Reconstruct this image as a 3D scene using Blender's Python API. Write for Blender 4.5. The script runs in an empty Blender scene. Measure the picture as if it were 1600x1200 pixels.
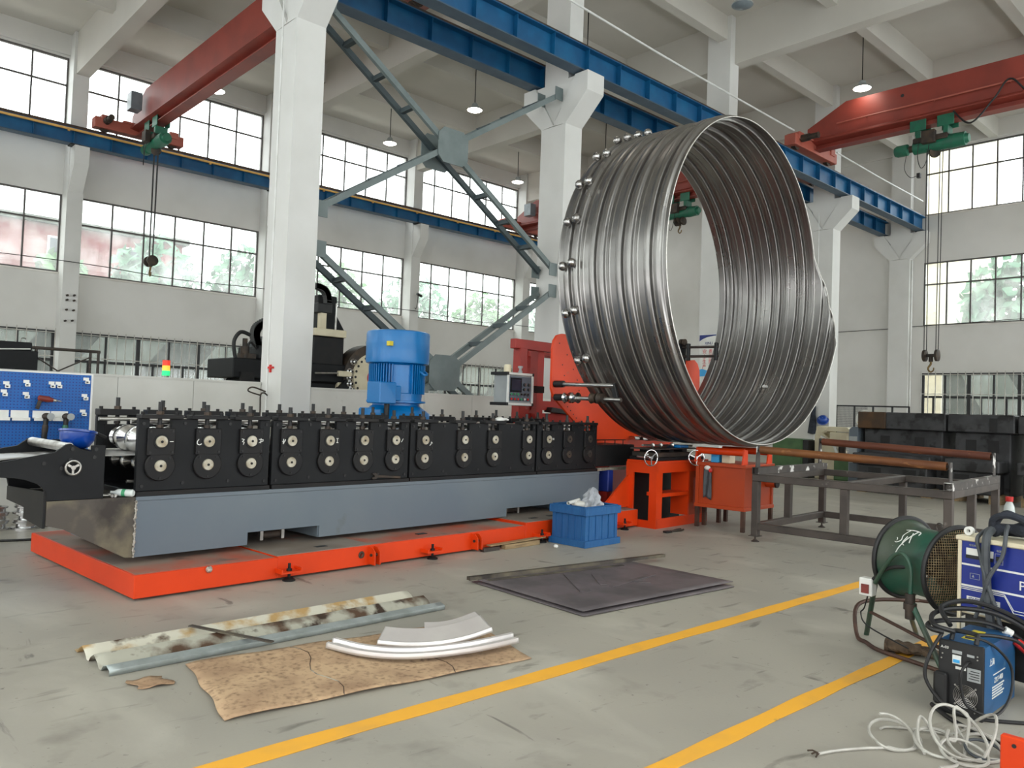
import bpy, bmesh, math, random
from mathutils import Vector, Matrix
from mathutils.geometry import tessellate_polygon
random.seed(7)
PI = math.pi
R = math.radians
SC = bpy.context.scene
COL = SC.collection

# ---------------------------------------------------------------- camera, sky, daylight, exposure
cam_d = bpy.data.cameras.new('camera')
cam_d.sensor_width = 36.0
cam_d.lens = 36.0 * 1235.75 / 1600.0
cam_d.clip_start, cam_d.clip_end = 0.05, 400
cam = bpy.data.objects.new('camera', cam_d)
COL.objects.link(cam)
yaw, pitch, roll = R(47.2523), R(1.79645), R(2.03664)
fwd = Vector((math.cos(pitch) * math.cos(yaw), math.cos(pitch) * math.sin(yaw), math.sin(pitch)))
rgt = Vector((math.sin(yaw), -math.cos(yaw), 0))
upv = rgt.cross(fwd)
r2 = math.cos(roll) * rgt + math.sin(roll) * upv
u2 = -math.sin(roll) * rgt + math.cos(roll) * upv
cam.matrix_world = Matrix(((r2.x, u2.x, -fwd.x, 0), (r2.y, u2.y, -fwd.y, 0), (r2.z, u2.z, -fwd.z, 1.55), (0, 0, 0, 1)))
SC.camera = cam

wd = bpy.data.worlds.new('overcast_sky')
SC.world = wd
wd.use_nodes = True
nt = wd.node_tree
bg = nt.nodes['Background']
tc = nt.nodes.new('ShaderNodeTexCoord')
sep = nt.nodes.new('ShaderNodeSeparateXYZ')
rmp = nt.nodes.new('ShaderNodeValToRGB')
rmp.color_ramp.elements[0].position = 0.0
rmp.color_ramp.elements[0].color = (0.80, 0.82, 0.84, 1)
rmp.color_ramp.elements[1].position = 0.6
rmp.color_ramp.elements[1].color = (1.0, 1.0, 1.0, 1)
nt.links.new(tc.outputs['Generated'], sep.inputs[0])
nt.links.new(sep.outputs['Z'], rmp.inputs[0])
nt.links.new(rmp.outputs[0], bg.inputs['Color'])
bg.inputs['Strength'].default_value = 6.0

def portal(name, loc, rot, sx, sy):
    """window opening marked for the renderer so the sky light comes in with less noise"""
    d = bpy.data.lights.new(name, 'AREA')
    d.shape = 'RECTANGLE'
    d.size, d.size_y = sx, sy
    d.cycles.is_portal = True
    o = bpy.data.objects.new(name, d)
    o.location, o.rotation_euler = loc, rot
    COL.objects.link(o)
# area lights shine along their local -Z
for z0, z1 in ((5.05, 7.3), (9.0, 11.3)):
    zc, h = (z0 + z1) / 2, z1 - z0
    portal('daylight_left', (12.0, 26.05, zc), (R(-90), 0, 0), 35.6, h)
    portal('daylight_right', (12.0, -3.55, zc), (R(90), 0, 0), 35.6, h)
    portal('daylight_end', (30.25, 3.6, zc), (0, R(90), 0), h, 14.4)
    portal('daylight_rear', (-6.35, 11.0, zc), (0, R(-90), 0), h, 28.4)
portal('daylight_left', (12.0, 26.05, 2.1), (R(-90), 0, 0), 35.6, 2.5)
portal('daylight_right', (12.0, -3.55, 2.1), (R(90), 0, 0), 35.6, 2.5)

SC.view_settings.view_transform = 'Standard'
SC.view_settings.look = 'None'
SC.view_settings.gamma = 1.0
SC.view_settings.use_curve_mapping = False
SC.view_settings.exposure = 0.0
SC.cycles.use_denoising = True
SC.cycles.max_bounces = 10
SC.cycles.diffuse_bounces = 6
SC.cycles.glossy_bounces = 4
SC.cycles.transparent_max_bounces = 12
SC.cycles.sample_clamp_indirect = 8.0
SC.cycles.caustics_reflective = False
SC.cycles.caustics_refractive = False

# ---------------------------------------------------------------- materials
def lin(c):
    return tuple(((x / 255) / 12.92 if x / 255 <= 0.04045 else ((x / 255 + 0.055) / 1.055) ** 2.4) for x in c) + (1,)

def pm(name, c1, rough=0.6, metal=0.0, c2=None, scale=4.0, lo=0.4, hi=0.65, bump=0.0, bscale=60.0, rvar=0.0,
       stretch=None, c3=None, s3=20.0, lo3=0.6, hi3=0.7, spec=0.5, coat=0.0, detail=6.0):
    """procedural painted / worn surface: base colour, broad blotches of c2, small marks of c3, fine bump"""
    m = bpy.data.materials.new(name)
    m.use_nodes = True
    t = m.node_tree
    b = t.nodes['Principled BSDF']
    b.inputs['Base Color'].default_value = lin(c1)
    b.inputs['Roughness'].default_value = rough
    b.inputs['Metallic'].default_value = metal
    b.inputs['Specular IOR Level'].default_value = spec
    b.inputs['Coat Weight'].default_value = coat
    co = t.nodes.new('ShaderNodeTexCoord')
    mp = t.nodes.new('ShaderNodeMapping')
    if stretch:
        mp.inputs['Scale'].default_value = stretch
    t.links.new(co.outputs['Object'], mp.inputs[0])
    last = None
    def layer(col, sc, a, z, prev, seed):
        n = t.nodes.new('ShaderNodeTexNoise')
        n.inputs['Scale'].default_value = sc
        n.inputs['Detail'].default_value = detail
        n.noise_dimensions = '4D'
        n.inputs['W'].default_value = seed
        t.links.new(mp.outputs[0], n.inputs['Vector'])
        rp = t.nodes.new('ShaderNodeMapRange')
        rp.inputs['From Min'].default_value, rp.inputs['From Max'].default_value = a, z
        t.links.new(n.outputs[0], rp.inputs['Value'])
        mx = t.nodes.new('ShaderNodeMix')
        mx.data_type = 'RGBA'
        t.links.new(rp.outputs[0], mx.inputs['Factor'])
        if prev is None:
            mx.inputs['A'].default_value = lin(c1)
        else:
            t.links.new(prev, mx.inputs['A'])
        mx.inputs['B'].default_value = lin(col)
        return mx.outputs['Result'], rp.outputs[0]
    if c2:
        last, fac = layer(c2, scale, lo, hi, None, 1.3)
        if rvar:
            rr = t.nodes.new('ShaderNodeMapRange')
            rr.inputs['To Min'].default_value, rr.inputs['To Max'].default_value = rough, min(1, max(0.03, rough + rvar))
            t.links.new(fac, rr.inputs['Value'])
            t.links.new(rr.outputs[0], b.inputs['Roughness'])
    if c3:
        last, _ = layer(c3, s3, lo3, hi3, last, 7.7)
    if last:
        t.links.new(last, b.inputs['Base Color'])
    if bump:
        n = t.nodes.new('ShaderNodeTexNoise')
        n.inputs['Scale'].default_value = bscale
        n.inputs['Detail'].default_value = 4
        t.links.new(mp.outputs[0], n.inputs['Vector'])
        bp = t.nodes.new('ShaderNodeBump')
        bp.inputs['Strength'].default_value = bump
        bp.inputs['Distance'].default_value = 0.02
        t.links.new(n.outputs[0], bp.inputs['Height'])
        t.links.new(bp.outputs[0], b.inputs['Normal'])
    return m

def glow(name, col, strength):
    m = bpy.data.materials.new(name)
    m.use_nodes = True
    b = m.node_tree.nodes['Principled BSDF']
    b.inputs['Base Color'].default_value = lin(col)
    b.inputs['Emission Color'].default_value = lin(col)
    b.inputs['Emission Strength'].default_value = strength
    return m

def glass_mat(name, dirt_lo, dirt_hi, tint):
    """window pane: see-through, a little mirror, and a film of dust that scatters the daylight"""
    m = bpy.data.materials.new(name)
    m.use_nodes = True
    t = m.node_tree
    t.nodes.remove(t.nodes['Principled BSDF'])
    out = t.nodes['Material Output']
    tr = t.nodes.new('ShaderNodeBsdfTransparent')
    tr.inputs[0].default_value = tint
    tl = t.nodes.new('ShaderNodeBsdfTranslucent')
    tl.inputs[0].default_value = (0.92, 0.95, 0.93, 1)
    gl = t.nodes.new('ShaderNodeBsdfGlossy')
    gl.inputs['Roughness'].default_value = 0.08
    co = t.nodes.new('ShaderNodeTexCoord')
    n = t.nodes.new('ShaderNodeTexNoise')
    n.inputs['Scale'].default_value = 1.6
    n.inputs['Detail'].default_value = 5
    t.links.new(co.outputs['Object'], n.inputs['Vector'])
    mr = t.nodes.new('ShaderNodeMapRange')
    mr.inputs['From Min'].default_value, mr.inputs['From Max'].default_value = 0.35, 0.7
    mr.inputs['To Min'].default_value, mr.inputs['To Max'].default_value = dirt_lo, dirt_hi
    t.links.new(n.outputs[0], mr.inputs['Value'])
    a = t.nodes.new('ShaderNodeMixShader')
    t.links.new(mr.outputs[0], a.inputs[0])
    t.links.new(tr.outputs[0], a.inputs[1])
    t.links.new(tl.outputs[0], a.inputs[2])
    b = t.nodes.new('ShaderNodeMixShader')
    b.inputs[0].default_value = 0.05
    t.links.new(a.outputs[0], b.inputs[1])
    t.links.new(gl.outputs[0], b.inputs[2])
    t.links.new(b.outputs[0], out.inputs['Surface'])
    return m

M = {}
M['wall'] = pm('wall_paint', (218, 216, 212), 0.8, c2=(208, 206, 201), scale=0.6, bump=0.05, bscale=30)
M['column'] = pm('column_paint', (214, 213, 210), 0.65, c2=(205, 204, 200), scale=0.9, c3=(186, 178, 168), s3=3.0, lo3=0.68, hi3=0.8)
M['ceiling'] = pm('ceiling_paint', (200, 196, 188), 0.9, c2=(190, 186, 178), scale=0.4)
M['panel'] = pm('sandwich_panel', (205, 203, 196), 0.5, c2=(192, 190, 182), scale=1.2, c3=(172, 168, 158), s3=4, lo3=0.66, hi3=0.8)
M['floor'] = pm('concrete_floor', (166, 161, 149), 0.55, c2=(150, 146, 136), scale=0.7, lo=0.38, hi=0.68, rvar=-0.15, c3=(118, 113, 104), s3=2.6, lo3=0.58, hi3=0.8, bump=0.04, bscale=50, detail=12, spec=0.35)
fm = M['floor'].node_tree
fb = fm.nodes['Principled BSDF']
src = fb.inputs['Base Color'].links[0].from_socket
tco = fm.nodes.new('ShaderNodeTexCoord')
for (sc, stretch, a, z, col, seed, rotz) in ((7.0, (0.35, 1.5, 1), 0.62, 0.72, (104, 100, 92), 3.0, 0.4), (26.0, (1, 1, 1), 0.66, 0.74, (86, 82, 76), 9.0, 0.0), (1.3, (1, 0.6, 1), 0.56, 0.78, (190, 186, 174), 5.0, 0.8), (5.0, (1.2, 0.25, 1), 0.66, 0.7, (92, 88, 82), 12.0, -0.5)):
    mp = fm.nodes.new('ShaderNodeMapping')
    mp.inputs['Scale'].default_value = stretch
    mp.inputs['Rotation'].default_value = (0, 0, rotz)
    fm.links.new(tco.outputs['Object'], mp.inputs[0])
    n = fm.nodes.new('ShaderNodeTexNoise')
    n.noise_dimensions = '4D'
    n.inputs['W'].default_value = seed
    n.inputs['Scale'].default_value = sc
    n.inputs['Detail'].default_value = 8
    n.inputs['Distortion'].default_value = 0.6
    fm.links.new(mp.outputs[0], n.inputs['Vector'])
    mr = fm.nodes.new('ShaderNodeMapRange')
    mr.inputs['From Min'].default_value, mr.inputs['From Max'].default_value = a, z
    mr.inputs['To Max'].default_value = 0.75
    fm.links.new(n.outputs[0], mr.inputs['Value'])
    mx = fm.nodes.new('ShaderNodeMix')
    mx.data_type = 'RGBA'
    fm.links.new(mr.outputs[0], mx.inputs['Factor'])
    fm.links.new(src, mx.inputs['A'])
    mx.inputs['B'].default_value = lin(col)
    src = mx.outputs['Result']
fm.links.new(src, fb.inputs['Base Color'])
M['yellow'] = pm('floor_paint_yellow', (236, 172, 52), 0.6, c2=(214, 160, 70), scale=3, lo=0.5, hi=0.75, c3=(150, 130, 90), s3=9, lo3=0.68, hi3=0.75)
M['girder'] = pm('girder_blue', (4, 76, 120), 0.5, c2=(10, 92, 136), scale=2.5, c3=(90, 118, 140), s3=1.6, lo3=0.68, hi3=0.85)
M['girder_dark'] = pm('flange_slate', (58, 78, 96), 0.5, c2=(70, 88, 104), scale=3)
M['rail'] = pm('rail_steel', (70, 62, 58), 0.5, 0.6, c2=(95, 70, 55), scale=6)
M['busbar'] = pm('busbar_yellow', (226, 178, 96), 0.5, c2=(206, 160, 90), scale=5)
M['crane'] = pm('crane_red', (142, 58, 46), 0.5, c2=(126, 52, 42), scale=1.6, c3=(190, 140, 130), s3=14, lo3=0.72, hi3=0.8)
M['crane_pale'] = pm('crane_red_faded', (176, 96, 80), 0.5, c2=(160, 82, 68), scale=2)
M['hoist'] = pm('hoist_green', (28, 104, 78), 0.45, c2=(40, 92, 74), scale=6, c3=(40, 50, 46), s3=12, lo3=0.6, hi3=0.72)
M['grime'] = pm('greasy_steel', (52, 46, 42), 0.6, 0.3, c2=(74, 60, 48), scale=7)
M['black'] = pm('black_rubber', (17, 17, 18), 0.55, c2=(25, 25, 26), scale=8)
M['dark'] = pm('machine_black', (25, 26, 28), 0.55, c2=(19, 20, 22), scale=3, c3=(44, 44, 44), s3=9, lo3=0.68, hi3=0.78, bump=0.02, spec=0.22)
M['dark2'] = pm('bearing_black', (20, 20, 22), 0.5, c2=(28, 26, 25), scale=6, spec=0.25)
M['bed'] = pm('bed_grey_paint', (96, 106, 116), 0.42, c2=(104, 113, 120), scale=1.0, c3=(88, 90, 86), s3=3, lo3=0.66, hi3=0.78, spec=0.4)
M['rawplate'] = pm('unpainted_plate', (78, 72, 66), 0.55, 0.3, c2=(116, 108, 88), scale=4.5, lo=0.42, hi=0.66, c3=(54, 48, 44), s3=3.5, lo3=0.52, hi3=0.66)
M['weld'] = pm('weld_bead', (206, 200, 190), 0.4, 0.7, c2=(120, 112, 104), scale=60, bump=0.5, bscale=120)
M['orange'] = pm('signal_orange', (216, 62, 12), 0.4, c2=(204, 58, 12), scale=2, c3=(196, 74, 44), s3=7, lo3=0.7, hi3=0.8, spec=0.4)
M['orangetop'] = pm('orange_dusty', (176, 84, 58), 0.6, c2=(140, 124, 112), scale=1.6, lo=0.35, hi=0.55, c3=(110, 92, 84), s3=4)
M['dustplate'] = pm('dusty_plate', (136, 126, 116), 0.6, c2=(120, 108, 98), scale=3, c3=(168, 96, 70), s3=2, lo3=0.6, hi3=0.75)
M['redsteel'] = pm('red_steel', (156, 36, 24), 0.45, c2=(138, 32, 22), scale=3)
M['cabinet_orange'] = pm('cabinet_orange', (178, 66, 24), 0.45, c2=(160, 58, 24), scale=2, c3=(160, 90, 60), s3=5, lo3=0.66, hi3=0.8)
M['motor'] = pm('motor_blue', (0, 110, 176), 0.36, c2=(0, 102, 166), scale=3, coat=0.1)
M['pegboard'] = pm('pegboard_blue', (0, 90, 168), 0.5, c2=(0, 84, 158), scale=2)
M['steel'] = pm('bright_steel', (196, 194, 190), 0.28, 1.0, c2=(160, 156, 150), scale=8, rvar=0.2)
M['chrome'] = pm('chrome', (215, 215, 215), 0.12, 1.0, c2=(190, 190, 190), scale=6, rvar=0.15)
M['ivory'] = pm('shaft_end', (182, 177, 162), 0.42, 0.4, c2=(150, 138, 116), scale=14, rvar=0.2)
M['sheet'] = pm('steel_strip', (196, 194, 192), 0.35, 0.75, c2=(182, 180, 178), scale=2)
M['white'] = pm('white_plastic', (226, 226, 222), 0.45, c2=(212, 212, 206), scale=5)
M['grey'] = pm('grey_enamel', (158, 162, 162), 0.4, c2=(146, 150, 150), scale=4)
M['rawtube'] = pm('raw_tube', (80, 72, 67), 0.5, 0.4, c2=(62, 56, 52), scale=4, c3=(120, 114, 108), s3=12, lo3=0.66, hi3=0.78)
M['scuffed'] = pm('scuffed_tube', (78, 72, 68), 0.5, 0.4, c2=(56, 52, 50), scale=5, c3=(222, 220, 216), s3=7, lo3=0.56, hi3=0.62)
M['rustpipe'] = pm('rusty_pipe', (122, 76, 38), 0.62, 0.2, c2=(92, 52, 30), scale=5, stretch=(1, 0.35, 1), c3=(170, 118, 72), s3=16, lo3=0.62, hi3=0.74)
M['rustpipe2'] = pm('rusty_pipe_red', (108, 60, 38), 0.65, 0.2, c2=(82, 44, 32), scale=5, stretch=(1, 0.35, 1), c3=(160, 100, 66), s3=16, lo3=0.62, hi3=0.74)
M['cast'] = pm('black_casting', (44, 44, 46), 0.6, c2=(62, 62, 64), scale=3.2, lo=0.42, hi=0.6, c3=(14, 14, 14), s3=4, lo3=0.55, hi3=0.64)
M['castrust'] = pm('rusty_casting', (82, 56, 30), 0.65, c2=(60, 44, 30), scale=4)
M['cream'] = pm('cream_enamel', (214, 204, 176), 0.45, c2=(200, 188, 160), scale=4)
M['greenmach'] = pm('green_enamel', (72, 104, 62), 0.5, c2=(62, 92, 56), scale=4)
M['crate'] = pm('crate_blue', (26, 84, 138), 0.55, c2=(34, 94, 148), scale=5, stretch=(6, 6, 0.8), c3=(80, 124, 162), s3=18, lo3=0.64, hi3=0.74)
M['wood'] = pm('plank_wood', (158, 134, 98), 0.75, c2=(120, 100, 74), scale=5, stretch=(1, 8, 8))
M['plate'] = pm('mill_plate', (116, 108, 110), 0.45, 0.35, c2=(92, 86, 88), scale=1.8, lo=0.42, hi=0.62, rvar=0.2, c3=(120, 112, 108), s3=5, lo3=0.66, hi3=0.78)
M['galv'] = pm('galvanised', (178, 186, 186), 0.42, 0.55, c2=(158, 166, 164), scale=9, bump=0.03)
M['galvrust'] = pm('galvanised_stained', (206, 202, 186), 0.55, 0.25, c2=(180, 148, 98), scale=5, lo=0.48, hi=0.6, c3=(84, 66, 52), s3=3.2, lo3=0.58, hi3=0.63)
M['galvdark'] = pm('galvanised_dark_stain', (178, 176, 162), 0.55, 0.3, c2=(88, 66, 50), scale=3.2, lo=0.46, hi=0.56, c3=(62, 48, 38), s3=7, lo3=0.56, hi3=0.64)
M['brownsheet'] = pm('stained_board', (190, 160, 126), 0.75, c2=(158, 128, 100), scale=3.5, lo=0.4, hi=0.62, c3=(124, 98, 74), s3=34, lo3=0.5, hi3=0.72, bump=0.06, bscale=25, detail=9)
M['offcut'] = pm('bright_offcut', (230, 226, 222), 0.28, 0.6, c2=(214, 208, 206), scale=3, rvar=0.15)
M['fangreen'] = pm('fan_green', (22, 80, 62), 0.5, c2=(58, 68, 54), scale=3.0, lo=0.4, hi=0.62, c3=(26, 40, 36), s3=6, lo3=0.58, hi3=0.72)
M['fanmesh'] = pm('guard_wire', (150, 132, 100), 0.55, 0.4, c2=(110, 92, 70), scale=20)
M['brownframe'] = pm('brown_frame', (72, 52, 44), 0.55, 0.3, c2=(92, 66, 54), scale=8)
M['plasmablue'] = pm('plasma_blue', (12, 38, 128), 0.45, c2=(10, 34, 118), scale=4)
M['weldblue'] = pm('welder_blue', (40, 92, 138), 0.42, c2=(34, 80, 122), scale=4, c3=(90, 128, 158), s3=8, lo3=0.66, hi3=0.76)
M['hosegrey'] = pm('grey_hose', (72, 76, 80), 0.6, c2=(60, 64, 68), scale=12)
M['cloth'] = pm('black_cloth', (30, 34, 42), 0.9, c2=(44, 48, 58), scale=14, bump=0.3, bscale=60)
M['whitecable'] = pm('white_cable', (176, 174, 166), 0.5, c2=(150, 146, 138), scale=12)
M['rag'] = pm('brown_rag', (98, 80, 62), 0.9, c2=(62, 50, 40), scale=14, bump=0.5, bscale=50)
M['red'] = pm('red_plastic', (206, 44, 40), 0.4, c2=(186, 40, 36), scale=6)
M['redbrown'] = pm('drill_red', (128, 46, 36), 0.45, c2=(104, 40, 34), scale=8)
M['yellowlabel'] = pm('yellow_label', (222, 204, 60), 0.5, c2=(206, 186, 50), scale=6)
M['navy'] = pm('navy_panel', (24, 42, 120), 0.5, c2=(20, 36, 104), scale=4)
M['skyblue'] = pm('sky_blue_print', (60, 164, 222), 0.5, c2=(50, 150, 212), scale=4)
M['screen'] = pm('dark_screen', (42, 48, 60), 0.2, c2=(50, 56, 70), scale=6)
M['brace'] = pm('brace_grey', (112, 122, 122), 0.5, c2=(96, 108, 108), scale=3)
M['brace_dark'] = pm('brace_dark', (62, 74, 78), 0.5, c2=(54, 64, 68), scale=3)
M['frame'] = pm('window_frame', (92, 88, 86), 0.5, c2=(80, 76, 74), scale=4)
M['frame_white'] = pm('window_sill_paint', (222, 218, 212), 0.6, c2=(206, 200, 192), scale=2)
M['frame_dark'] = pm('dark_frame', (40, 40, 42), 0.5, c2=(50, 50, 52), scale=4)
M['bars'] = pm('bar_steel', (196, 194, 188), 0.5, c2=(176, 172, 164), scale=6)
M['glass'] = glass_mat('dusty_glass', 0.09, 0.22, (0.93, 0.97, 0.95, 1))
M['glass_clear'] = glass_mat('pane_glass', 0.03, 0.08, (0.95, 0.98, 0.97, 1))
M['lamp'] = glow('lamp_glow', (255, 246, 232), 18.0)
M['lampoff'] = pm('lamp_glass', (120, 130, 136), 0.25, c2=(104, 114, 120), scale=4)
M['led_red'] = glow('led_red', (230, 60, 40), 0.6)
M['led_amber'] = glow('led_amber', (255, 170, 60), 1.2)
M['led_green'] = glow('led_green', (40, 230, 120), 1.2)
M['brick'] = pm('red_brick', (112, 30, 34), 0.8, c2=(100, 26, 30), scale=0.8, c3=(150, 100, 98), s3=3.0, lo3=0.66, hi3=0.74)
M['leaf'] = pm('leaves', (58, 98, 52), 0.8, c2=(80, 118, 68), scale=1.2, c3=(40, 74, 42), s3=3)
M['leaf2'] = pm('leaves_blue', (56, 100, 76), 0.8, c2=(78, 122, 92), scale=1.2, c3=(40, 76, 58), s3=3)
M['bark'] = pm('bark', (88, 74, 60), 0.9, c2=(70, 58, 48), scale=6)
M['asphalt'] = pm('yard_ground', (92, 92, 88), 0.9, c2=(80, 82, 78), scale=0.5)
M['shed'] = pm('shed_grey', (74, 80, 74), 0.7, c2=(60, 66, 60), scale=0.6)
M['shed_pale'] = pm('shed_pale', (128, 134, 126), 0.7, c2=(110, 118, 110), scale=0.6)
M['bottle'] = pm('bottle_plastic', (216, 222, 220), 0.25, c2=(200, 208, 206), scale=6)
M['label_green'] = pm('bottle_label', (70, 160, 110), 0.5, c2=(60, 140, 100), scale=6)
M['helmet'] = pm('helmet_blue', (6, 62, 150), 0.3, c2=(6, 54, 132), scale=4, coat=0.3)
M['bag'] = pm('clear_bag', (176, 178, 184), 0.3, c2=(140, 144, 150), scale=9, bump=0.4, bscale=18)
M['rope'] = pm('wire_rope', (64, 62, 62), 0.5, 0.4, c2=(48, 46, 46), scale=30)
M['hook'] = pm('hook_yellowed', (128, 104, 60), 0.5, 0.3, c2=(86, 68, 44), scale=14)
M['conduit'] = pm('white_conduit', (226, 226, 224), 0.4, c2=(212, 212, 208), scale=4)
# the pipe: rolled steel, streaked along the strip
M['pipe'] = pm('corrugated_steel', (160, 157, 154), 0.27, 0.95, c2=(138, 135, 133), scale=1.4, lo=0.36, hi=0.66, rvar=0.10, c3=(122, 118, 115), s3=4, lo3=0.62, hi3=0.8)
M['pipe_edge'] = pm('cut_edge', (224, 220, 214), 0.4, 0.6, c2=(200, 196, 190), scale=20)
M['ball'] = pm('polished_ball', (190, 188, 186), 0.16, 1.0, c2=(150, 146, 144), scale=8, rvar=0.2)

# ---------------------------------------------------------------- mesh helpers
ORG = {}
CHILD = {}

def catmull(pts, k=6, closed=False):
    pts = [Vector(p) for p in pts]
    n = len(pts)
    out = []
    for i in range(n if closed else n - 1):
        if closed:
            a, b, c, d = pts[(i - 1) % n], pts[i], pts[(i + 1) % n], pts[(i + 2) % n]
        else:
            a, b, c, d = pts[max(i - 1, 0)], pts[i], pts[i + 1], pts[min(i + 2, n - 1)]
        for j in range(k):
            t = j / k
            out.append(0.5 * ((2 * b) + (c - a) * t + (2 * a - 5 * b + 4 * c - d) * t * t + (3 * b - a - 3 * c + d) * t ** 3))
    if not closed:
        out.append(pts[-1])
    return out

class MB:
    def __init__(self):
        self.bm = bmesh.new()
        self.mi = 0
    def _f(self, vs):
        try:
            f = self.bm.faces.new(vs)
            f.material_index = self.mi
            return f
        except ValueError:
            return None
    def box(self, x0, x1, y0, y1, z0, z1):
        v = [self.bm.verts.new((x, y, z)) for z in (z0, z1) for y in (y0, y1) for x in (x0, x1)]
        for q in ((0, 2, 3, 1), (4, 5, 7, 6), (0, 1, 5, 4), (2, 6, 7, 3), (0, 4, 6, 2), (1, 3, 7, 5)):
            self._f([v[i] for i in q])
        return self
    def bar(self, p, q, w, h, up=(0, 0, 1)):
        """rectangular bar from p to q, w across, h along up"""
        p, q = Vector(p), Vector(q)
        d = (q - p).normalized()
        up = Vector(up)
        s = d.cross(up).normalized()
        u = s.cross(d).normalized()
        v = []
        for c in (p, q):
            for a, b in ((-1, -1), (1, -1), (1, 1), (-1, 1)):
                v.append(self.bm.verts.new(c + s * (a * w / 2) + u * (b * h / 2)))
        self._f([v[3], v[2], v[1], v[0]])
        self._f(v[4:8])
        for i in range(4):
            j = (i + 1) % 4
            self._f([v[i], v[j], v[4 + j], v[4 + i]])
        return self
    def ring(self, c, s, u, r, n):
        return [self.bm.verts.new(c + s * (r * math.cos(2 * PI * i / n)) + u * (r * math.sin(2 * PI * i / n))) for i in range(n)]
    def lathe(self, prof, o, ax, n=24, caps=True):
        """prof: list of (radius, distance along ax)"""
        o, ax = Vector(o), Vector(ax).normalized()
        t = Vector((0, 0, 1)) if abs(ax.z) < 0.9 else Vector((1, 0, 0))
        s = ax.cross(t).normalized()
        u = ax.cross(s)
        rings = [self.ring(o + ax * h, s, u, max(r, 1e-4), n) for r, h in prof]
        for a, b in zip(rings, rings[1:]):
            for i in range(n):
                j = (i + 1) % n
                self._f([a[i], a[j], b[j], b[i]])
        if caps:
            self._f(rings[0][::-1])
            self._f(rings[-1])
        return self
    def cyl(self, p, q, r, r2=None, n=16):
        p, q = Vector(p), Vector(q)
        return self.lathe([(r, 0), (r if r2 is None else r2, (q - p).length)], p, q - p, n)
    def pipe(self, p, q, r, wall, n=20):
        p, q = Vector(p), Vector(q)
        L = (q - p).length
        return self.lathe([(r - wall, 0), (r, 0), (r, L), (r - wall, L), (r - wall, 0)], p, q - p, n, caps=False)
    def tube(self, pts, r, n=8, k=0, closed=False):
        if k:
            pts = catmull(pts, k, closed)
        pts = [Vector(p) for p in pts]
        m = len(pts)
        prev = None
        rings = []
        for i in range(m):
            if closed:
                d = pts[(i + 1) % m] - pts[i - 1]
            else:
                d = pts[min(i + 1, m - 1)] - pts[max(i - 1, 0)]
            if d.length < 1e-9:
                d = Vector((0, 0, 1))
            d.normalize()
            if prev is None:
                t = Vector((0, 0, 1)) if abs(d.z) < 0.9 else Vector((1, 0, 0))
                s = d.cross(t).normalized()
            else:
                s = (prev - d * prev.dot(d))
                s = s.normalized() if s.length > 1e-6 else d.orthogonal().normalized()
            prev = s
            rr = r(i / max(1, m - 1)) if callable(r) else r
            rings.append(self.ring(pts[i], s, d.cross(s), rr, n))
        pairs = list(zip(rings, rings[1:]))
        if closed:
            pairs.append((rings[-1], rings[0]))
        for a, b in pairs:
            for i in range(n):
                j = (i + 1) % n
                self._f([a[i], a[j], b[j], b[i]])
        if not closed:
            self._f(rings[0][::-1])
            self._f(rings[-1])
        return self
    def prism(self, poly, plane, d0, d1):
        """closed 2-D outline (may be concave) pushed from d0 to d1 along the missing axis"""
        def P(a, b, d):
            return {'xz': (a, d, b), 'yz': (d, a, b), 'xy': (a, b, d)}[plane]
        A = [self.bm.verts.new(P(a, b, d0)) for a, b in poly]
        B = [self.bm.verts.new(P(a, b, d1)) for a, b in poly]
        n = len(poly)
        if n == 4:
            self._f(A), self._f(B[::-1])
        else:
            for t3 in tessellate_polygon([[Vector((a, b, 0)) for a, b in poly]]):
                self._f([A[i] for i in t3]), self._f([B[i] for i in t3[::-1]])
        for i in range(n):
            j = (i + 1) % n
            self._f([A[j], A[i], B[i], B[j]])
        return self
    def sphere(self, c, r, sx=1, sy=1, sz=1, n=16, m=10):
        return self._sphere(Vector(c), r, sx, sy, sz, n, m)
    def _sphere(self, c, r, sx, sy, sz, n, m):
        rows = []
        for i in range(m + 1):
            th = PI * i / m
            if i in (0, m):
                rows.append([self.bm.verts.new(c + Vector((0, 0, r * sz * math.cos(th))))])
            else:
                rows.append([self.bm.verts.new(c + Vector((r * sx * math.sin(th) * math.cos(2 * PI * j / n), r * sy * math.sin(th) * math.sin(2 * PI * j / n), r * sz * math.cos(th)))) for j in range(n)])
        for i in range(m):
            a, b = rows[i], rows[i + 1]
            for j in range(n):
                k = (j + 1) % n
                if len(a) == 1:
                    self._f([a[0], b[j], b[k]])
                elif len(b) == 1:
                    self._f([a[j], b[0], a[k]])
                else:
                    self._f([a[j], b[j], b[k], a[k]])
        return self
    def grid(self, fn, nu, nv):
        vs = [[self.bm.verts.new(fn(i / nu, j / nv)) for j in range(nv + 1)] for i in range(nu + 1)]
        for i in range(nu):
            for j in range(nv):
                self._f([vs[i][j], vs[i + 1][j], vs[i + 1][j + 1], vs[i][j + 1]])
        return self
    def build(self, name, mat, parent=None, bevel=0.0, smooth=35, solid=0.0, seg=1, loc=None, fix=True):
        o = Vector((0, 0, 0))
        if parent is not None:
            o = ORG[parent.name]
        elif loc is not None:
            o = Vector(loc)
        if o.length:
            bmesh.ops.translate(self.bm, vec=-o, verts=self.bm.verts)
        if fix and not solid:
            bmesh.ops.recalc_face_normals(self.bm, faces=self.bm.faces)
        me = bpy.data.meshes.new(name)
        self.bm.to_mesh(me)
        self.bm.free()
        for m in (mat if isinstance(mat, (list, tuple)) else [mat]):
            me.materials.append(M[m])
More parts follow.
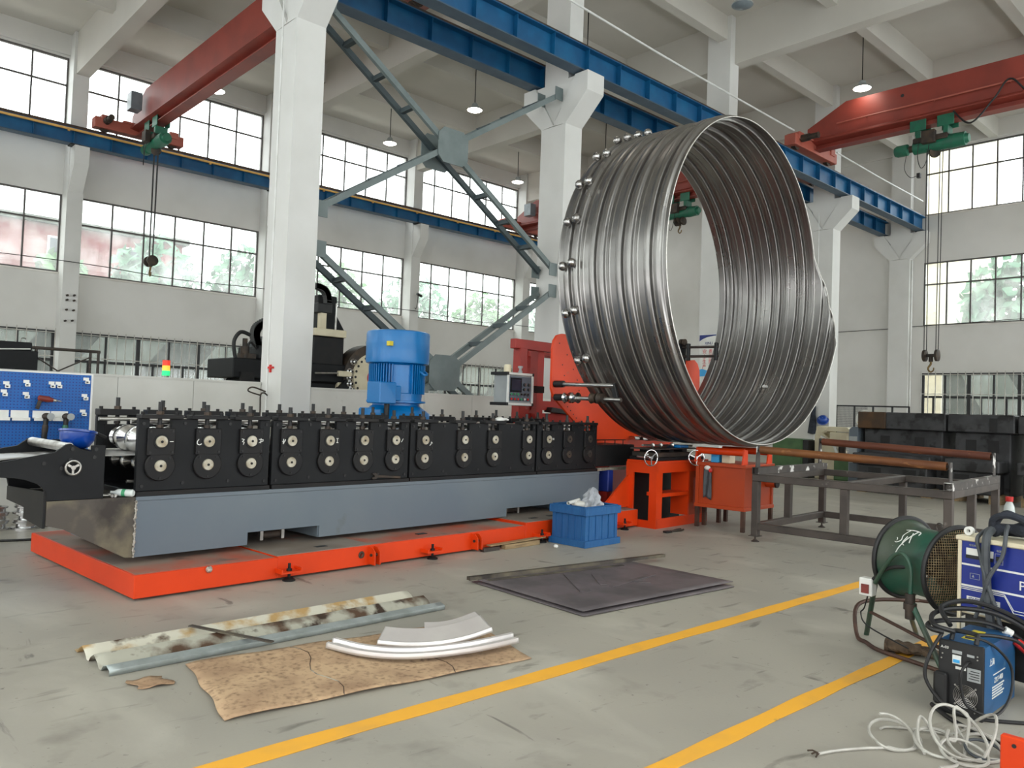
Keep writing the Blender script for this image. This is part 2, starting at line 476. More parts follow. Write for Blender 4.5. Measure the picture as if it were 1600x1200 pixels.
        if smooth:
            for p in me.polygons:
                p.use_smooth = True
            me.set_sharp_from_angle(angle=R(smooth))
        ob = bpy.data.objects.new(name, me)
        COL.objects.link(ob)
        if parent is not None:
            ob.parent = parent
            ORG[ob.name] = ORG[parent.name]
            CHILD.setdefault(parent.name, []).append(ob)
        elif loc is not None:
            ob.location = loc
            ORG[ob.name] = Vector(loc)
        if solid:
            md = ob.modifiers.new('thickness', 'SOLIDIFY')
            md.thickness = solid
            md.offset = 0
        if bevel:
            md = ob.modifiers.new('edge', 'BEVEL')
            md.width = bevel
            md.segments = seg
            md.limit_method = 'ANGLE'
            md.angle_limit = R(40)
        return ob

def tag(o, label, cat, group=None):
    o['label'], o['category'] = label, cat
    if group:
        o['group'] = group
    return o

def thing(name, label, cat, org, group=None, rot=0.0, place=None):
    """Empty at the base of a thing; its parts are written in the coordinates that org is given in"""
    o = bpy.data.objects.new(name, None)
    o.empty_display_size = 0.1
    COL.objects.link(o)
    ORG[o.name] = Vector(org)
    o.location = place if place is not None else org
    o.rotation_euler = (0, 0, rot)
    return tag(o, label, cat, group)

# the roll forming line stands 4.2 degrees off the building's own axes: u along it, v across it
LA = R(4.2)
LO = Vector((2.018, 6.283, 0))
LU = Vector((math.cos(LA), math.sin(LA), 0))
LV = Vector((-math.sin(LA), math.cos(LA), 0))
def mw(u, v, z=0.0):
    return LO + LU * u + LV * v + Vector((0, 0, z))
def lthing(name, label, cat, u, v, z=0.0, group=None):
    return thing(name, label, cat, (u, v, z), group, LA, mw(u, v, z))

def struct(o):
    o['kind'] = 'structure'
    return o

def kids(o):
    return CHILD.get(o.name, [])

def dup(root, label=None, loc=None, rotz=None, group=None):
    r = root.copy()
    COL.objects.link(r)
    if loc is not None:
        r.location = loc
    if rotz is not None:
        r.rotation_euler = (root.rotation_euler[0], root.rotation_euler[1], rotz)
    if label:
        r['label'] = label
    if group:
        r['group'] = group
    def rec(src, dst):
        for c in kids(src):
            d = c.copy()
            COL.objects.link(d)
            d.parent = dst
            ORG[d.name] = ORG[c.name]
            CHILD.setdefault(dst.name, []).append(d)
            rec(c, d)
    rec(root, r)
    return r

def lettering(name, body, size, mat, parent, loc, xdir, ydir, ext=0.001, align='CENTER', wide=1.0):
    """writing as a thin raised mesh; xdir / ydir: reading and up directions"""
    cu = bpy.data.curves.new(name, 'FONT')
    cu.body = body
    cu.size = size
    cu.extrude = ext
    cu.align_x, cu.align_y = align, 'CENTER'
    t = bpy.data.objects.new(name, cu)
    COL.objects.link(t)
    dg = bpy.context.evaluated_depsgraph_get()
    me = bpy.data.meshes.new_from_object(t.evaluated_get(dg))
    bpy.data.objects.remove(t)
    x, y = Vector(xdir).normalized(), Vector(ydir).normalized()
    z = x.cross(y)
    o = ORG[parent.name] if parent is not None else Vector((0, 0, 0))
    L = Vector(loc) - o
    me.transform(Matrix(((x.x * wide, y.x, z.x, L.x), (x.y * wide, y.y, z.y, L.y), (x.z * wide, y.z, z.z, L.z), (0, 0, 0, 1))))
    me.materials.clear()
    me.materials.append(M[mat])
    me.name = name
    ob = bpy.data.objects.new(name, me)
    COL.objects.link(ob)
    if parent is not None:
        ob.parent = parent
        ORG[ob.name] = o
        CHILD.setdefault(parent.name, []).append(ob)
    return ob

# ---------------------------------------------------------------- the hall: floor, walls, windows, columns, roof
XA, XB = -6.2, 29.9          # rear wall and end wall (inner faces)
YA, YB = -3.2, 25.7          # right wall and left wall (inner faces)
ZC = 11.95
T = 0.26
struct(MB().box(XA - T, XB + T, YA - T, YB + T, -0.2, 0).build('floor', 'floor'))
struct(MB().box(XA - T, XB + T, YA - T, YB + T, ZC, ZC + 0.25).build('ceiling', 'ceiling'))
ROWS = ((0.92, 3.34), (5.03, 7.3), (9.0, 11.3))

def wall_with_windows(name, along, lo, hi, d0, d1, spans):
    """lo..hi along the wall, d0..d1 its thickness; spans: window ranges along the wall"""
    b = MB()
    def bx(a0, a1, z0, z1):
        if along == 'x':
            b.box(a0, a1, d0, d1, z0, z1)
        else:
            b.box(d0, d1, a0, a1, z0, z1)
    zs = [0.0] + [z for r in ROWS for z in r] + [ZC]
    for i in range(0, len(zs), 2):
        bx(lo, hi, zs[i], zs[i + 1])
    for z0, z1 in ROWS:
        e = lo
        for s0, s1 in spans:
            if s0 > e + 1e-4:
                bx(e, s0, z0, z1)
            e = s1
        if hi > e + 1e-4:
            bx(e, hi, z0, z1)
    return struct(b.build(name, 'wall', smooth=0))

XS = [(6.2 + 6 * k, 11.74 + 6 * k) for k in range(-2, 4)]
YS = [(-2.9, 0.72), (1.2, 5.76), (6.24, 10.8)]
wall_with_windows('wall_left', 'x', XA - T, XB + T, YB, YB + T, XS)
wall_with_windows('wall_right', 'x', XA - T, XB + T, YA - T, YA, XS)
wall_with_windows('wall_end', 'y', YA - T, YB + T, XB, XB + T, YS)
wall_with_windows('wall_rear', 'y', YA - T, YB + T, XA - T, XA, YS + [(12.3, 16.86), (17.34, 21.9)])

wn = [0]
def window(along, a0, a1, z0, z1, d, zmid, n, kind):
    """n panes wide, two rows; d: wall plane on the room side, sign gives the outward way"""
    wn[0] += 1
    D, sgn = d
    f = MB()
    w = 0.045 if kind != 'bars' else 0.075
    def bx(p0, p1, q0, q1, t0, t1, m=f):
        u0, u1 = sorted((D + sgn * t0, D + sgn * t1))
        if along == 'x':
            m.box(p0, p1, u0, u1, q0, q1)
        else:
            m.box(u0, u1, p0, p1, q0, q1)
    bx(a0, a0 + w, z0, z1, 0.02, 0.09)
    bx(a1 - w, a1, z0, z1, 0.02, 0.09)
    bx(a0 + w, a1 - w, z0, z0 + w, 0.02, 0.09)
    bx(a0 + w, a1 - w, z1 - w, z1, 0.02, 0.09)
    bx(a0 + w, a1 - w, zmid - w / 2, zmid + w / 2, 0.025, 0.085)
    st = (a1 - a0) / n
    for i in range(1, n):
        ww = w * (1.0 if kind != 'bars' else (1.5 if i % 2 == 0 else 0.8))
        bx(a0 + i * st - ww / 2, a0 + i * st + ww / 2, z0 + w, z1 - w, 0.03, 0.08)
    if kind == 'bars':
        for i in range(n):
            if i % 3 != 1:
                bx(a0 + (i + 0.5) * st - 0.03, a0 + (i + 0.5) * st + 0.03, z0 + w, zmid, 0.035, 0.08)
    o = struct(f.build('window_%d' % wn[0], 'frame' if kind != 'bars' else 'frame_dark', smooth=0, loc=(0, 0, 0)))
    g = MB()
    bx(a0 + 0.01, a1 - 0.01, z0 + 0.01, z1 - 0.01, 0.052, 0.058, g)
    g.build('glass_pane', 'glass' if kind == 'low' else 'glass_clear', o, smooth=0)
    s = MB()
    bx(a0 - 0.02, a1 + 0.02, z0 - 0.05, z0, -0.03, 0.02, s)
    s.build('window_sill', 'frame_white', o, smooth=0)
    if kind == 'bars':
        s = MB()
        m = int((a1 - a0) / 0.24)
        for i in range(m + 1):
            bx(a0 + (a1 - a0) * i / m - 0.011, a0 + (a1 - a0) * i / m + 0.011, z0 - 0.06, z1 + 0.06, -0.075, -0.055, s)
        for z in (z0 + 0.06, zmid + 0.1, z1 - 0.06):
            bx(a0 - 0.05, a1 + 0.05, z - 0.012, z + 0.012, -0.055, -0.045, s)
        s.build('security_bars', 'bars', o, smooth=0)
    return o

for (z0, z1), zm, n, kind in ((ROWS[2], 10.5, 6, 'high'), (ROWS[1], 6.51, 6, 'low'), (ROWS[0], 2.5, 6, 'bars')):
    for a0, a1 in XS:
        window('x', a0, a1, z0, z1, (YB, 1), zm, n, kind)
    for a0, a1 in YS:
        window('y', a0, a1, z0, z1, (XB, 1), zm, 6 if a1 - a0 > 4 else 5, kind)
    if kind != 'bars':
        for a0, a1 in XS:
            window('x', a0, a1, z0, z1, (YA, -1), zm, n, kind)
        for a0, a1 in YS + [(12.3, 16.86), (17.34, 21.9)]:
            window('y', a0, a1, z0, z1, (XA, -1), zm, 6 if a1 - a0 > 4 else 5, kind)

# concrete columns with their crane brackets
def mid_column(k, half=False):
    x0 = 5.56 + 6 * k
    x1 = x0 + 0.5 if not half else XB - 0.02
    b = MB()
    b.box(x0, x1, 11.17, 11.87, 0, 7.45)
    b.box(x0 + 0.05, x1 - 0.05 if not half else x1, 11.18, 11.86, 7.45, ZC)
    # arms and the set-back web between them
    for s in (-1, 1):
        ye, yi, yo = (11.17, 11.52, 10.6) if s < 0 else (11.87, 11.52, 12.44)
        arm = [(ye, 7.45), (yi, 7.45 + 0.02), (yo - s * 0.34, 8.4), (yo, 8.4), (yo, 8.0)]
        b.prism(arm if s > 0 else arm[::-1], 'yz', x0, x1)
    w = MB().prism([(11.52, 7.6), (12.1, 8.39), (10.94, 8.39)], 'yz', x0 + 0.04, x1 - 0.04)
    o = b.build('column', 'column', smooth=0, loc=(x0, 11.17, 0))
    struct(w.build('bracket_web', 'column', o, smooth=0))
    return struct(o)
for k in range(-1, 4):
    mid_column(k)
mid_column(4, True)

def wall_column(k, y, s):
    x0 = 5.75 + 6 * k
    b = MB()
    b.box(x0, x0 + 0.42, *sorted((y, y - s * 0.5)), 0, ZC)
    p = [(y - s * 0.48, 7.3), (y - s * 1.0, 8.05), (y - s * 1.0, 8.55), (y - s * 0.48, 8.55)]
    b.prism(p if s > 0 else p[::-1], 'yz', x0 + 0.02, x0 + 0.4)
    return struct(b.build('column', 'column', smooth=0))
for k in range(-1, 4):
    wall_column(k, YB, 1)
    wall_column(k, YA, -1)

# lintel beams over the upper windows, main beams across, smaller beams along
b = MB()
b.box(XA, XB, YB - 0.1, YB, 11.36, ZC)
b.box(XA, XB, YA, YA + 0.1, 11.36, ZC)
b.box(XB - 0.1, XB, YA, YB, 11.36, ZC)
struct(b.build('trim_1', 'wall', smooth=0))
for k in range(-1, 4):
    x = 5.82 + 6 * k
    b = MB()
    b.box(x, x + 0.36, YA + 0.1, YB - 0.1, 10.72, ZC)
    struct(b.build('roof_beam', 'ceiling', smooth=0))
for y in (21.8, 18.4, 14.95, 11.42, 8.6, 5.7, 2.8, -0.1):
    struct(MB().box(XA, XB - 0.1, y - 0.13, y + 0.13, 11.33, ZC).build('roof_beam', 'ceiling', smooth=0))

# sandwich-panel partition between the bays, tied to the columns
for (xa, xb, yp, zp) in ((-6.0, 5.55, 11.82, 1.8), (6.07, 11.55, 11.19, 1.745)):
    b = MB()
    n = max(1, int((xb - xa) / 0.98))
    for i in range(n):
        a0, a1 = xa + (xb - xa) * i / n, xa + (xb - xa) * (i + 1) / n
        b.box(a0 + 0.003, a1 - 0.003, yp, yp + 0.05, 0.0, zp)
    b.box(xa, xb, yp - 0.01, yp + 0.06, zp, zp + 0.03)
    struct(b.build('wall_partition', 'panel', smooth=0))
# low blockwork band behind the cabinets of the end bay
struct(MB().box(29.8, 29.9, 12.1, 25.6, 0, 1.2).build('baseboard_end', 'wall', smooth=0))

# painted floor lines
for y0, y1, xa, xb in ((3.21, 3.335, -5, 12.5), (2.05, 2.15, -5, 6.3)):
    def edge(i, j, y0=y0, y1=y1, xa=xa, xb=xb):
        x = xa + (xb - xa) * i
        return (x, y0 + (y1 - y0) * j + 0.008 * math.sin(x * 5.1 + j * 2) * math.sin(x * 2.3 + j), 0.0025)
    struct(MB().grid(edge, 240, 1).build('trim_2' if y0 > 3 else 'trim_3', 'yellow', smooth=0, solid=0.002))

# ---------------------------------------------------------------- outside: yard, brick building, shed, trees
struct(MB().box(-40, 70, 26.2, 90, -0.3, -0.05).build('yard_ground', 'asphalt', smooth=0))
struct(MB().box(30.5, 70, -40, 26.2, -0.3, -0.05).build('yard_ground', 'asphalt', smooth=0))
t = thing('brick_building', 'red brick building with white framed windows seen through the left wall windows', 'building', (10, 46, -0.05))
MB().box(-14, 16.5, 46, 58, -0.05, 10.2).build('brick_wall', 'brick', t, smooth=0)
MB().box(-14.3, 16.8, 45.7, 58.3, 10.2, 10.5).build('roof_slab', 'shed', t, smooth=0)
for i in range(8):
    for z in (2.0, 5.4, 8.3):
        x = -12.5 + i * 3.7
        w = MB().box(x, x + 1.5, 45.9, 46.0, z, z + 1.3).build('building_window', 'frame_white', t, smooth=0)
        MB().box(x + 0.1, x + 1.4, 45.86, 45.9, z + 0.1, z + 1.2).build('pane', 'screen', w, smooth=0)
t = thing('yard_shed', 'pale grey shed with a sloping roof behind the barred left windows', 'shed', (8, 32, -0.05))
MB().box(-12, 30, 32, 35, -0.05, 4.3).build('shed_wall', 'shed', t, smooth=0)
for i in range(9):
    MB().prism([(-10 + i * 4.4, 2.3), (-7.6 + i * 4.4, 2.3), (-6.4 + i * 4.4, 3.9), (-8.8 + i * 4.4, 3.9)], 'xz', 31.93, 32.0).build('pale_panel', 'shed_pale', t, smooth=0)
MB().prism([(31.6, 4.3), (35.4, 4.3), (35.4, 4.6), (31.6, 4.4)], 'yz', -12.5, 30.5).build('shed_roof', 'frame_white', t, smooth=0)

def tree(x, y, h, r, mat, label):
    t = thing('yard_tree', label, 'tree', (x, y, -0.05), 'trees outside the windows')
    MB().cyl((x, y, -0.05), (x, y, h * 0.7), 0.16, 0.07, 8).build('trunk', 'bark', t)
    b = MB()
    rnd = random.Random(int(x * 13 + y))
    for i in range(900):
        a, c = rnd.uniform(0, 2 * PI), rnd.uniform(-1, 1)
        q = rnd.uniform(0.45, 1.0)
        s = math.sqrt(1 - c * c)
        p = Vector((x + r * q * s * math.cos(a), y + r * q * s * math.sin(a), h * 0.68 + h * 0.34 * q * c))
        e = Vector((rnd.uniform(-1, 1), rnd.uniform(-1, 1), rnd.uniform(-1, 1))).normalized()
        f = e.orthogonal().normalized() * rnd.uniform(0.16, 0.3)
        e = e * rnd.uniform(0.2, 0.42)
        b._f([b.bm.verts.new(p - e), b.bm.verts.new(p + f), b.bm.verts.new(p + e), b.bm.verts.new(p - f)])
    b.build('crown', mat, t, smooth=0, fix=False)
for i, (x, y, h, r, m) in enumerate(((9.0, 40.0, 7.8, 1.5, 'leaf'), (13.2, 40.5, 9.3, 2.2, 'leaf2'), (17.9, 40.5, 9.5, 2.2, 'leaf2'), (23.5, 41, 9.6, 2.3, 'leaf'),
                                   (28.8, 40.5, 9.6, 2.4, 'leaf2'), (34.2, 40, 9.2, 2.3, 'leaf'), (39.5, 40, 9.0, 2.2, 'leaf2'))):
    tree(x, y, h, r, m, ('%s leafy tree in the yard outside the lower left windows, %s from the left' %
         ('green' if m == 'leaf' else 'blue-green', ('first', 'second', 'third', 'fourth', 'fifth', 'sixth', 'seventh')[i])))
for i, (x, y, h, r, m) in enumerate(((38.5, 10.6, 8.9, 1.75, 'leaf2'), (40.5, 5.9, 9.3, 2.0, 'leaf'))):
    tree(x, y, h, r, m, '%s leafy tree outside the end wall window at the right' % ('blue-green' if i == 0 else 'bright green'))
t = thing('neighbour_house', 'cream rendered house corner outside the right end of the end wall', 'building', (40, 13, -0.05))
MB().box(38, 46, 12.9, 20, -0.05, 19).build('house_wall', 'cream', t, smooth=0)
MB().box(37.8, 46.2, 12.7, 20.2, 19, 19.4).build('roof_slab', 'shed', t, smooth=0)
t = thing('boundary_shed', 'low grey shed outside the barred windows of the end wall', 'shed', (35, 4, -0.05))
MB().box(34.0, 35.5, -8, 11.5, -0.05, 3.75).build('shed_wall', 'shed', t, smooth=0)
for i in range(5):
    MB().prism([(-6 + i * 3.6, 2.0), (-4.4 + i * 3.6, 2.0), (-3.6 + i * 3.6, 3.5), (-5.2 + i * 3.6, 3.5)], 'yz', 33.93, 34.0).build('pale_panel', 'shed_pale', t, smooth=0)

# ---------------------------------------------------------------- crane runways, cranes, hoists, bracing, lamps
def runway(name, label, y, z0, z1, w, xa, xb, busbar=None, side=-1):
    t = thing(name, label, 'crane girder', (xa, y, z0), 'blue crane runway girders')
    b = MB()
    b.box(xa, xb, y - 0.008, y + 0.008, z0 + 0.02, z1 - 0.02)
    b.build('web', 'girder', t, smooth=0)
    f = MB()
    f.box(xa, xb, y - w / 2, y + w / 2, z0, z0 + 0.022)
    f.build('bottom_flange', 'girder_dark', t, smooth=0)
    f = MB()
    f.box(xa, xb, y - w / 2, y + w / 2, z1 - 0.022, z1)
    f.build('top_flange', 'girder', t, smooth=0)
    x = xa + 0.75
    while x < xb - 0.1:
        s = MB()
        for q in (-1, 1):
            s.box(x - 0.006, x + 0.006, *sorted((y + q * 0.008, y + q * (w / 2 - 0.02))), z0 + 0.022, z1 - 0.022)
        s.build('stiffener', 'girder', t, smooth=0)
        x += 1.0
    MB().box(xa, xb, y - 0.035, y + 0.035, z1, z1 + 0.11).build('rail', 'rail', t, smooth=0)
    for k in range(-1, 5):
        xc = 5.81 + 6 * k
        if xa < xc < xb + 0.1:
            MB().box(xc - 0.14, min(xc + 0.14, xb), y - w / 2 - 0.02, y + w / 2 + 0.02, z0 - 0.025, z0).build('bearing_plate', 'dark2', t, smooth=0)
    if busbar:
        m = MB()
        m.box(xa, xb, busbar - 0.03, busbar + 0.03, z1 - 0.10, z1 - 0.045)
        m.build('conductor_bar', 'busbar', t, smooth=0)
        m = MB()
        xx = xa + 0.6
        while xx < xb:
            m.box(xx - 0.03, xx + 0.03, *sorted((busbar, y + side * w / 2)), z1 - 0.13, z1 - 0.10)
            xx += 2.0
        m.build('bar_bracket', 'busbar', t, smooth=0)
    return t

runway('runway_girder', 'blue girder along the column row nearest the viewer, carrying the right hand red crane', 10.87, 8.425, 8.93, 0.3, -5.0, 29.85)
runway('runway_girder', 'blue girder on the far side of the column row, carrying the left hand red crane', 12.17, 8.425, 8.93, 0.3, -5.0, 29.85)
runway('runway_girder', 'blue girder with yellow bar along the window wall', 24.92, 8.58, 9.03, 0.3, -5.0, 29.85, busbar=24.71)
runway('runway_girder', 'blue girder along the right wall behind the viewer', -2.42, 8.58, 9.03, 0.3, -5.0, 29.85)

def bridge(label, X, ya, yb, sup, face):
    """single-girder crane: box girder across the bay, tapered ends, two end trucks"""
    (za, zb) = sup
    t = thing('bridge_crane', label, 'crane', (X, (ya + yb) / 2, za), 'red bridge cranes')
    z0 = 9.2
    zt = z0 + 1.16
    prof = [(ya, z0 + 0.3), (ya, z0 + 0.62), (ya + 1.1, zt), (yb - 1.1, zt), (yb, z0 + 0.62), (yb, z0 + 0.3)]
    g = MB().prism(prof, 'yz', X - 0.2, X + 0.2)
    g.build('main_girder', 'crane', t, smooth=0)
    # lower flare and hoist track under the box
    f = MB().prism([(X - 0.2, z0 + 0.3), (X - 0.3, z0 + 0.22), (X - 0.3, z0 + 0.19), (X - 0.06, z0 + 0.14), (X - 0.06, z0 + 0.02), (X - 0.16, z0 + 0.02), (X - 0.16, z0),
                    (X + 0.16, z0), (X + 0.16, z0 + 0.02), (X + 0.06, z0 + 0.02), (X + 0.06, z0 + 0.14), (X + 0.3, z0 + 0.19), (X + 0.3, z0 + 0.22), (X + 0.2, z0 + 0.3)], 'xz', ya + 0.2, yb - 0.2)
    f.build('hoist_track', 'crane', t, smooth=0)
    r = MB()
    xr = X + face * 0.3
    r.tube([(xr, ya + 0.9, z0 + 0.56), (xr, yb - 0.9, z0 + 0.56)], 0.022, 8)
    y = ya + 1.4
    while y < yb - 1:
        r.cyl((X + face * 0.2, y, z0 + 0.56), (xr, y, z0 + 0.56), 0.014, n=6)
        y += 1.7
    r.build('cable_track', 'crane_pale', t)
    for y in (ya + 2.2, ya + 5.6, yb - 2.6, yb - 5.8):
        MB().cyl((X + face * 0.195, y, zt - 0.25), (X + face * 0.204, y, zt - 0.25), 0.045, n=12).build('lifting_hole', 'black', t)
    for (yy, zr) in ((ya + 0.03, za), (yb - 0.03, zb)):
        e = MB()
        e.box(X - 1.25, X + 1.25, yy - 0.17, yy + 0.17, zr + 0.08, zr + 0.38)
        e.box(X - 0.5, X + 0.5, yy - 0.2, yy + 0.2, zr + 0.38, zr + 0.44)
        tr = e.build('end_truck', 'crane_pale', t, bevel=0.015)
        for xx in (X - 0.95, X + 0.95):
            MB().cyl((xx, yy - 0.06, zr + 0.15), (xx, yy + 0.06, zr + 0.15), 0.15, n=20).build('wheel', 'grime', tr)
            MB().box(xx - 0.13, xx + 0.13, yy - 0.2, yy + 0.2, zr + 0.26, zr + 0.46).build('axle_cover', 'crane_pale', tr, bevel=0.01)
        inn = 1 if yy < (ya + yb) / 2 else -1
        for xx in (X - 0.95,):
            m = MB()
            m.cyl((xx, yy + inn * 0.2, zr + 0.28), (xx, yy + inn * 0.42, zr + 0.28), 0.10, n=16)
            m.cyl((xx, yy + inn * 0.42, zr + 0.28), (xx, yy + inn * 0.66, zr + 0.28), 0.075, n=16)
            m.cyl((xx, yy + inn * 0.66, zr + 0.28), (xx, yy + inn * 0.68, zr + 0.28), 0.085, n=16)
            m.build('travel_motor', 'grime', tr)
    if face > 0 or X > 22:
        MB().box(X - 0.62, X - 0.32, yb - 1.25, yb - 0.85, z0 + 0.45, z0 + 0.95).build('control_box', 'lampoff', t, bevel=0.01)
    return t

bridge('red bridge crane across the left bay at the left, nearest one', 7.5, 12.17, 24.92, (9.04, 9.14), 1)
bridge('red bridge crane farther down the left bay, its girder seen through the big pipe', 23.2, 12.17, 24.92, (9.04, 9.14), -1)
bridge('red bridge crane across the right bay at upper right', 21.4, -2.42, 10.87, (9.14, 9.04), -1)

def hoist(label, X, y, zt, hz, along='y'):
    """electric wire-rope hoist hung under a crane girder; hz: height of the hook tip"""
    t = thing('wire_rope_hoist', label, 'hoist', (X, y, zt - 0.9), 'green wire rope hoists')
    zc = zt - 0.5
    b = MB()
    b.cyl((X, y - 0.34, zc), (X, y + 0.5, zc), 0.17, n=24)
    b.build('drum_casing', 'hoist', t)
    MB().box(X - 0.2, X + 0.2, y - 0.36, y + 0.48, zc + 0.06, zc + 0.2).build('drum_cover', 'grime', t, bevel=0.02)
    b = MB()
    b.cyl((X, y - 0.34, zc), (X, y - 0.72, zc + 0.0), 0.185, 0.17, n=24)
    b.cyl((X, y - 0.72, zc), (X, y - 0.8, zc), 0.13, 0.1, n=20)
    b.build('gear_case', 'hoist', t)
    m = MB()
    m.cyl((X, y + 0.5, zc), (X, y + 0.62, zc), 0.09, n=16)
    m.build('coupling', 'grime', t)
    m = MB()
    m.lathe([(0.1, 0), (0.15, 0.04), (0.15, 0.3), (0.12, 0.36), (0.05, 0.37)], (X, y + 0.62, zc), (0, 1, 0), 20)
    m.build('hoist_motor', 'hoist', t)
    for yy in (y - 0.3, y + 0.36):
        p = MB()
        for s in (-1, 1):
            p.box(X + s * 0.17 - 0.012, X + s * 0.17 + 0.012, yy - 0.2, yy + 0.2, zt - 0.12, zt + 0.2)
        p.box(X - 0.17, X + 0.17, yy - 0.06, yy + 0.06, zt - 0.36, zt - 0.1)
        tr = p.build('trolley', 'hoist', t, bevel=0.01)
        for s in (-1, 1):
            for q in (-0.1, 0.1):
                MB().cyl((X + s * 0.09, yy + q, zt + 0.07), (X + s * 0.155, yy + q, zt + 0.07), 0.055, n=14).build('trolley_wheel', 'grime', tr)
    MB().box(X - 0.34, X - 0.2, y - 0.1, y + 0.22, zc - 0.02, zc + 0.3).build('control_box', 'grime', t, bevel=0.01)
    MB().cyl((X - 0.02, y - 0.02, zc - 0.2), (X + 0.02, y + 0.02, zc - 0.2), 0.14, n=20).build('rope_guide', 'grime', t)
    r = MB()
    off = 0.17
    for a in (-off, -off + 0.06, off - 0.06, off):
        r.tube([(X, y + a * 1.15, zc - 0.1), (X, y + a, hz + 0.55)], 0.011, 6)
    r.build('rope', 'rope', t)
    h = MB()
    for s in (-1, 1):
        h.lathe([(0.08, -0.05), (0.15, -0.03), (0.15, 0.03), (0.08, 0.05)], (X, y + s * off * 0.86, hz + 0.42), (0, 1, 0), 24)
    h.box(X - 0.03, X + 0.03, y - off, y + off, hz + 0.38, hz + 0.46)
    h.cyl((X, y, hz + 0.26), (X, y, hz + 0.4), 0.05, n=14)
    blk = h.build('hook_block', 'grime', t)
    k = MB()
    pts = [(X, y, hz + 0.3), (X, y, hz + 0.2), (X, y + 0.05, hz + 0.13), (X, y + 0.06, hz + 0.06), (X, y + 0.0, hz + 0.0), (X, y - 0.06, hz + 0.04), (X, y - 0.07, hz + 0.11)]
    k.tube(pts, lambda q: 0.03 - 0.014 * q, 8, k=4)
    k.build('hook', 'hook', blk)
    c = MB()
    c.tube([(X - 0.26, y + 0.05, zc - 0.02), (X - 0.3, y + 0.1, zc - 0.5), (X - 0.25, y + 0.24, zc - 0.62), (X - 0.22, y + 0.34, zc - 0.3), (X - 0.26, y + 0.3, zc + 0.1)], 0.009, 6, k=6)
    c.build('loose_cable', 'black', t)
    return t

hoist('green hoist under the left red crane, hook hanging before the lower left windows', 7.5, 23.3, 9.2, 4.93)
hoist('green hoist seen through the big pipe under the far red crane', 23.2, 16.6, 9.2, 8.0)
hoist('green hoist under the right red crane with a long black hook block', 21.4, 7.52, 9.2, 2.86)
c = MB()
c.tube([(21.1, 7.0, 9.35), (21.08, 6.6, 8.95), (21.06, 6.1, 9.4), (21.05, 5.75, 9.8), (21.04, 5.3, 9.3), (21.03, 4.6, 8.95), (21.02, 4.0, 9.2), (21.0, 3.4, 9.75)], 0.022, 8, k=8)
tag(c.build('festoon_cable', 'black', loc=(21, 5, 9)), 'black power cable looping along the right red crane girder', 'cable')
tag(MB().box(21.33, 21.43, 7.85, 7.93, 7.9, 8.02).tube([(21.38, 8.2, 8.6), (21.38, 8.25, 8.2), (21.38, 8.1, 7.95), (21.38, 7.93, 7.97)], 0.008, 6, k=6).build('limit_switch', 'black', loc=(21.38, 7.9, 7.9)),
    'small black switch box on a wire hanging below the right green hoist', 'switch')
lettering('girder_mark', '江', 0.42, 'crane_pale', bpy.data.objects['bridge_crane.001'], (22.98, 16.7, 9.95), (0, -1, 0), (0, 0, 1))

# cross bracing between the first two columns: twin members with battens and a gusset at the crossing
def brace(label, z00, z01, z10, z11):
    t = thing('cross_brace', label, 'brace', (8.8, 11.5, min(z00, z10)), 'steel cross braces between the columns')
    ya, yb = 11.32, 11.74
    A, B = (6.12, z00), (11.5, z01)     # falls to the right
    Cc, D = (6.12, z10), (11.5, z11)    # rises to the right
    for (p, q, nm) in ((A, B, 'brace_dark'), (Cc, D, 'brace')):
        for y in (ya, yb):
            m = MB()
            m.bar((p[0], y, p[1]), (q[0], y, q[1]), 0.07, 0.10)
            m.build('brace_member', 'brace' if y == ya else nm, t, smooth=0)
        n = 9
        for i in range(1, n):
            if i in (4, 5):
                continue
            f = i / n
            x, z = p[0] + (q[0] - p[0]) * f, p[1] + (q[1] - p[1]) * f
            MB().box(x - 0.045, x + 0.045, ya, yb, z - 0.03, z + 0.05).build('batten', 'brace_dark', t, smooth=0)
        for (e, s) in ((p, 1), (q, -1)):
            for y in (ya - 0.045, yb + 0.045):
                MB().box(*sorted((e[0] - 0.055 * s, e[0] + 0.16 * s)), y - 0.008, y + 0.008, e[1] - 0.13, e[1] + 0.13).build('end_gusset', 'brace', t, smooth=0)
    xm = 8.76
    f = (xm - A[0]) / (B[0] - A[0])
    zm = ((A[1] + (B[1] - A[1]) * f) + (Cc[1] + (D[1] - Cc[1]) * f)) / 2
    for y in (ya - 0.05, yb + 0.05):
        g = MB()
        g.prism([(xm - 0.34, zm - 0.2), (xm - 0.22, zm - 0.32), (xm + 0.22, zm - 0.32), (xm + 0.34, zm - 0.2), (xm + 0.34, zm + 0.2), (xm + 0.22, zm + 0.32), (xm - 0.22, zm + 0.32), (xm - 0.34, zm + 0.2)], 'xz', y - 0.008, y + 0.008)
        g.build('crossing_plate', 'brace', t, smooth=0)
brace('grey steel cross brace high between the first two columns', 7.95, 4.42, 4.62, 8.05)
brace('grey steel cross brace low between the first two columns behind the blue motor', 3.98, 0.35, 0.3, 3.98)

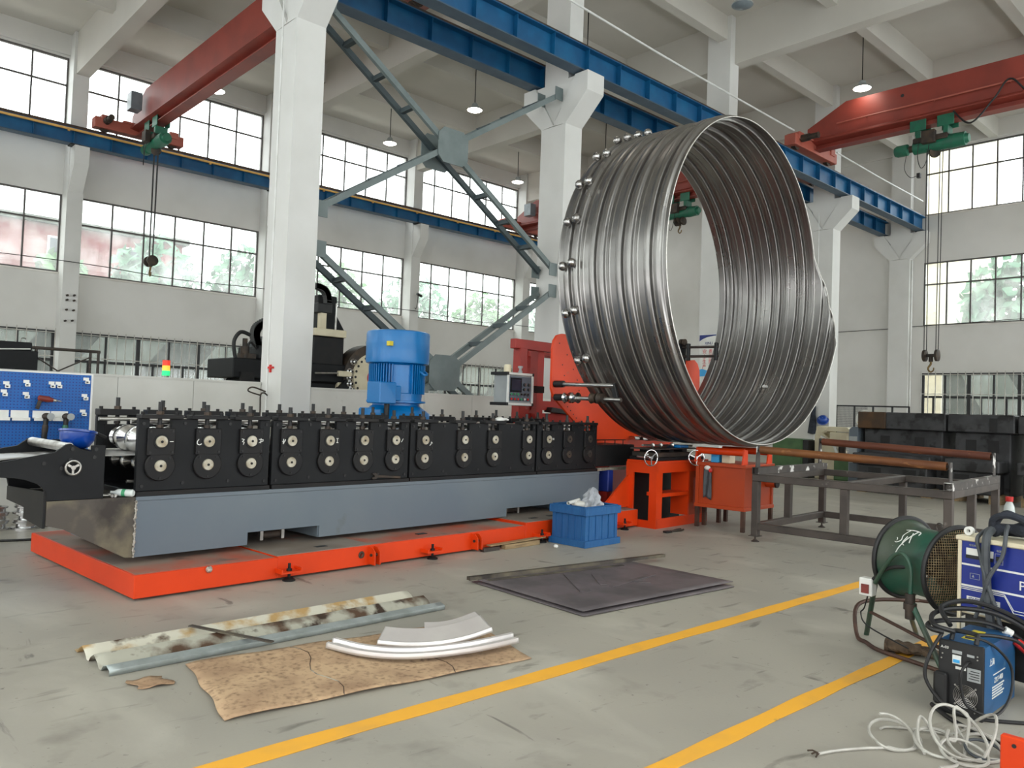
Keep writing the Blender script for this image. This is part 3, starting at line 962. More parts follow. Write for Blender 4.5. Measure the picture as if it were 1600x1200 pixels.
# pendant lamps
def lamp(x, y, lit, label):
    t = thing('pendant_lamp', label, 'lamp', (x, y, 10.4), 'pendant lamps under the roof')
    MB().cyl((x, y, 10.66), (x, y, 11.95), 0.014, n=8).build('rod', 'black', t)
    MB().lathe([(0.05, 0.26), (0.09, 0.22), (0.1, 0.16), (0.2, 0.1), (0.235, 0.055), (0.235, 0.045)], (x, y, 10.42), (0, 0, 1), 28).build('lamp_housing', 'grey', t)
    MB().lathe([(0.02, 0.0), (0.15, 0.012), (0.22, 0.044), (0.22, 0.05)], (x, y, 10.42), (0, 0, 1), 28).build('diffuser', 'lamp' if lit else 'lampoff', t)
names = {8.9: 'first', 14.9: 'second', 20.9: 'third', 26.9: 'fourth'}
lines = {22.7: 'window-side row', 18.2: 'middle row of the left bay', 13.7: 'row nearest the columns in the left bay', 9.2: 'column-side row of the right bay', 4.7: 'middle row of the right bay'}
for x in names:
    for y in lines:
        if y == 4.7 and x < 20:
            continue
        lit = not (x == 14.9 and y == 9.2)
        lamp(x, y, lit, ('lit' if lit else 'unlit') + ' pendant lamp, %s along the %s' % (names[x], lines[y]))

# wires, conduits and small fittings on the building
tag(MB().tube([(8.5, 10.7, 9.73), (11.1, 10.7, 9.66), (14.5, 10.7, 9.55), (18.4, 10.7, 9.49), (20.1, 10.7, 9.47)], 0.022, 8, k=6).tube([(22.7, 10.7, 9.5), (26, 10.7, 9.44), (29.4, 10.7, 9.42)], 0.022, 8, k=6).build('safety_rope', 'conduit', loc=(20, 10.7, 10)),
    'white rope strung along above the near blue girder', 'rope')
for k, lab in ((0, 'thin white conduit down the left face of the first column'), (3, 'thin white conduit down the fourth column')):
    x = 5.55 + 6 * k
    tag(MB().cyl((x, 11.62, 0.2), (x, 11.62, 8.0), 0.014, n=8).build('conduit', 'conduit', loc=(x, 11.62, 0.2)), lab, 'conduit')
tag(MB().cyl((29.72, 11.13, 0.0), (29.72, 11.13, 7.4), 0.03, n=8).build('conduit', 'conduit', loc=(29.72, 11.12, 0.0)), 'white downpipe on the corner column by the end wall window', 'conduit')
w = [(-5.5, 25.14, 5.3), (0.2, 25.14, 5.22), (5.9, 25.14, 5.3), (8.9, 25.14, 5.2), (11.96, 25.14, 5.28), (15, 25.14, 5.16), (17.96, 25.14, 5.22), (21, 25.14, 5.12), (23.96, 25.14, 5.2), (29.8, 25.14, 5.1)]
tag(MB().tube(w, 0.012, 6, k=4).build('wall_wire', 'rope', loc=(0, 25.14, 5.2)), 'thin dark wire sagging across the lower left windows', 'wire')
tag(MB().tube([(29.83, 11.0, 5.02), (29.83, 8, 5.1), (29.83, 4, 5.2)], 0.012, 6, k=4).tube([(29.83, 14, 4.95), (29.83, 12, 4.98), (29.83, 11, 5.02)], 0.012, 6).build('wall_wire', 'rope', loc=(29.8, 8, 5.05)), 'thin wire along the end wall below the right window', 'wire')
t = thing('wall_camera', 'small black camera on a bracket on the wall column above the blue motor', 'camera', (18.05, 25.05, 5.75))
MB().tube([(18.0, 25.2, 5.35), (17.98, 25.1, 5.3), (17.98, 25.02, 5.55), (17.98, 25.0, 5.8)], 0.014, 6, k=5).build('bracket', 'black', t)
MB().cyl((17.9, 24.95, 5.86), (18.14, 24.98, 5.8), 0.05, n=12).build('camera_body', 'black', t)
t = thing('column_anchor_studs', 'eight dark anchor studs left in the first wall column', 'studs', (5.98, 25.19, 3.6))
for (x, z) in ((5.88, 4.33), (6.06, 4.35), (5.88, 4.2), (6.06, 4.2), (5.88, 3.92), (6.06, 3.92), (5.86, 3.6), (6.04, 3.62)):
    MB().cyl((x, 25.2, z), (x, 25.1, z), 0.03, n=8).build('stud', 'grime', t)

# ---------------------------------------------------------------- orange swivel platform under the line
PF = lthing('swivel_platform', 'long low orange steel platform under the roll forming machine', 'platform', 3.4, 1.2)
b = MB()
b.box(0, 1.2, 0, 2.44, 0.02, 0.196)
b.box(1.2, 4.4, 0, 2.44, 0.02, 0.205)
b.box(4.4, 6.69, 0.0, 2.44, 0.02, 0.236)
b.build('deck', ['orange'], PF, bevel=0.004, smooth=0)
b = MB()
b.box(0.02, 1.18, 0.03, 2.4, 0.196, 0.1985)
b.build('dusty_top', 'orangetop', PF, smooth=0)
MB().box(1.2, 2.2, 0.015, 2.42, 0.205, 0.212).build('cover_plate', 'dustplate', PF, smooth=0)
MB().box(4.42, 6.66, 0.015, 2.42, 0.236, 0.243).build('cover_plate', 'dustplate', PF, smooth=0)
b = MB()
b.box(2.2, 4.38, 0.03, 2.4, 0.205, 0.2075)
b.build('dusty_top', 'orangetop', PF, smooth=0)
for (u, v) in ((1.75, 0.18), (3.0, 0.22), (4.75, 0.2), (5.1, 0.22)):
    b = MB()
    b.box(u - 0.06, u + 0.06, v - 0.03, v + 0.03, 0.2, 0.2455 if u > 4.4 else 0.2135)
    b.build('deck_slot', 'black', PF, smooth=0)
for u in (1.28, 2.92, 4.62, 6.3):
    b = MB()
    b.box(u - 0.1, u + 0.1, -0.11, 0.0, 0.07, 0.085)
    b.box(u - 0.1, u - 0.088, -0.11, 0.0, 0.085, 0.11)
    b.box(u + 0.088, u + 0.1, -0.11, 0.0, 0.085, 0.11)
    f = b.build('levelling_foot', 'orange', PF, smooth=0)
    b = MB()
    b.cyl((u, -0.06, 0.012), (u, -0.06, 0.15), 0.013, n=10)
    b.cyl((u, -0.06, 0.085), (u, -0.06, 0.105), 0.024, n=6)
    b.lathe([(0.055, 0), (0.055, 0.012), (0.03, 0.03), (0.02, 0.03)], (u, -0.06, 0.0), (0, 0, 1), 18)
    b.build('levelling_bolt', 'dark2', f)
for u in (2.2, 3.56):
    b = MB()
    for s in (-0.03, 0.03):
        b.prism([(-0.1, 0.03), (-0.1, 0.06), (-0.095, 0.15), (-0.05, 0.19), (0.0, 0.195), (0.0, 0.03)], 'yz', u + s - 0.006, u + s + 0.006)
    b.build('joint_flange', 'orange', PF, smooth=0)
    MB().cyl((u - 0.05, -0.05, 0.12), (u + 0.05, -0.05, 0.12), 0.014, n=10).build('joint_bolt', 'grime', PF)
b = MB()
b.lathe([(0.03, 0), (0.035, 0.004), (0.02, 0.006), (0.014, 0.0)], (2.08, 0.0, 0.125), (0, -1, 0), 18)
b.build('lifting_eye', 'grime', PF)
b = MB()
b.lathe([(0.024, 0), (0.028, 0.014), (0.018, 0.03), (0.004, 0.034)], (0.58, 0.0, 0.175), (0, -1, 0), 14)
b.build('grease_lump', 'weld', PF)

# ---------------------------------------------------------------- roll forming machine
RF = lthing('roll_forming_machine', 'long black and grey roll forming machine with round shaft ends along its side', 'machine', 3.2, 1.2, 0.2)
ZB = 0.735
# bed: painted side with two cut-outs, top, back
side = [(0.155, 0.25), (1.147, 0.25), (1.147, 0.36), (1.89, 0.36), (1.89, 0.25), (4.52, 0.25), (4.52, 0.345), (5.55, 0.345), (5.55, 0.25), (6.36, 0.25), (6.36, 0.70), (0.155, 0.70)]
MB().prism(side, 'xz', 0.43, 0.45).build('bed_side', 'bed', RF, bevel=0.003, smooth=0)
MB().prism(side, 'xz', 1.84, 1.86).build('bed_side', 'bed', RF, smooth=0)
b = MB()
b.box(0.155, 6.36, 0.425, 1.86, 0.70, ZB)
b.build('bed_top', 'bed', RF, bevel=0.003, smooth=0)
b = MB()
b.box(6.34, 6.36, 0.45, 1.84, 0.25, 0.70)
b.box(0.155, 0.175, 0.45, 1.84, 0.25, 0.70)
for u in (1.13, 1.88, 4.5, 5.55):
    b.box(u, u + 0.016, 0.45, 1.84, 0.25, 0.7)
b.box(0.175, 6.34, 0.45, 1.84, 0.5, 0.515)
b.build('bed_frame', 'bed', RF, smooth=0)
for u in (1.42, 4.72):
    b = MB()
    b.cyl((u - 0.06, 0.62, 0.29), (u + 0.16, 0.62, 0.29), 0.035, n=16)
    f = b.build('support_roller', 'grime', RF)
    b = MB()
    for q in (u - 0.07, u + 0.15):
        b.box(q, q + 0.03, 0.57, 0.67, 0.25, 0.45)
    b.build('roller_bracket', 'steel', f, smooth=0)
# unpainted nose plate with its sloping underside, weld seam, and the stepped end plate
MB().prism([(0.153, 0.25), (0.09, 0.255), (-0.37, 0.52), (-0.49, 0.555), (-0.49, 0.735), (0.153, 0.735)], 'xz', 0.432, 0.448).build('nose_plate', 'rawplate', RF, smooth=0)
b = MB()
rnd = random.Random(3)
b.tube([(0.156 + rnd.uniform(-0.006, 0.006), 0.428, 0.25 + i * 0.0123) for i in range(38)], lambda q: 0.009 + 0.003 * math.sin(q * 190), 6)
b.build('weld_bead', 'weld', RF)
MB().prism([(0.44, 0.535), (0.9, 0.56), (0.9, 0.645), (1.36, 0.66), (1.36, 0.77), (0.44, 0.81)], 'yz', -0.51, -0.492).build('end_plate', 'dark2', RF, smooth=0)
b = MB()
b.box(-0.49, 0.153, 0.45, 1.36, 0.70, 0.735)
b.box(-0.02, 0.0, 0.45, 1.36, 0.42, 0.7)
b.build('nose_top', 'rawplate', RF, smooth=0)

# ---- entry guide
g = MB()
out = [(-1.25, 0.96), (-1.2, 0.935), (-0.8, 0.925), (-0.7, 0.915), (-0.62, 0.895), (-0.55, 0.865), (-0.51, 0.825), (-0.5, 0.775), (-0.5, 0.736), (-0.09, 0.736), (-0.09, 1.15), (-0.19, 1.15), (-0.19, 1.105), (-0.27, 1.125), (-0.34, 1.165), (-0.37, 1.16), (-0.45, 1.10), (-0.8, 1.035), (-1.25, 1.0)]
def hole_dots(pts, v, r, parent, name='bolt_head', mat='black'):
    for (a, c) in pts:
        MB().cyl((a, v, c), (a, v - 0.006, c), r, n=12).build(name, mat, parent)
gp = g.prism(out, 'xz', 0.44, 0.47).build('guide_plate', 'dark', RF, bevel=0.003, smooth=0)
hole_dots(((-0.33, 1.125), (-0.16, 1.12), (-0.17, 1.06), (-0.52, 1.02), (-0.40, 0.98), (-0.34, 1.045)), 0.44, 0.014, gp)
MB().prism(out, 'xz', 1.36, 1.39).build('guide_plate', 'dark', RF, bevel=0.003, smooth=0)
MB().cyl((-0.345, 0.47, 1.135), (-0.345, 1.36, 1.135), 0.036, n=24).build('guide_roller', 'steel', RF)
b = MB()
b.cyl((-0.3, 0.47, 0.985), (-0.3, 1.36, 0.985), 0.018, n=12)
b.cyl((-0.95, 0.47, 0.985), (-0.95, 1.36, 0.985), 0.016, n=12)
b.cyl((-0.15, 0.47, 0.86), (-0.15, 1.36, 0.86), 0.018, n=12)
b.build('guide_tie_bar', 'dark2', RF)
b = MB()
b.box(-0.6, -0.5, 0.47, 1.36, 0.90, 0.925)
b.build('guide_cross_plate', 'dark2', RF, smooth=0)
b = MB()
b.box(-0.28, -0.1, 0.5, 1.33, 1.088, 1.1)
b.build('guide_table', 'dark', RF, smooth=0)
# small hand wheel on the guide
c = Vector((-0.33, 0.405, 0.985))
b = MB()
n = 28
b.tube([c + Vector((0.052 * math.cos(2 * PI * i / n), 0, 0.052 * math.sin(2 * PI * i / n))) for i in range(n)], 0.009, 8, closed=True)
for k in range(3):
    a = 0.5 + k * 2 * PI / 3
    b.bar(c, c + Vector((0.05 * math.cos(a), 0, 0.05 * math.sin(a))), 0.016, 0.008, up=(0, 1, 0))
b.cyl(c + Vector((0, -0.012, 0)), c + Vector((0, 0.035, 0)), 0.017, n=14)
b.build('adjusting_wheel', 'steel', RF)

# ---- roll stands
STANDS = ((0.157, 1.335, (0.336, 0.742, 1.143)), (1.365, 2.975, (1.55, 1.968, 2.379, 2.781)),
          (3.0, 5.03, (3.187, 3.78, 4.273, 4.878)), (5.06, 6.31, (5.258, 5.674, 6.116)))
VF, VR = 0.452, 1.40          # outer faces of the front and rear plates
ZT, ZU, ZL = 1.365, 1.178, 0.979
def roll(u, z, upper, parent, mat):
    prof = []
    y = 0.0
    L = 0.78
    base, amp = (0.046, 0.028) if not upper else (0.085, 0.03)
    N = 36
    for i in range(N + 1):
        q = i / N
        w = math.sin(q * PI * 6 + (0 if upper else PI / 2))
        r = base + amp * max(-1, min(1, 1.8 * w)) * (1 if upper else 1)
        prof.append((r, q * L))
    b = MB()
    b.lathe(prof, (u, 0.54, z), (0, 1, 0), 20)
    return b.build('forming_roll', mat, parent)
for si, (ua, ub, shafts) in enumerate(STANDS):
    b = MB()
    b.box(ua - 0.004, ub + 0.004, 0.425, VR + 0.03, ZB, 0.775)
    stand = b.build('roll_stand', 'dark2', RF, bevel=0.003, smooth=0)
    # front and rear plates: comb outline with a slot over every upper block
    for v0 in (VF, VR - 0.045):
        poly = [(ua, 0.775), (ub, 0.775), (ub, ZT)]
        for u in reversed(shafts):
            poly += [(u + 0.09, ZT), (u + 0.09, 1.045), (u - 0.09, 1.045), (u - 0.09, ZT)]
        poly += [(ua, ZT)]
        MB().prism(poly, 'xz', v0, v0 + 0.045).build('side_plate', 'dark', stand, bevel=0.003, smooth=0)
    b = MB()
    for v in (0.56, 1.26):
        b.cyl((ua - 0.02, v, 1.335), (ub + 0.012, v, 1.335), 0.018, n=12)
    b.cyl((ua - 0.03, 0.56, 0.85), (ua + 0.2, 0.56, 0.83), 0.014, n=10)
    b.build('tie_rod', 'steel', stand)
    pts = [(ua + 0.04, 1.325), (ua + 0.045, 0.815), (ub - 0.045, 0.815), (ub - 0.04, 1.325)]
    for a, c in zip(shafts, shafts[1:]):
        pts += [((a + c) / 2, 1.33), ((a + c) / 2, 0.83)]
    hole_dots(pts, VF, 0.014, stand, 'plate_bolt')
    for k, u in enumerate(shafts):
        far = (si == 3)
        # upper sliding block with its shaft end
        b = MB()
        b.box(u - 0.112, u + 0.112, VF - 0.03, VF + 0.045, 1.065, 1.288)
        blk = b.build('bearing_block', 'dark2', stand, bevel=0.005, smooth=0)
        MB().cyl((u, VF - 0.034, ZU), (u, VF - 0.026, ZU), 0.066, n=28).build('bore_rim', 'dark', blk)
        MB().lathe([(0.0, 0.0), (0.046, 0.0), (0.05, -0.006), (0.05, -0.03)], (u, VF - 0.042, ZU), (0, -1, 0), 28, caps=False).build('shaft_end', 'ivory' if not far or k == 0 else 'grime', blk)
        MB().cyl((u, VF - 0.046, ZU), (u, VF - 0.04, ZU), 0.011, n=10).build('centre_hole', 'dark2', blk)
        hole_dots(((u - 0.09, 1.262), (u + 0.09, 1.262), (u - 0.09, 1.09), (u + 0.09, 1.09)), VF - 0.03, 0.009, blk)
        # lower round flange
        fl = MB().lathe([(0.118, 0.0), (0.124, 0.006), (0.124, 0.03)], (u, VF - 0.028, ZL), (0, 1, 0), 36).build('bearing_flange', 'dark2', stand)
        MB().lathe([(0.0, 0.0), (0.045, 0.0), (0.049, -0.006), (0.049, -0.03)], (u, VF - 0.04, ZL), (0, -1, 0), 28, caps=False).build('shaft_end', 'ivory' if not far or k == 0 else 'grime', fl)
        MB().cyl((u, VF - 0.044, ZL), (u, VF - 0.038, ZL), 0.011, n=10).build('centre_hole', 'dark2', fl)
        hole_dots([(u + 0.098 * math.cos(a), ZL + 0.098 * math.sin(a)) for a in (R(40), R(140), R(-90))], VF - 0.028, 0.008, fl)
        for v in (VF, VR):
            s = -1 if v == VF else 1
            vb = v + (0.0225 if v == VF else -0.0225)
            w = 0.172 if (si + k) % 2 == 0 else 0.16
            zt = ZT if v == VF else ZT + 0.022
            b = MB()
            b.box(u - w, u + w, vb - 0.065, vb + 0.055, ZT, zt + 0.035)
            cl = b.build('clamp_bar', 'dark2', stand, bevel=0.004, smooth=0)
            b = MB()
            for q in (-w + 0.03, w - 0.03):
                b.cyl((u + q, vb, zt + 0.03), (u + q, vb, zt + 0.058), 0.016, n=6)
            b.build('clamp_bolt', 'dark2', cl)
            b = MB()
            b.cyl((u, vb, 1.26), (u, vb, zt + (0.125 if (si + k) % 3 else 0.14)), 0.018, n=12)
            b.build('adjusting_screw', 'black', cl)
            b = MB()
            b.cyl((u, vb, zt + 0.035), (u, vb, zt + 0.062), 0.03, n=6)
            b.build('lock_nut', 'grime', cl)
            MB().cyl((u, vb, 1.29), (u, vb, 1.315), 0.028, n=6).build('lock_nut', 'grime', cl)
            if v == VR:
                MB().box(u - 0.11, u + 0.11, VR - 0.05, VR + 0.03, 1.07, 1.285).build('bearing_block', 'dark2', stand, smooth=0)
        roll(u, ZU, True, stand, 'chrome' if si == 0 else 'steel')
        roll(u, ZL, False, stand, 'chrome' if si == 0 else 'steel')
# chalk marks written by hand on the blocks
def chalk(strokes, u, z, h, parent):
    b = MB()
    for s in strokes:
        for (a, c), (d, e) in zip(s, s[1:]):
            b.bar((u + a * h, VF - 0.0315, z + c * h), (u + d * h, VF - 0.0315, z + e * h), 0.003, 0.006, up=(0, 0, 1) if abs(d - a) > abs(e - c) else (1, 0, 0))
    b.build('chalk_mark', 'white', parent, smooth=0)
stand_objs = [o for o in kids(RF) if o.name.startswith('roll_stand')]
chalk([[(0, 0), (1, 0.02)]], 0.336 + 0.066, ZU, 0.032, stand_objs[0])
chalk([[(0.3, 1), (0, 0.6), (0, 0.2), (0.4, 0), (0.8, 0.2)]], 0.742 - 0.105, ZU - 0.03, 0.05, stand_objs[0])
chalk([[(0, 1), (0.5, 0.9), (0.1, 0.5), (0.5, 0.4), (0.3, 0)]], 1.143 - 0.1, ZU - 0.03, 0.05, stand_objs[0])
chalk([[(0, 0.8), (1, 0.7)], [(0.5, 1), (0.4, 0)], [(0, 0.1), (1, 0.5)]], 1.143 + 0.065, ZU - 0.02, 0.045, stand_objs[0])
chalk([[(0, 0.5), (0.7, 0.6)], [(0.3, 1), (0.2, 0), (0.7, 0.9)]], 1.55 - 0.105, ZU - 0.03, 0.05, stand_objs[1])
chalk([[(0, 0.0), (0.6, 0.0)], [(0, 1), (0.6, 1)], [(0.3, 0), (0.3, 1)]], 1.968 + 0.07, ZU - 0.02, 0.04, stand_objs[1])
chalk([[(0, 0), (0.6, 0.9)]], 2.781 + 0.07, ZU - 0.02, 0.04, stand_objs[1])
chalk([[(0, 0), (0.5, 0.4), (0.6, 1), (1, 0.6)]], 3.187 + 0.06, ZU - 0.06, 0.04, stand_objs[2])
chalk([[(0, 0.3), (1, 0.3)], [(0, 0.7), (1, 0.7)]], 5.258 + 0.065, ZU - 0.015, 0.036, stand_objs[3])
# exit guide after the last stand
b = MB()
b.box(6.365, 7.3, 0.5, 1.0, 0.79, 1.09)
b.build('exit_guide', 'black', RF, bevel=0.01, smooth=0)
b = MB()
for u in (6.42, 6.62, 6.86, 7.06):
    b.cyl((u, 0.54, 1.09), (u, 0.54, 1.16), 0.007, n=8)
b.cyl((6.40, 0.54, 1.158), (7.12, 0.54, 1.158), 0.007, n=8)
b.build('guide_rail', 'dark2', RF)
b = MB()
b.box(6.36, 7.25, 0.46, 0.50, 0.735, 0.775)
b.build('exit_ledge', 'ivory', RF, smooth=0)

# ---- vertical gear motor on the far side of the bed
MT = lthing('gear_motor', 'tall bright blue vertical gear motor behind the roll stands', 'motor', 4.33, 2.4, 0.256)
c = (4.34, 2.4)
b = MB()
b.box(c[0] - 0.42, c[0] + 0.42, c[1] - 0.19, c[1] + 0.5, 0.258, 1.24)
b.build('gearbox', 'motor', MT, bevel=0.02, smooth=40)
b = MB()
b.lathe([(0.48, 1.2), (0.52, 1.27), (0.52, 1.36), (0.46, 1.44), (0.37, 1.5), (0.32, 1.54), (0.32, 1.57), (0.4, 1.58), (0.4, 1.605), (0.34, 1.61)], (c[0], c[1], 0), (0, 0, 1), 40)
b.build('mounting_bell', 'motor', MT)
b = MB()
b.box(c[0] - 0.64, c[0] - 0.36, c[1] - 0.3, c[1] - 0.02, 1.26, 1.5)
b.build('side_housing', 'motor', MT, bevel=0.02, smooth=0)
b = MB()
b.lathe([(0.345, 1.6), (0.345, 1.66), (0.35, 1.66), (0.35, 1.7), (0.335, 1.71), (0.335, 2.08), (0.36, 2.1), (0.36, 2.11)], (c[0], c[1], 0), (0, 0, 1), 48)
b.build('motor_body', 'motor', MT)
b = MB()
for i in range(60):
    a = 2 * PI * i / 60
    if math.cos(a - R(244)) > 0.95:
        continue
    b.bar((c[0] + 0.355 * math.cos(a), c[1] + 0.355 * math.sin(a), 1.7), (c[0] + 0.355 * math.cos(a), c[1] + 0.355 * math.sin(a), 2.09), 0.055, 0.009, up=(-math.sin(a), math.cos(a), 0))
b.build('cooling_fins', 'motor', MT, smooth=0)
b = MB()
b.lathe([(0.40, 2.1), (0.425, 2.11), (0.43, 2.14), (0.43, 2.50), (0.42, 2.53), (0.38, 2.545), (0.37, 2.535), (0.36, 2.53), (0.05, 2.53)], (c[0], c[1], 0), (0, 0, 1), 48)
cv = b.build('fan_cover', 'motor', MT)
b = MB()
for r in (0.08, 0.14, 0.2, 0.26, 0.32):
    b.tube([(c[0] + r * math.cos(2 * PI * i / 32), c[1] + r * math.sin(2 * PI * i / 32), 2.54) for i in range(32)], 0.006, 6, closed=True)
b.build('fan_grille', 'motor', cv)
b = MB()
b.box(c[0] - 0.385, c[0] - 0.33, c[1] - 0.31, c[1] - 0.24, 2.32, 2.38)
b.build('rating_plate', 'yellowlabel', cv, smooth=0)
a = R(232)
b = MB()
b.box(c[0] - 0.60, c[0] - 0.33, c[1] - 0.42, c[1] - 0.14, 1.56, 1.84)
b.box(c[0] - 0.36, c[0] - 0.2, c[1] - 0.36, c[1] - 0.2, 1.6, 1.8)
b.build('terminal_box', 'motor', MT, bevel=0.012, smooth=0)
b = MB()
b.cyl((c[0] - 0.42, c[1] - 0.34, 1.56), (c[0] - 0.42, c[1] - 0.34, 1.32), 0.035, n=12)
b.build('cable_gland', 'black', MT)
b = MB()
b.tube([(c[0] + 0.1, c[1] - 0.36, 2.0), (c[0] + 0.13, c[1] - 0.42, 1.96), (c[0] + 0.19, c[1] - 0.4, 1.97), (c[0] + 0.21, c[1] - 0.34, 2.0)], 0.017, 8, k=6)
b.build('lifting_lug', 'motor', MT)

# ---- the strip being fed in
def strip(i, j):
    u = -1.6 + 7.9 * i
    if u < -0.1:
        z = 1.06 - 0.05 * min(1, max(0, (-0.1 - u) / 1.2)) + 0.02 * math.exp(-((u + 0.62) / 0.18) ** 2) * (1 - j)
    else:
        z = 1.06
    return (u, 0.55 + 0.74 * j, z)
tag(MB().grid(strip, 80, 6).build('steel_strip', 'sheet', solid=0.003, loc=(-0.6, 0.92, 1.05)), 'bright flat steel strip fed into the left end of the machine', 'steel strip')
o = bpy.data.objects['steel_strip']
o.location, o.rotation_euler = mw(-0.6, 0.92, 1.05), (0, 0, LA)

# ---- small things lying on the machine
def onl(o, u, v, z, label, cat):
    o.location, o.rotation_euler = mw(u, v, z), (0, 0, LA)
    return tag(o, label, cat)
t = lthing('hard_hat', 'blue hard hat upside down on the entry guide at the left end', 'hard hat', -0.19, 0.8, 1.1)
hp = [(0.01, 0.0), (0.06, 0.005), (0.10, 0.03), (0.125, 0.075), (0.13, 0.12), (0.134, 0.145)]
MB().lathe(hp + [(r - 0.005, h) for r, h in hp[::-1]], (-0.19, 0.8, 1.101), (0.12, 0.1, 1), 32, caps=False).build('shell', 'helmet', t)
b = MB()
b.lathe([(0.132, 0.13), (0.142, 0.135), (0.142, 0.15), (0.132, 0.152)], (-0.19, 0.8, 1.101), (0.12, 0.1, 1), 32, caps=False)
b.build('brim', 'helmet', t)
b = MB()
b.tube([(-0.06, 0.82, 1.24), (0.0, 0.83, 1.215), (0.05, 0.83, 1.19)], 0.014, 8)
b.build('chin_strap', 'black', t)
t = lthing('water_bottle', 'small clear plastic bottle lying on the bed beside the first roll stand', 'bottle', 0.07, 0.5, 0.736)
MB().lathe([(0.012, 0), (0.014, 0.03), (0.03, 0.06), (0.03, 0.1), (0.027, 0.11), (0.03, 0.12), (0.03, 0.18), (0.022, 0.19)], (0.01, 0.56, 0.767), (0.6, -0.75, 0), 18).build('bottle_body', 'bottle', t)
MB().lathe([(0.0305, 0.1), (0.0305, 0.13)], (0.01, 0.56, 0.767), (0.6, -0.75, 0), 18, caps=False).build('bottle_label', 'label_green', t)
rnd = random.Random(5)
for i in range(7):
    u, v = -0.06 + rnd.uniform(0, 0.13), 0.47 + rnd.uniform(0, 0.1)
    a = rnd.uniform(0, PI)
    b = MB()
    b.cyl((-0.03, 0, 0.012), (0.025, 0, 0.012), 0.008, n=8)
    b.cyl((-0.045, 0, 0.014), (-0.03, 0, 0.014), 0.014, n=6)
    o = b.build('loose_bolt', 'steel')
    o.location = mw(u, v, 0.736)
    o.rotation_euler = (0, 0, a)
    tag(o, 'loose steel bolt in the small heap on the bed beside the bottle', 'bolt', 'loose bolts on the machine bed')
b = MB()
b.bar((2.56, 0, 0.0), (2.87, 0, -0.022), 0.012, 0.024)
jaw = [(2.57, 0.016), (2.545, 0.036), (2.51, 0.036), (2.50, 0.024), (2.53, 0.012), (2.53, -0.006), (2.498, -0.012), (2.505, -0.03), (2.545, -0.032), (2.57, -0.014)]
b.prism(jaw, 'xz', -0.008, 0.008)
o = b.build('spanner', 'grime', bevel=0.003, smooth=0, loc=(2.7, 0, 0))
o.location, o.rotation_euler = mw(2.7, 0.4395, 0.808), (0, 0, LA)
tag(o, 'large open ended spanner leaning on the foot of the second roll stand', 'spanner')
t = lthing('work_gloves', 'pale cotton work glove lying on the roll stand clamps', 'glove', 4.35, 0.9, 1.37)
b = MB().sphere((4.4, 0.48, 1.415), 0.06, 1.3, 0.7, 0.5)
b.build('glove_body', 'white', t)
b = MB()
for i in range(4):
    b.tube([(4.44, 0.455 + i * 0.018, 1.418), (4.48, 0.45 + i * 0.02, 1.425), (4.51, 0.445 + i * 0.022, 1.412)], 0.011, 6, k=3)
b.build('glove_fingers', 'white', t)

# ---------------------------------------------------------------- the big spiral corrugated pipe
PC = Vector((9.95, 6.01, 3.445))
PR, LEAD = 2.282, 0.4335
psi = R(-87.93)
PN = Vector((math.cos(psi), math.sin(psi), 0))      # axis, towards the viewer
PE = Vector((-math.sin(psi), math.cos(psi), 0))     # across, to the right
def pipe_pt(phi, a, r):
    return PC + PN * a + PE * (r * math.cos(phi)) + Vector((0, 0, r * math.sin(phi)))
CP_ = ((0.0, -0.024), (0.12, -0.024), (0.185, 0.024), (0.265, 0.029), (0.345, 0.024), (0.405, -0.030), (0.475, -0.030), (0.535, 0.024), (0.615, 0.029), (0.695, 0.024), (0.76, -0.024), (1.0, -0.024))
def corr(s):
    """rolled profile across one strip: two full ridges, a flat with the lock seam at the strip edges"""
    r = 0.0
    for (a, p), (b, q) in zip(CP_, CP_[1:]):
        if a <= s <= b:
            f = (s - a) / (b - a)
            f = f * f * (3 - 2 * f)
            r = p + (q - p) * f
            break
    d = min(s, 1 - s)
    if d < 0.03:
        r += 0.008 * (1 - d / 0.03)
    return r
PT = thing('corrugated_pipe', 'huge shiny spiral corrugated steel pipe standing on its side at the end of the machine', 'pipe', (PC.x, PC.y, 1.15))
PHI0, TURNS = R(-17.5), 4.21
NS, NT = 84, 480
def shell(i, j):
    s = j
    t0 = -(36.0 / 360.0) * s
    t = t0 + (TURNS - t0) * i
    return pipe_pt(PHI0 - 2 * PI * t, LEAD * (1 - t) - LEAD * s, PR + corr(s))
MB().grid(shell, NT, NS).build('pipe_shell', 'pipe', PT, smooth=60, solid=0.004)
# bright sheared edge round the open end and along the slanting strip end
b = MB()
edge = []
for k in range(20, -1, -1):
    s = k / 20
    t0 = -(36.0 / 360.0) * s
    edge.append(pipe_pt(PHI0 - 2 * PI * t0, LEAD * (1 - t0) - LEAD * s + 0.002, PR + corr(s)))
for k in range(1, 181):
    t = k / 180
    if t > 0.985:
        break
    edge.append(pipe_pt(PHI0 - 2 * PI * t, LEAD * (1 - t) + 0.003, PR + corr(0)))
b.tube(edge, 0.007, 6)
b.build('cut_edge', 'pipe_edge', PT)
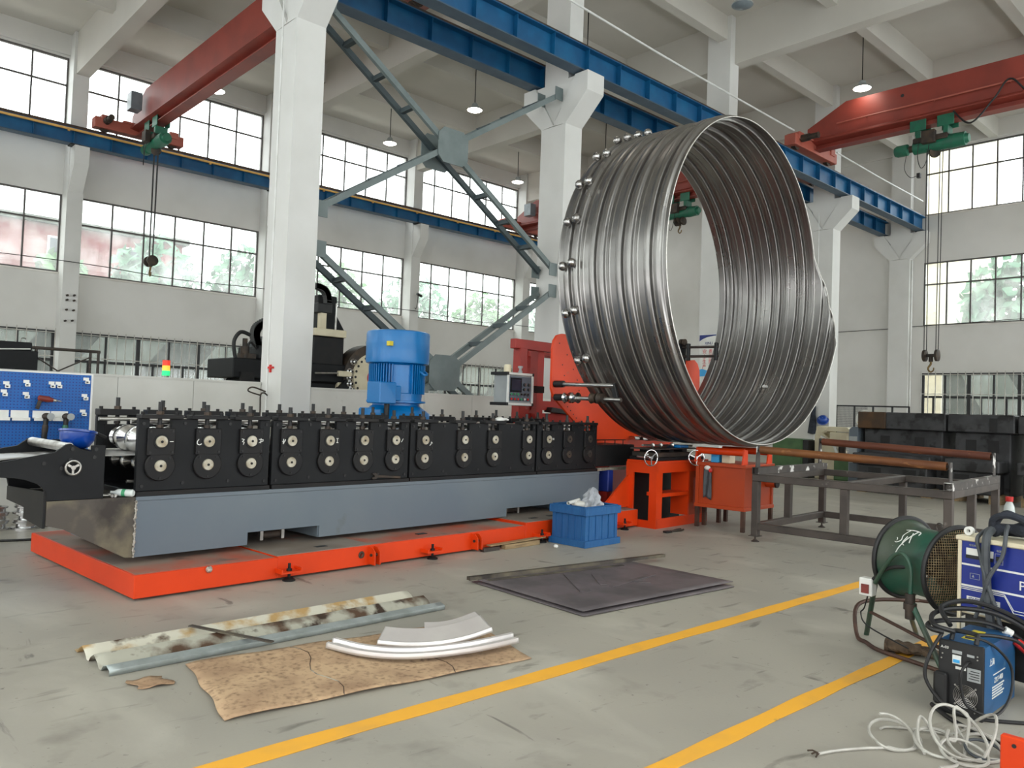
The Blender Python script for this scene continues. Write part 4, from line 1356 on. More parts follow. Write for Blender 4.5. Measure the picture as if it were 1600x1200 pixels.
# pairs of steel balls clamped on the two rear ridges
for i, phi in enumerate((120.0, 106.5, 134.5, 149.5, 164.5, 179.5, 194.8, 211.0)):
    t = 3 + ((math.degrees(PHI0) - phi) % 360) / 360.0
    for k, sr in enumerate((0.615, 0.265)):
        a = LEAD * (1 - t) - LEAD * sr
        f = phi - (0.8 if k else 0)
        b = MB().sphere((0, 0, 0), 0.062, n=18, m=12)
        p = pipe_pt(R(f), a, PR + 0.075)
        bmesh.ops.translate(b.bm, vec=p, verts=b.bm.verts)
        bo = b.build('steel_ball', 'ball', PT, smooth=80)
        MB().cyl(pipe_pt(R(f), a, PR - 0.02), pipe_pt(R(f), a, PR + 0.05), 0.02, n=10).build('ball_stem', 'grime', bo)
tag(MB().tube([pipe_pt(R(-38), -0.55, PR - 0.04) + Vector((0, 0, 0.01)), pipe_pt(R(-38.6), -0.57, PR - 0.045), pipe_pt(R(-38.3), -0.5, PR - 0.045)], 0.02, 6, k=4).build('tape_strip', 'white', loc=tuple(pipe_pt(R(-38), -0.55, PR - 0.04))),
    'small scrap of white tape stuck inside the big pipe', 'tape')

# ---------------------------------------------------------------- forming head: red cheek plate, guide rods and rollers
FH = lthing('forming_head', 'red orange curved cheek plate with guide rods behind the big pipe', 'forming head', 8.0, 1.1, 0)
pl = [(5.98, 2.42), (6.0, 2.53), (6.07, 2.61), (6.18, 2.64), (6.55, 2.64), (6.75, 2.2), (7.2, 1.62), (7.7, 1.36), (8.3, 1.33), (8.9, 1.55), (9.35, 2.0), (9.6, 2.5),
      (9.85, 2.52), (9.96, 2.46), (10.03, 2.34), (10.05, 1.9), (9.7, 1.4), (9.1, 1.0), (8.8, 0.9), (7.3, 0.92), (7.18, 0.96), (7.06, 1.02), (6.9, 1.14), (6.2, 1.62), (6.03, 1.74), (5.98, 1.86)]
MB().prism(pl, 'xz', 1.02, 1.06).build('cheek_plate', 'orange', FH, bevel=0.004, smooth=0)
b = MB()
b.box(7.4, 8.9, 1.02, 1.7, 0.0, 0.92)
b.build('head_base', 'redsteel', FH, bevel=0.01, smooth=0)
b = MB()
for i in range(9):
    f = i / 8
    b.cyl((6.28 + 0.55 * f, 1.02, 1.66 - 0.42 * f), (6.28 + 0.55 * f, 1.013, 1.66 - 0.42 * f), 0.008, n=8)
for (u, z) in ((6.12, 2.5), (6.3, 2.35), (6.2, 2.2), (6.45, 2.15), (6.35, 1.95), (6.55, 2.0), (6.6, 1.85), (6.25, 2.05), (6.5, 2.3)):
    b.cyl((u, 1.02, z), (u, 1.014, z), 0.009, n=8)
b.build('plate_holes', 'black', FH)
for (u, z, v1) in ((6.05, 1.92, 0.0), (6.07, 1.735, -0.1)):
    b = MB()
    b.cyl((u, 1.02, z), (u, v1, z - 0.02), 0.029, n=14)
    b.build('guide_rod', 'steel', FH)
    MB().cyl((u, 1.02, z), (u, 0.86, z), 0.048, n=16).build('rod_boss', 'black', FH)
for v in (0.8, 0.66, 0.34, 0.22):
    b = MB()
    b.lathe([(0.03, -0.05), (0.075, -0.045), (0.062, -0.02), (0.062, 0.02), (0.075, 0.045), (0.03, 0.05)], (6.07, v, 1.732), (0, 1, 0), 24)
    b.build('guide_roller', 'chrome' if v > 0.5 else 'grime', FH)
b = MB()
b.bar((6.05, 0.02, 1.93), (6.09, -0.02, 1.7), 0.05, 0.07, up=(0, 1, 0))
b.build('rod_link', 'black', FH, bevel=0.006, smooth=0)
# roller arm reaching into the pipe on the far side
for z in (2.70, 2.545):
    b = MB()
    b.cyl((9.32, 1.05, z), (9.32, 0.28, z - 0.01), 0.022, n=14)
    b.build('guide_rod', 'rawtube', FH)
b = MB()
b.box(9.2, 9.44, 0.95, 1.05, 2.4, 2.76)
b.build('rod_boss', 'dark2', FH, bevel=0.01, smooth=0)
for v in (0.84, 0.32):
    b = MB()
    b.bar((9.32, v, 2.76), (9.32, v, 2.47), 0.07, 0.05, up=(0, 1, 0))
    b.build('rod_link', 'black', FH, bevel=0.008, smooth=0)
b = MB()
for v in (0.92, 0.98):
    b.lathe([(0.03, -0.025), (0.06, -0.02), (0.06, 0.02), (0.03, 0.025)], (9.32, v, 2.78), (0, 1, 0), 20)
b.build('guide_roller', 'grime', FH)

DB = lthing('drive_box', 'small dark blue motor box in the gap between the grey bed and the orange pedestal', 'motor', 6.62, 0.51, 0.244)
MB().box(6.56, 6.68, 0.42, 0.6, 0.44, 0.74).build('box_body', 'navy', DB, bevel=0.01, smooth=0)
MB().box(6.575, 6.665, 0.45, 0.58, 0.244, 0.44).build('box_stand', 'redsteel', DB, smooth=0)

# red support frame behind
RFm = lthing('support_frame', 'tall red steel frame behind the cheek plate', 'frame', 7.5, 2.6)
for (u, v) in ((6.6, 2.2), (7.12, 2.3), (8.6, 2.2), (7.75, 3.1), (8.6, 3.1)):
    MB().box(u - 0.08, u + 0.08, v - 0.08, v + 0.08, 0.244 if u < 6.7 else 0, 2.5).build('post', 'redsteel', RFm, bevel=0.006, smooth=0)
for (p, q, nm) in (((6.42, 2.2, 2.56), (8.7, 2.2, 2.56), 'top_beam'), ((7.75, 2.27, 2.54), (7.75, 3.03, 2.54), 'top_beam'), ((8.6, 2.27, 2.54), (8.6, 3.03, 2.54), 'top_beam'),
                   ((7.66, 3.1, 2.56), (8.7, 3.1, 2.56), 'top_beam'), ((7.0, 2.4, 1.62), (8.6, 2.3, 1.62), 'side_beam'), ((6.85, 2.4, 1.42), (8.6, 2.3, 1.42), 'side_beam'), ((8.6, 2.2, 1.6), (8.6, 3.1, 1.6), 'side_beam')):
    MB().bar(p, q, 0.12, 0.15).build(nm, 'redsteel', RFm, bevel=0.006, smooth=0)
b = MB()
b.prism([(7.38, 1.52), (7.9, 1.48), (7.9, 1.56), (7.42, 1.6)], 'xz', 2.2, 2.36)
b.build('side_clamp', 'black', RFm, bevel=0.01, smooth=0)

# control panel on its arm
CP = lthing('control_panel', 'grey control panel with screen and coloured buttons in front of the red frame', 'control panel', 5.85, 1.62, 1.58)
b = MB()
b.box(5.6, 6.09, 1.5, 1.78, 1.63, 2.03)
b.build('panel_box', 'grey', CP, bevel=0.012, smooth=0)
for z in (1.6, 2.03):
    MB().box(5.58, 6.1, 1.48, 1.8, z, z + 0.035).build('panel_rim', 'white', CP, bevel=0.006, smooth=0)
    for u in (5.575, 6.105):
        MB().box(u - 0.018, u + 0.018, 1.47, 1.81, z - 0.005, z + 0.04).build('corner_cap', 'black', CP, bevel=0.006, smooth=0)
MB().box(5.575, 5.6, 1.475, 1.5, 1.63, 2.03).build('edge_strip', 'white', CP, smooth=0)
MB().box(6.09, 6.115, 1.475, 1.5, 1.63, 2.03).build('edge_strip', 'white', CP, smooth=0)
b = MB()
b.box(5.62, 6.08, 1.492, 1.5, 1.66, 2.01)
fp = b.build('front_plate', 'bed', CP, smooth=0)
MB().box(5.64, 5.87, 1.482, 1.494, 1.79, 1.99).build('display_bezel', 'dark', CP, smooth=0)
MB().box(5.66, 5.85, 1.479, 1.484, 1.81, 1.97).build('display_screen', 'screen', CP, smooth=0)
for r, z in enumerate((1.76, 1.69)):
    for k in range(6):
        u = 5.65 + k * 0.07
        col = (('label_green', 'label_green', 'label_green', 'black', 'black', 'black'), ('red', 'red', 'red', 'label_green', 'white', 'red'))[r][k]
        bt = MB().cyl((u, 1.492, z), (u, 1.474, z), 0.02, n=16).build('button_collar', 'steel', CP)
        MB().cyl((u, 1.474, z), (u, 1.466, z), 0.015, n=16).build('push_button', col, bt)
for (u, z) in ((5.93, 1.9), (6.02, 1.9), (5.93, 1.83), (6.02, 1.83)):
    bt = MB().cyl((u, 1.492, z), (u, 1.474, z), 0.022, n=16).build('switch_collar', 'black', CP)
    MB().box(u - 0.006, u + 0.006, 1.458, 1.474, z - 0.018, z + 0.018).build('switch_lever', 'steel', bt, smooth=0)
b = MB()
b.lathe([(0.055, 0), (0.055, 0.10), (0.045, 0.115), (0.01, 0.12)], (5.73, 1.64, 2.065), (0, 0, 1), 24)
b.build('alarm_dome', 'cream', CP)
b = MB()
b.lathe([(0.03, 0), (0.03, 0.04), (0.02, 0.04), (0.02, 0.08), (0.036, 0.08), (0.036, 0.11)], (6.0, 1.64, 2.065), (0, 0, 1), 18)
b.build('swivel_joint', 'grey', CP)
b = MB()
b.box(6.115, 6.5, 1.60, 1.70, 1.80, 1.90)
b.box(6.41, 6.5, 1.70, 2.10, 1.80, 1.90)
b.box(6.41, 6.62, 2.10, 2.118, 1.74, 1.96)
b.build('support_arm', 'black', CP, smooth=0)

# ---------------------------------------------------------------- orange pedestal with slide table and hand wheels
OP = lthing('slide_pedestal', 'bright orange welded pedestal with two hand wheels under the pipe', 'pedestal', 7.4, 0.1)
H = 0.88
for (u, v) in ((6.72, -0.27), (7.95, -0.12)):
    MB().box(u, u + 0.14, v, v + 0.03, 0.0, H).build('leg_plate', 'orange', OP, smooth=0)
b = MB()
b.prism([(6.75, 0.0), (8.08, 0.0), (8.08, H), (6.75, H)], 'xz', 0.19, 0.21)
b.build('dark_backing', 'dark2', OP, smooth=0)  # black sheet added to stand in for the dark interior behind the openings
MB().box(6.71, 8.08, -0.28, 0.22, H, H + 0.03).build('top_plate', 'orange', OP, bevel=0.004, smooth=0)
MB().box(6.71, 8.08, -0.28, -0.25, 0.0, 0.13).build('bottom_rail', 'orange', OP, smooth=0)
MB().box(6.71, 8.08, -0.28, -0.25, H - 0.13, H).build('top_rail', 'orange', OP, smooth=0)
MB().box(6.86, 7.55, -0.28, -0.02, 0.42, 0.47).build('mid_shelf', 'orange', OP, smooth=0)
MB().box(7.52, 7.56, -0.28, 0.0, 0.13, H - 0.13).build('divider', 'orange', OP, smooth=0)
b = MB()
for (a0, a1, z0, z1) in ((7.56, 7.68, 0.13, H - 0.13), (7.82, 7.95, 0.13, H - 0.13), (7.68, 7.82, 0.13, 0.22), (7.68, 7.82, 0.66, H - 0.13)):
    b.box(a0, a1, -0.275, -0.255, z0, z1)
b.build('slotted_plate', 'cabinet_orange', OP, smooth=0)
for v0, v1 in ((-0.28, -0.16), (0.1, 0.22)):
    MB().box(6.70, 6.73, v0, v1, 0.0, H).build('side_post', 'orange', OP, smooth=0)
MB().box(6.70, 6.73, -0.16, 0.1, H - 0.14, H).build('side_rail', 'orange', OP, smooth=0)
MB().box(6.70, 6.73, -0.16, 0.1, 0.0, 0.1).build('side_rail', 'orange', OP, smooth=0)
MB().prism([(6.05, 0.256), (6.7, 0.258), (6.7, 0.7)], 'xz', 0.16, 0.19).build('gusset', 'orange', OP, smooth=0)
b = MB()
b.box(6.74, 8.0, -0.24, 0.2, H + 0.03, H + 0.075)
b.build('slide_bed', 'dark', OP, bevel=0.005, smooth=0)
b = MB()
b.box(6.8, 7.7, -0.2, 0.2, H + 0.075, H + 0.14)
b.build('slide_table', 'grime', OP, bevel=0.006, smooth=0)
b = MB()
b.box(6.7, 7.95, -0.2, 0.16, 1.06, 1.075)
b.build('table_plate', 'rawtube', OP, smooth=0)
b = MB()
for u in (6.9, 7.25, 7.6):
    b.box(u - 0.06, u + 0.06, -0.16, 0.1, H + 0.14, 1.06)
b.build('slide_block', 'dark2', OP, smooth=0)
b = MB()
b.cyl((6.6, -0.1, 1.12), (7.9, -0.1, 1.10), 0.016, n=10)
for u in (6.85, 7.05, 7.35):
    b.lathe([(0.02, -0.01), (0.035, 0), (0.02, 0.01)], (u, -0.1, 1.115), (1, 0, 0), 14)
b.build('lead_screw', 'steel', OP)
MB().box(7.38, 7.6, -0.22, 0.0, 1.08, 1.12).build('tape_block', 'motor', OP, bevel=0.004, smooth=0)
for (u, v, z, ax) in ((6.42, -0.36, 0.97, (-0.35, -1, 0)), (7.45, -0.44, 0.955, (-0.9, -0.5, 0))):
    c, ax = Vector((u, v, z)), Vector(ax).normalized()
    s = ax.cross(Vector((0, 0, 1))).normalized()
    up = Vector((0, 0, 1))
    b = MB()
    b.tube([c + s * (0.105 * math.cos(2 * PI * i / 36)) + up * (0.105 * math.sin(2 * PI * i / 36)) for i in range(36)], 0.0085, 8, closed=True)
    for k in range(3):
        a = 0.4 + k * 2 * PI / 3
        b.bar(c, c + s * (0.103 * math.cos(a)) + up * (0.103 * math.sin(a)), 0.016, 0.008, up=ax)
    b.cyl(c + ax * 0.02, c - ax * 0.03, 0.022, n=14)
    wh = b.build('hand_wheel', 'chrome', OP)
    b = MB()
    b.cyl(c - ax * 0.02, c - ax * 0.3, 0.012, n=10)
    b.build('wheel_shaft', 'steel', wh)
    q = c + s * 0.09 + up * 0.05
    MB().cyl(q, q + ax * 0.05, 0.009, n=8).build('wheel_grip', 'white', wh)

# ---------------------------------------------------------------- orange cabinet with pipe support rollers
OC = lthing('roller_cabinet', 'orange sheet metal cabinet on short legs with support rollers on top', 'cabinet', 7.9, -0.82)
ua, ub, va, vb = 7.46, 8.34, -1.17, -0.43
MB().box(ua + 0.02, ub - 0.02, va + 0.02, vb - 0.02, 0.30, 0.86).build('cabinet_body', 'cabinet_orange', OC, bevel=0.004, smooth=0)
for z in (0.28, 0.855):
    b = MB()
    b.box(ua - 0.01, ub + 0.01, va - 0.01, vb + 0.01, z, z + 0.05)
    b.build('cabinet_frame', 'cabinet_orange', OC, bevel=0.005, smooth=0)
for u in (ua + 0.0, ub - 0.05):
    for v in (va + 0.0, vb - 0.05):
        MB().box(u, u + 0.05, v, v + 0.05, 0.0, 0.28).build('leg', 'brownframe', OC, smooth=0)
        MB().box(u, u + 0.05, v, v + 0.05, 0.33, 0.855).build('corner_post', 'cabinet_orange', OC, smooth=0)
for (u, v) in ((ua + 0.2, vb - 0.05), (ua + 0.62, vb - 0.05)):
    MB().box(u, u + 0.05, v, v + 0.05, 0.0, 0.28).build('leg', 'brownframe', OC, smooth=0)
MB().box(ub - 0.02, ub - 0.005, va + 0.05, va + 0.2, 0.86, 0.87).build('cover_lip', 'cabinet_orange', OC, smooth=0)
MB().cyl((8.16, va + 0.02, 0.64), (8.16, va - 0.12, 0.64), 0.06, n=20).build('motor_stub', 'cabinet_orange', OC)
MB().cyl((8.16, va - 0.12, 0.64), (8.16, va - 0.145, 0.64), 0.062, n=20).build('stub_cap', 'black', OC)
for u in (7.5, 8.24):
    b = MB()
    b.cyl((u, vb + 0.0, 1.065), (u, va + 0.03, 1.065), 0.048, n=20)
    b.build('support_roller', 'orange', OC)
    for v in (va + 0.01, vb - 0.02):
        MB().prism([(u - 0.09, 0.905), (u + 0.06, 0.905), (u + 0.05, 1.1), (u - 0.04, 1.11)], 'xz', v, v + 0.02).build('roller_bracket', 'orange', OC, smooth=0)
tag(MB().box(-0.09, 0.09, -0.06, 0.06, 0, 0.11).build('parts_carton', 'skyblue', bevel=0.004, smooth=0), 'small blue carton on top of the orange cabinet behind the roller', 'carton')
o = bpy.data.objects['parts_carton']
o.location, o.rotation_euler = mw(7.66, -0.66, 0.9055), (0, 0, LA)
tag(MB().box(-0.08, 0.08, -0.06, 0.06, 0, 0.11).build('parts_carton', 'cream', bevel=0.004, smooth=0), 'cream and tan carton next to the small blue one behind the orange roller', 'carton')
o = bpy.data.objects['parts_carton.001']
o.location, o.rotation_euler = mw(7.66, -0.82, 0.9055), (0, 0, LA)
t = lthing('hanging_rag', 'grey striped rag with a red and white top hung on the orange cabinet', 'rag', 7.44, -0.6, 0.45)
b = MB()
b.grid(lambda i, j: (7.435 - 0.012 * math.sin(j * 9 + i * 3), -0.57 - 0.12 * j, 0.83 - 0.42 * i + 0.02 * math.sin(j * 5)), 12, 8)
b.build('cloth', 'hosegrey', t, solid=0.004)
b = MB().sphere((7.425, -0.63, 0.83), 0.03, 0.8, 1.6, 1.1, 10, 8)
b.build('knot', 'white', t)
b = MB().sphere((7.42, -0.68, 0.80), 0.022, 0.8, 1.3, 1.4, 10, 8)
b.build('red_cloth', 'red', t)

# ---------------------------------------------------------------- raw steel run-out table with two rusty pipes
RT = lthing('runout_table', 'raw steel table frame in front of the pipe with two rusty pipes along its top', 'table', 7.95, -2.7)
ua, ub, va, vb = 6.87, 9.06, -3.82, -1.56
S = 0.085
for (u, v) in ((ua, vb - S), (ua, va), (ub - S, vb - S), (ub - S, va), (ua, (va + vb) / 2 - S / 2), (ub - S, (va + vb) / 2 - S / 2), (ua + 0.95, va), (ua + 0.95, vb - S)):
    corner = v < va + 0.01 or v > vb - S - 0.01
    full = corner and (u < ua + 0.01 or u > ub - S - 0.01)
    b = MB()
    b.box(u, u + S, v, v + S, 0.075 if full else 0.23, 0.755)
    lg = b.build('leg', 'rawtube', RT, bevel=0.006, smooth=0)
    if full:
        b = MB()
        b.box(u - 0.02, u + S + 0.02, v - 0.02, v + S + 0.02, 0.068, 0.078)
        b.cyl((u + S / 2, v + S / 2, 0.01), (u + S / 2, v + S / 2, 0.07), 0.012, n=10)
        b.lathe([(0.05, 0), (0.05, 0.008), (0.02, 0.024), (0.02, 0.03)], (u + S / 2, v + S / 2, 0.0), (0, 0, 1), 20)
        b.build('levelling_foot', 'rawtube', lg)
for u in (ua, ub - S):
    MB().box(u, u + S, va, vb, 0.755, 0.84).build('long_rail', 'rawtube', RT, bevel=0.006, smooth=0)
    MB().box(u, u + S, va + S, vb - S, 0.15, 0.235).build('low_rail', 'rawtube', RT, bevel=0.006, smooth=0)
for v in (va, vb - S):
    MB().box(ua + S, ub - S, v, v + S, 0.755, 0.84).build('end_rail', 'rawtube', RT, bevel=0.006, smooth=0)
    MB().box(ua + S, ub - S, v, v + S, 0.15, 0.235).build('low_rail', 'rawtube', RT, bevel=0.006, smooth=0)
    b = MB()
    # open-ended square tube lying across the rails
    w = 0.006
    b.box(ua - 0.005, ub + 0.005, v, v + w, 0.842, 0.927)
    b.box(ua - 0.005, ub + 0.005, v + S - w, v + S, 0.842, 0.927)
    b.box(ua - 0.005, ub + 0.005, v + w, v + S - w, 0.842, 0.842 + w)
    b.box(ua - 0.005, ub + 0.005, v + w, v + S - w, 0.927 - w, 0.927)
    b.box(ua + 0.05, ub - 0.05, v + w, v + S - w, 0.85, 0.92)
    b.build('cross_tube', 'scuffed', RT, smooth=0)
MB().box(ua + S, ub - S, (va + vb) / 2 - S / 2, (va + vb) / 2 + S / 2, 0.755, 0.84).build('middle_rail', 'rawtube', RT, bevel=0.006, smooth=0)
for (u, zl, zr, r, mat) in ((ua + 0.1, 1.145, 1.095, 0.047, 'rustpipe'), (ub - 0.12, 1.235, 1.165, 0.05, 'rustpipe2')):
    b = MB()
    b.pipe((u, vb - 0.06, zl), (u, va + 0.08, zr), r, 0.006, 28)
    b.build('rusty_pipe', mat, RT)
    for v, z in ((vb - 0.02, zl), (va + 0.05, zr)):
        b = MB()
        b.prism([(u - 0.055, 0.927), (u + 0.055, 0.927), (u + 0.04, z + 0.045), (u - 0.04, z + 0.045)], 'xz', v - 0.012, v + 0.0)
        b.build('pipe_bracket', 'scuffed', RT, smooth=0)
        b = MB()
        b.cyl((u, v - 0.06 if v > -2 else v + 0.06, z), (u, v, z), 0.016, n=10)
        b.build('axle', 'grime', RT)

# ---------------------------------------------------------------- left background: tool board, cabinet, rail, boring mill
t = thing('tool_board', 'blue perforated tool board with white hooks behind the left end of the machine', 'tool board', (2.2, 10.65, 0))
b = MB()
b.box(1.0, 2.79, 10.6, 10.615, 0.86, 1.775)
brd = b.build('perforated_sheet', 'pegboard', t, smooth=0)
b = MB()
b.box(0.98, 1.0, 10.595, 10.65, 0.0, 1.79)
b.box(2.79, 2.81, 10.595, 10.65, 0.0, 1.79)
b.box(1.0, 2.79, 10.595, 10.65, 1.775, 1.79)
b.build('board_frame', 'white', t, smooth=0)
b = MB()
for i in range(50):
    for j in range(25):
        x, z = 1.03 + i * 0.0355, 0.9 + j * 0.0355
        b.box(x - 0.006, x + 0.006, 10.598, 10.6005, z - 0.006, z + 0.006)
o = b.build('perforation', 'navy', brd, smooth=0)
o['kind'] = 'stuff'
for (x, z) in ((1.90, 1.615), (1.88, 1.52), (2.1, 1.64), (2.36, 1.635), (2.43, 1.635), (2.73, 1.7), (2.72, 1.5), (2.71, 1.31), (2.1, 1.50)):
    b = MB()
    b.box(x - 0.03, x + 0.03, 10.588, 10.598, z + 0.01, z + 0.045)
    b.box(x - 0.012, x + 0.012, 10.53, 10.598, z - 0.02, z - 0.005)
    b.box(x - 0.02, x + 0.03, 10.53, 10.54, z - 0.03, z + 0.01)
    b.build('hook', 'white', t, smooth=0)
for x in (1.85, 2.05, 2.27, 2.46):
    b = MB()
    b.prism([(x - 0.09, 1.33), (x + 0.09, 1.33), (x + 0.09, 1.25), (x - 0.09, 1.25)], 'xz', 10.588, 10.598)
    b.prism([(x - 0.09, 10.5), (x - 0.035, 10.5), (x - 0.03, 10.54), (x, 10.56), (x + 0.03, 10.54), (x + 0.035, 10.5), (x + 0.09, 10.5), (x + 0.09, 10.598), (x - 0.09, 10.598)], 'xy', 1.24, 1.25)
    b.box(x - 0.09, x + 0.09, 10.497, 10.503, 1.215, 1.25)
    b.build('tool_shelf', 'white', t, smooth=0)
def drill(x, z, tilt, mats, label):
    t = thing('power_drill', label, 'drill', (x, 10.52, z), 'power drills on the tool board')
    d = Vector((math.cos(tilt), 0, math.sin(tilt)))
    p = Vector((x, 10.52, z))
    w = Vector((-d.z, 0, d.x))
    MB().lathe([(0.02, -0.09), (0.034, -0.08), (0.036, 0.02), (0.026, 0.05), (0.022, 0.07)], p, d, 16).build('drill_body', mats[0], t)
    MB().lathe([(0.016, 0.07), (0.018, 0.1), (0.008, 0.115), (0.004, 0.16)], p, d, 12).build('chuck', 'steel', t)
    MB().bar(p - d * 0.06, p - d * 0.075 - w * 0.13, 0.035, 0.04, up=d).build('handle', mats[1], t, bevel=0.006)
drill(2.3, 1.47, R(-8), ('redbrown', 'grime'), 'red brown power drill hanging over the tool board shelves')
for x, m, l in ((2.28, 'grime', 'grey angle grinder hanging on the third shelf of the tool board'), (2.49, 'hoist', 'green angle grinder hanging on the right hand shelf of the tool board')):
    t2 = thing('angle_grinder', l, 'grinder', (x, 10.46, 0.98), 'angle grinders on the tool board')
    MB().lathe([(0.02, 0), (0.03, 0.02), (0.032, 0.12), (0.026, 0.2), (0.03, 0.26)], (x, 10.46, 0.98), (0.05, 0, 1), 16).build('grinder_body', 'black', t2)
    MB().lathe([(0.031, 0.1), (0.034, 0.12), (0.034, 0.17), (0.03, 0.19)], (x, 10.46, 0.98), (0.05, 0, 1), 16).build('motor_housing', m, t2)
    b = MB().sphere((x + 0.015, 10.455, 1.27), 0.045, 1.1, 0.9, 0.9)
    b.build('gear_head', 'grime', t2)
    MB().cyl((x + 0.05, 10.42, 1.27), (x + 0.05, 10.40, 1.27), 0.04, n=18).build('disc_guard', 'grey', t2)

t = thing('machine_cabinet', 'dark grey machine cabinet standing behind the tool board at the left edge', 'cabinet', (2.4, 16.3, 0))
MB().box(-0.5, 3.33, 16.0, 17.2, 0, 2.27).build('cabinet_body', 'dark', t, bevel=0.01, smooth=0)
MB().box(-0.5, 3.25, 16.1, 17.2, 2.27, 2.42).build('cabinet_top', 'dark', t, bevel=0.01, smooth=0)
b = MB()
for x in (1.9, 3.15):
    b.tube([(x + 0.045 * math.cos(2 * PI * i / 16), 16.3, 2.46 + 0.045 * math.sin(2 * PI * i / 16)) for i in range(16)], 0.009, 6, closed=True)
b.build('lifting_ring', 'steel', t)
tag(MB().tube([(1.9, 15.97, 1.9), (2.05, 15.96, 2.3), (2.35, 15.97, 2.25), (3.2, 15.97, 2.3)], 0.012, 6, k=6).build('air_hose', 'white', loc=(2.4, 15.97, 2.2)), 'thin pale hose draped on the dark cabinet at the left', 'hose')
t = thing('scaffold_rail', 'tubular guard rail with crossed braces beyond the tool board', 'rail', (4.0, 16.6, 0))
b = MB()
b.cyl((3.34, 16.6, 2.36), (4.5, 16.6, 2.36), 0.03, n=10)
b.build('top_tube', 'rawtube', t)
for x in (3.42, 4.33, 4.47):
    MB().cyl((x, 16.6, 0), (x, 16.6, 2.36), 0.025, n=10).build('post', 'rawtube', t)
for p, q in (((3.42, 16.62, 2.2), (4.33, 16.62, 1.6)), ((3.42, 16.58, 1.75), (4.33, 16.58, 2.25))):
    MB().cyl(p, q, 0.013, n=8).build('cross_tube', 'rawtube', t)
t = thing('signal_tower', 'red amber and green stacked signal light behind the partition', 'signal light', (4.5, 13.0, 0))
MB().cyl((4.5, 13, 0), (4.5, 13, 1.88), 0.03, n=10).build('pole', 'grey', t)
for z, m in ((1.885, 'led_green'), (1.965, 'led_amber'), (2.045, 'led_red')):
    MB().cyl((4.5, 13, z), (4.5, 13, z + 0.078), 0.058, n=20).build('light_segment', m, t)
MB().cyl((4.5, 13, 2.123), (4.5, 13, 2.13), 0.058, n=20).build('cap', 'red', t)

t = thing('boring_mill', 'large dark boring mill with a cream tool magazine disc behind the partition', 'machine tool', (8.4, 15.9, 0))
b = MB()
b.box(6.58, 9.4, 15.3, 16.6, 1.98, 2.38)
b.box(6.9, 9.3, 15.4, 16.4, 0.0, 1.98)
b.build('bed', 'dark', t, bevel=0.02, smooth=0)
b = MB()
b.prism([(6.72, 1.9), (6.72, 2.1), (7.0, 2.1), (7.0, 1.9)], 'xz', 15.22, 15.3)
b.build('bed_bracket', 'dark2', t, smooth=0)
b = MB()
b.box(7.1, 7.9, 15.25, 16.3, 2.38, 2.66)
b.prism([(7.2, 2.66), (7.75, 2.66), (7.75, 2.92), (7.35, 2.88)], 'xz', 15.4, 16.2)
b.build('head_stock', 'dark', t, bevel=0.02, smooth=0)
b = MB()
pts = [(7.18, 15.5, 2.62), (7.1, 15.5, 2.9), (7.2, 15.5, 3.1), (7.5, 15.5, 3.25), (7.9, 15.5, 3.3)]
for k, p in enumerate(catmull(pts, 6)):
    b.box(p.x - 0.07, p.x + 0.07, 15.42, 15.6, p.z - 0.055, p.z + 0.055)
b.build('cable_chain', 'black', t, smooth=0)
b = MB()
b.tube([(6.66, 15.4, 2.38), (6.62, 15.4, 2.7), (6.75, 15.4, 2.9), (6.95, 15.4, 2.86)], 0.04, 8, k=6)
b.tube([(6.85, 15.4, 2.4), (6.95, 15.4, 2.7), (7.1, 15.4, 2.6)], 0.025, 8, k=6)
b.build('coolant_hose', 'black', t)
b = MB()
b.cyl((6.85, 15.4, 2.38), (6.85, 15.4, 2.62), 0.09, n=14)
b.cyl((6.85, 15.4, 2.62), (6.85, 15.4, 2.78), 0.05, n=12)
b.box(6.74, 7.06, 15.32, 15.5, 2.38, 2.48)
b.build('pump', 'grime', t)
b = MB()
b.prism([(8.72, 1.5), (9.42, 1.5), (9.42, 3.2), (9.22, 3.5), (9.2, 3.95), (8.72, 3.95)], 'xz', 15.9, 16.5)
b.build('column', 'dark', t, bevel=0.02, smooth=0)
b = MB()
b.box(8.35, 9.1, 15.35, 16.0, 1.95, 2.98)
b.build('spindle_head', 'dark2', t, bevel=0.03, smooth=0)
MB().box(8.35, 9.12, 15.3, 16.0, 2.98, 3.14).build('head_plate', 'cream', t, bevel=0.01, smooth=0)
b = MB()
b.box(8.58, 8.72, 15.5, 15.64, 3.14, 3.5)
b.build('ram_block', 'cream', t, smooth=0)
b = MB()
b.box(8.5, 8.86, 15.5, 15.8, 3.5, 3.72)
b.build('ram_motor', 'black', t, bevel=0.02, smooth=0)
MB().cyl((8.98, 15.55, 3.1), (8.98, 15.55, 3.75), 0.022, n=12).build('guide_rod', 'steel', t)
b = MB()
for p in catmull([(8.78, 15.6, 3.55), (8.78, 15.6, 3.85), (8.68, 15.6, 4.02), (8.5, 15.6, 4.08)], 5):
    b.box(p.x - 0.06, p.x + 0.06, 15.52, 15.68, p.z - 0.055, p.z + 0.055)
b.build('cable_chain', 'black', t, smooth=0)
b = MB()
b.prism([(8.5, 1.4), (8.75, 1.4), (9.25, 1.98), (9.1, 2.06)], 'xz', 15.2, 15.35)
b.build('slant_brace', 'dark', t, smooth=0)
MB().box(8.86, 9.18, 15.1, 15.2, 2.12, 2.24).build('clamp_plate', 'cream', t, bevel=0.01, smooth=0)
MB().cyl((8.3, 15.15, 2.16), (8.9, 15.15, 2.19), 0.02, n=8).build('feed_rod', 'steel', t)
dc = (9.83, 15.25, 2.13)
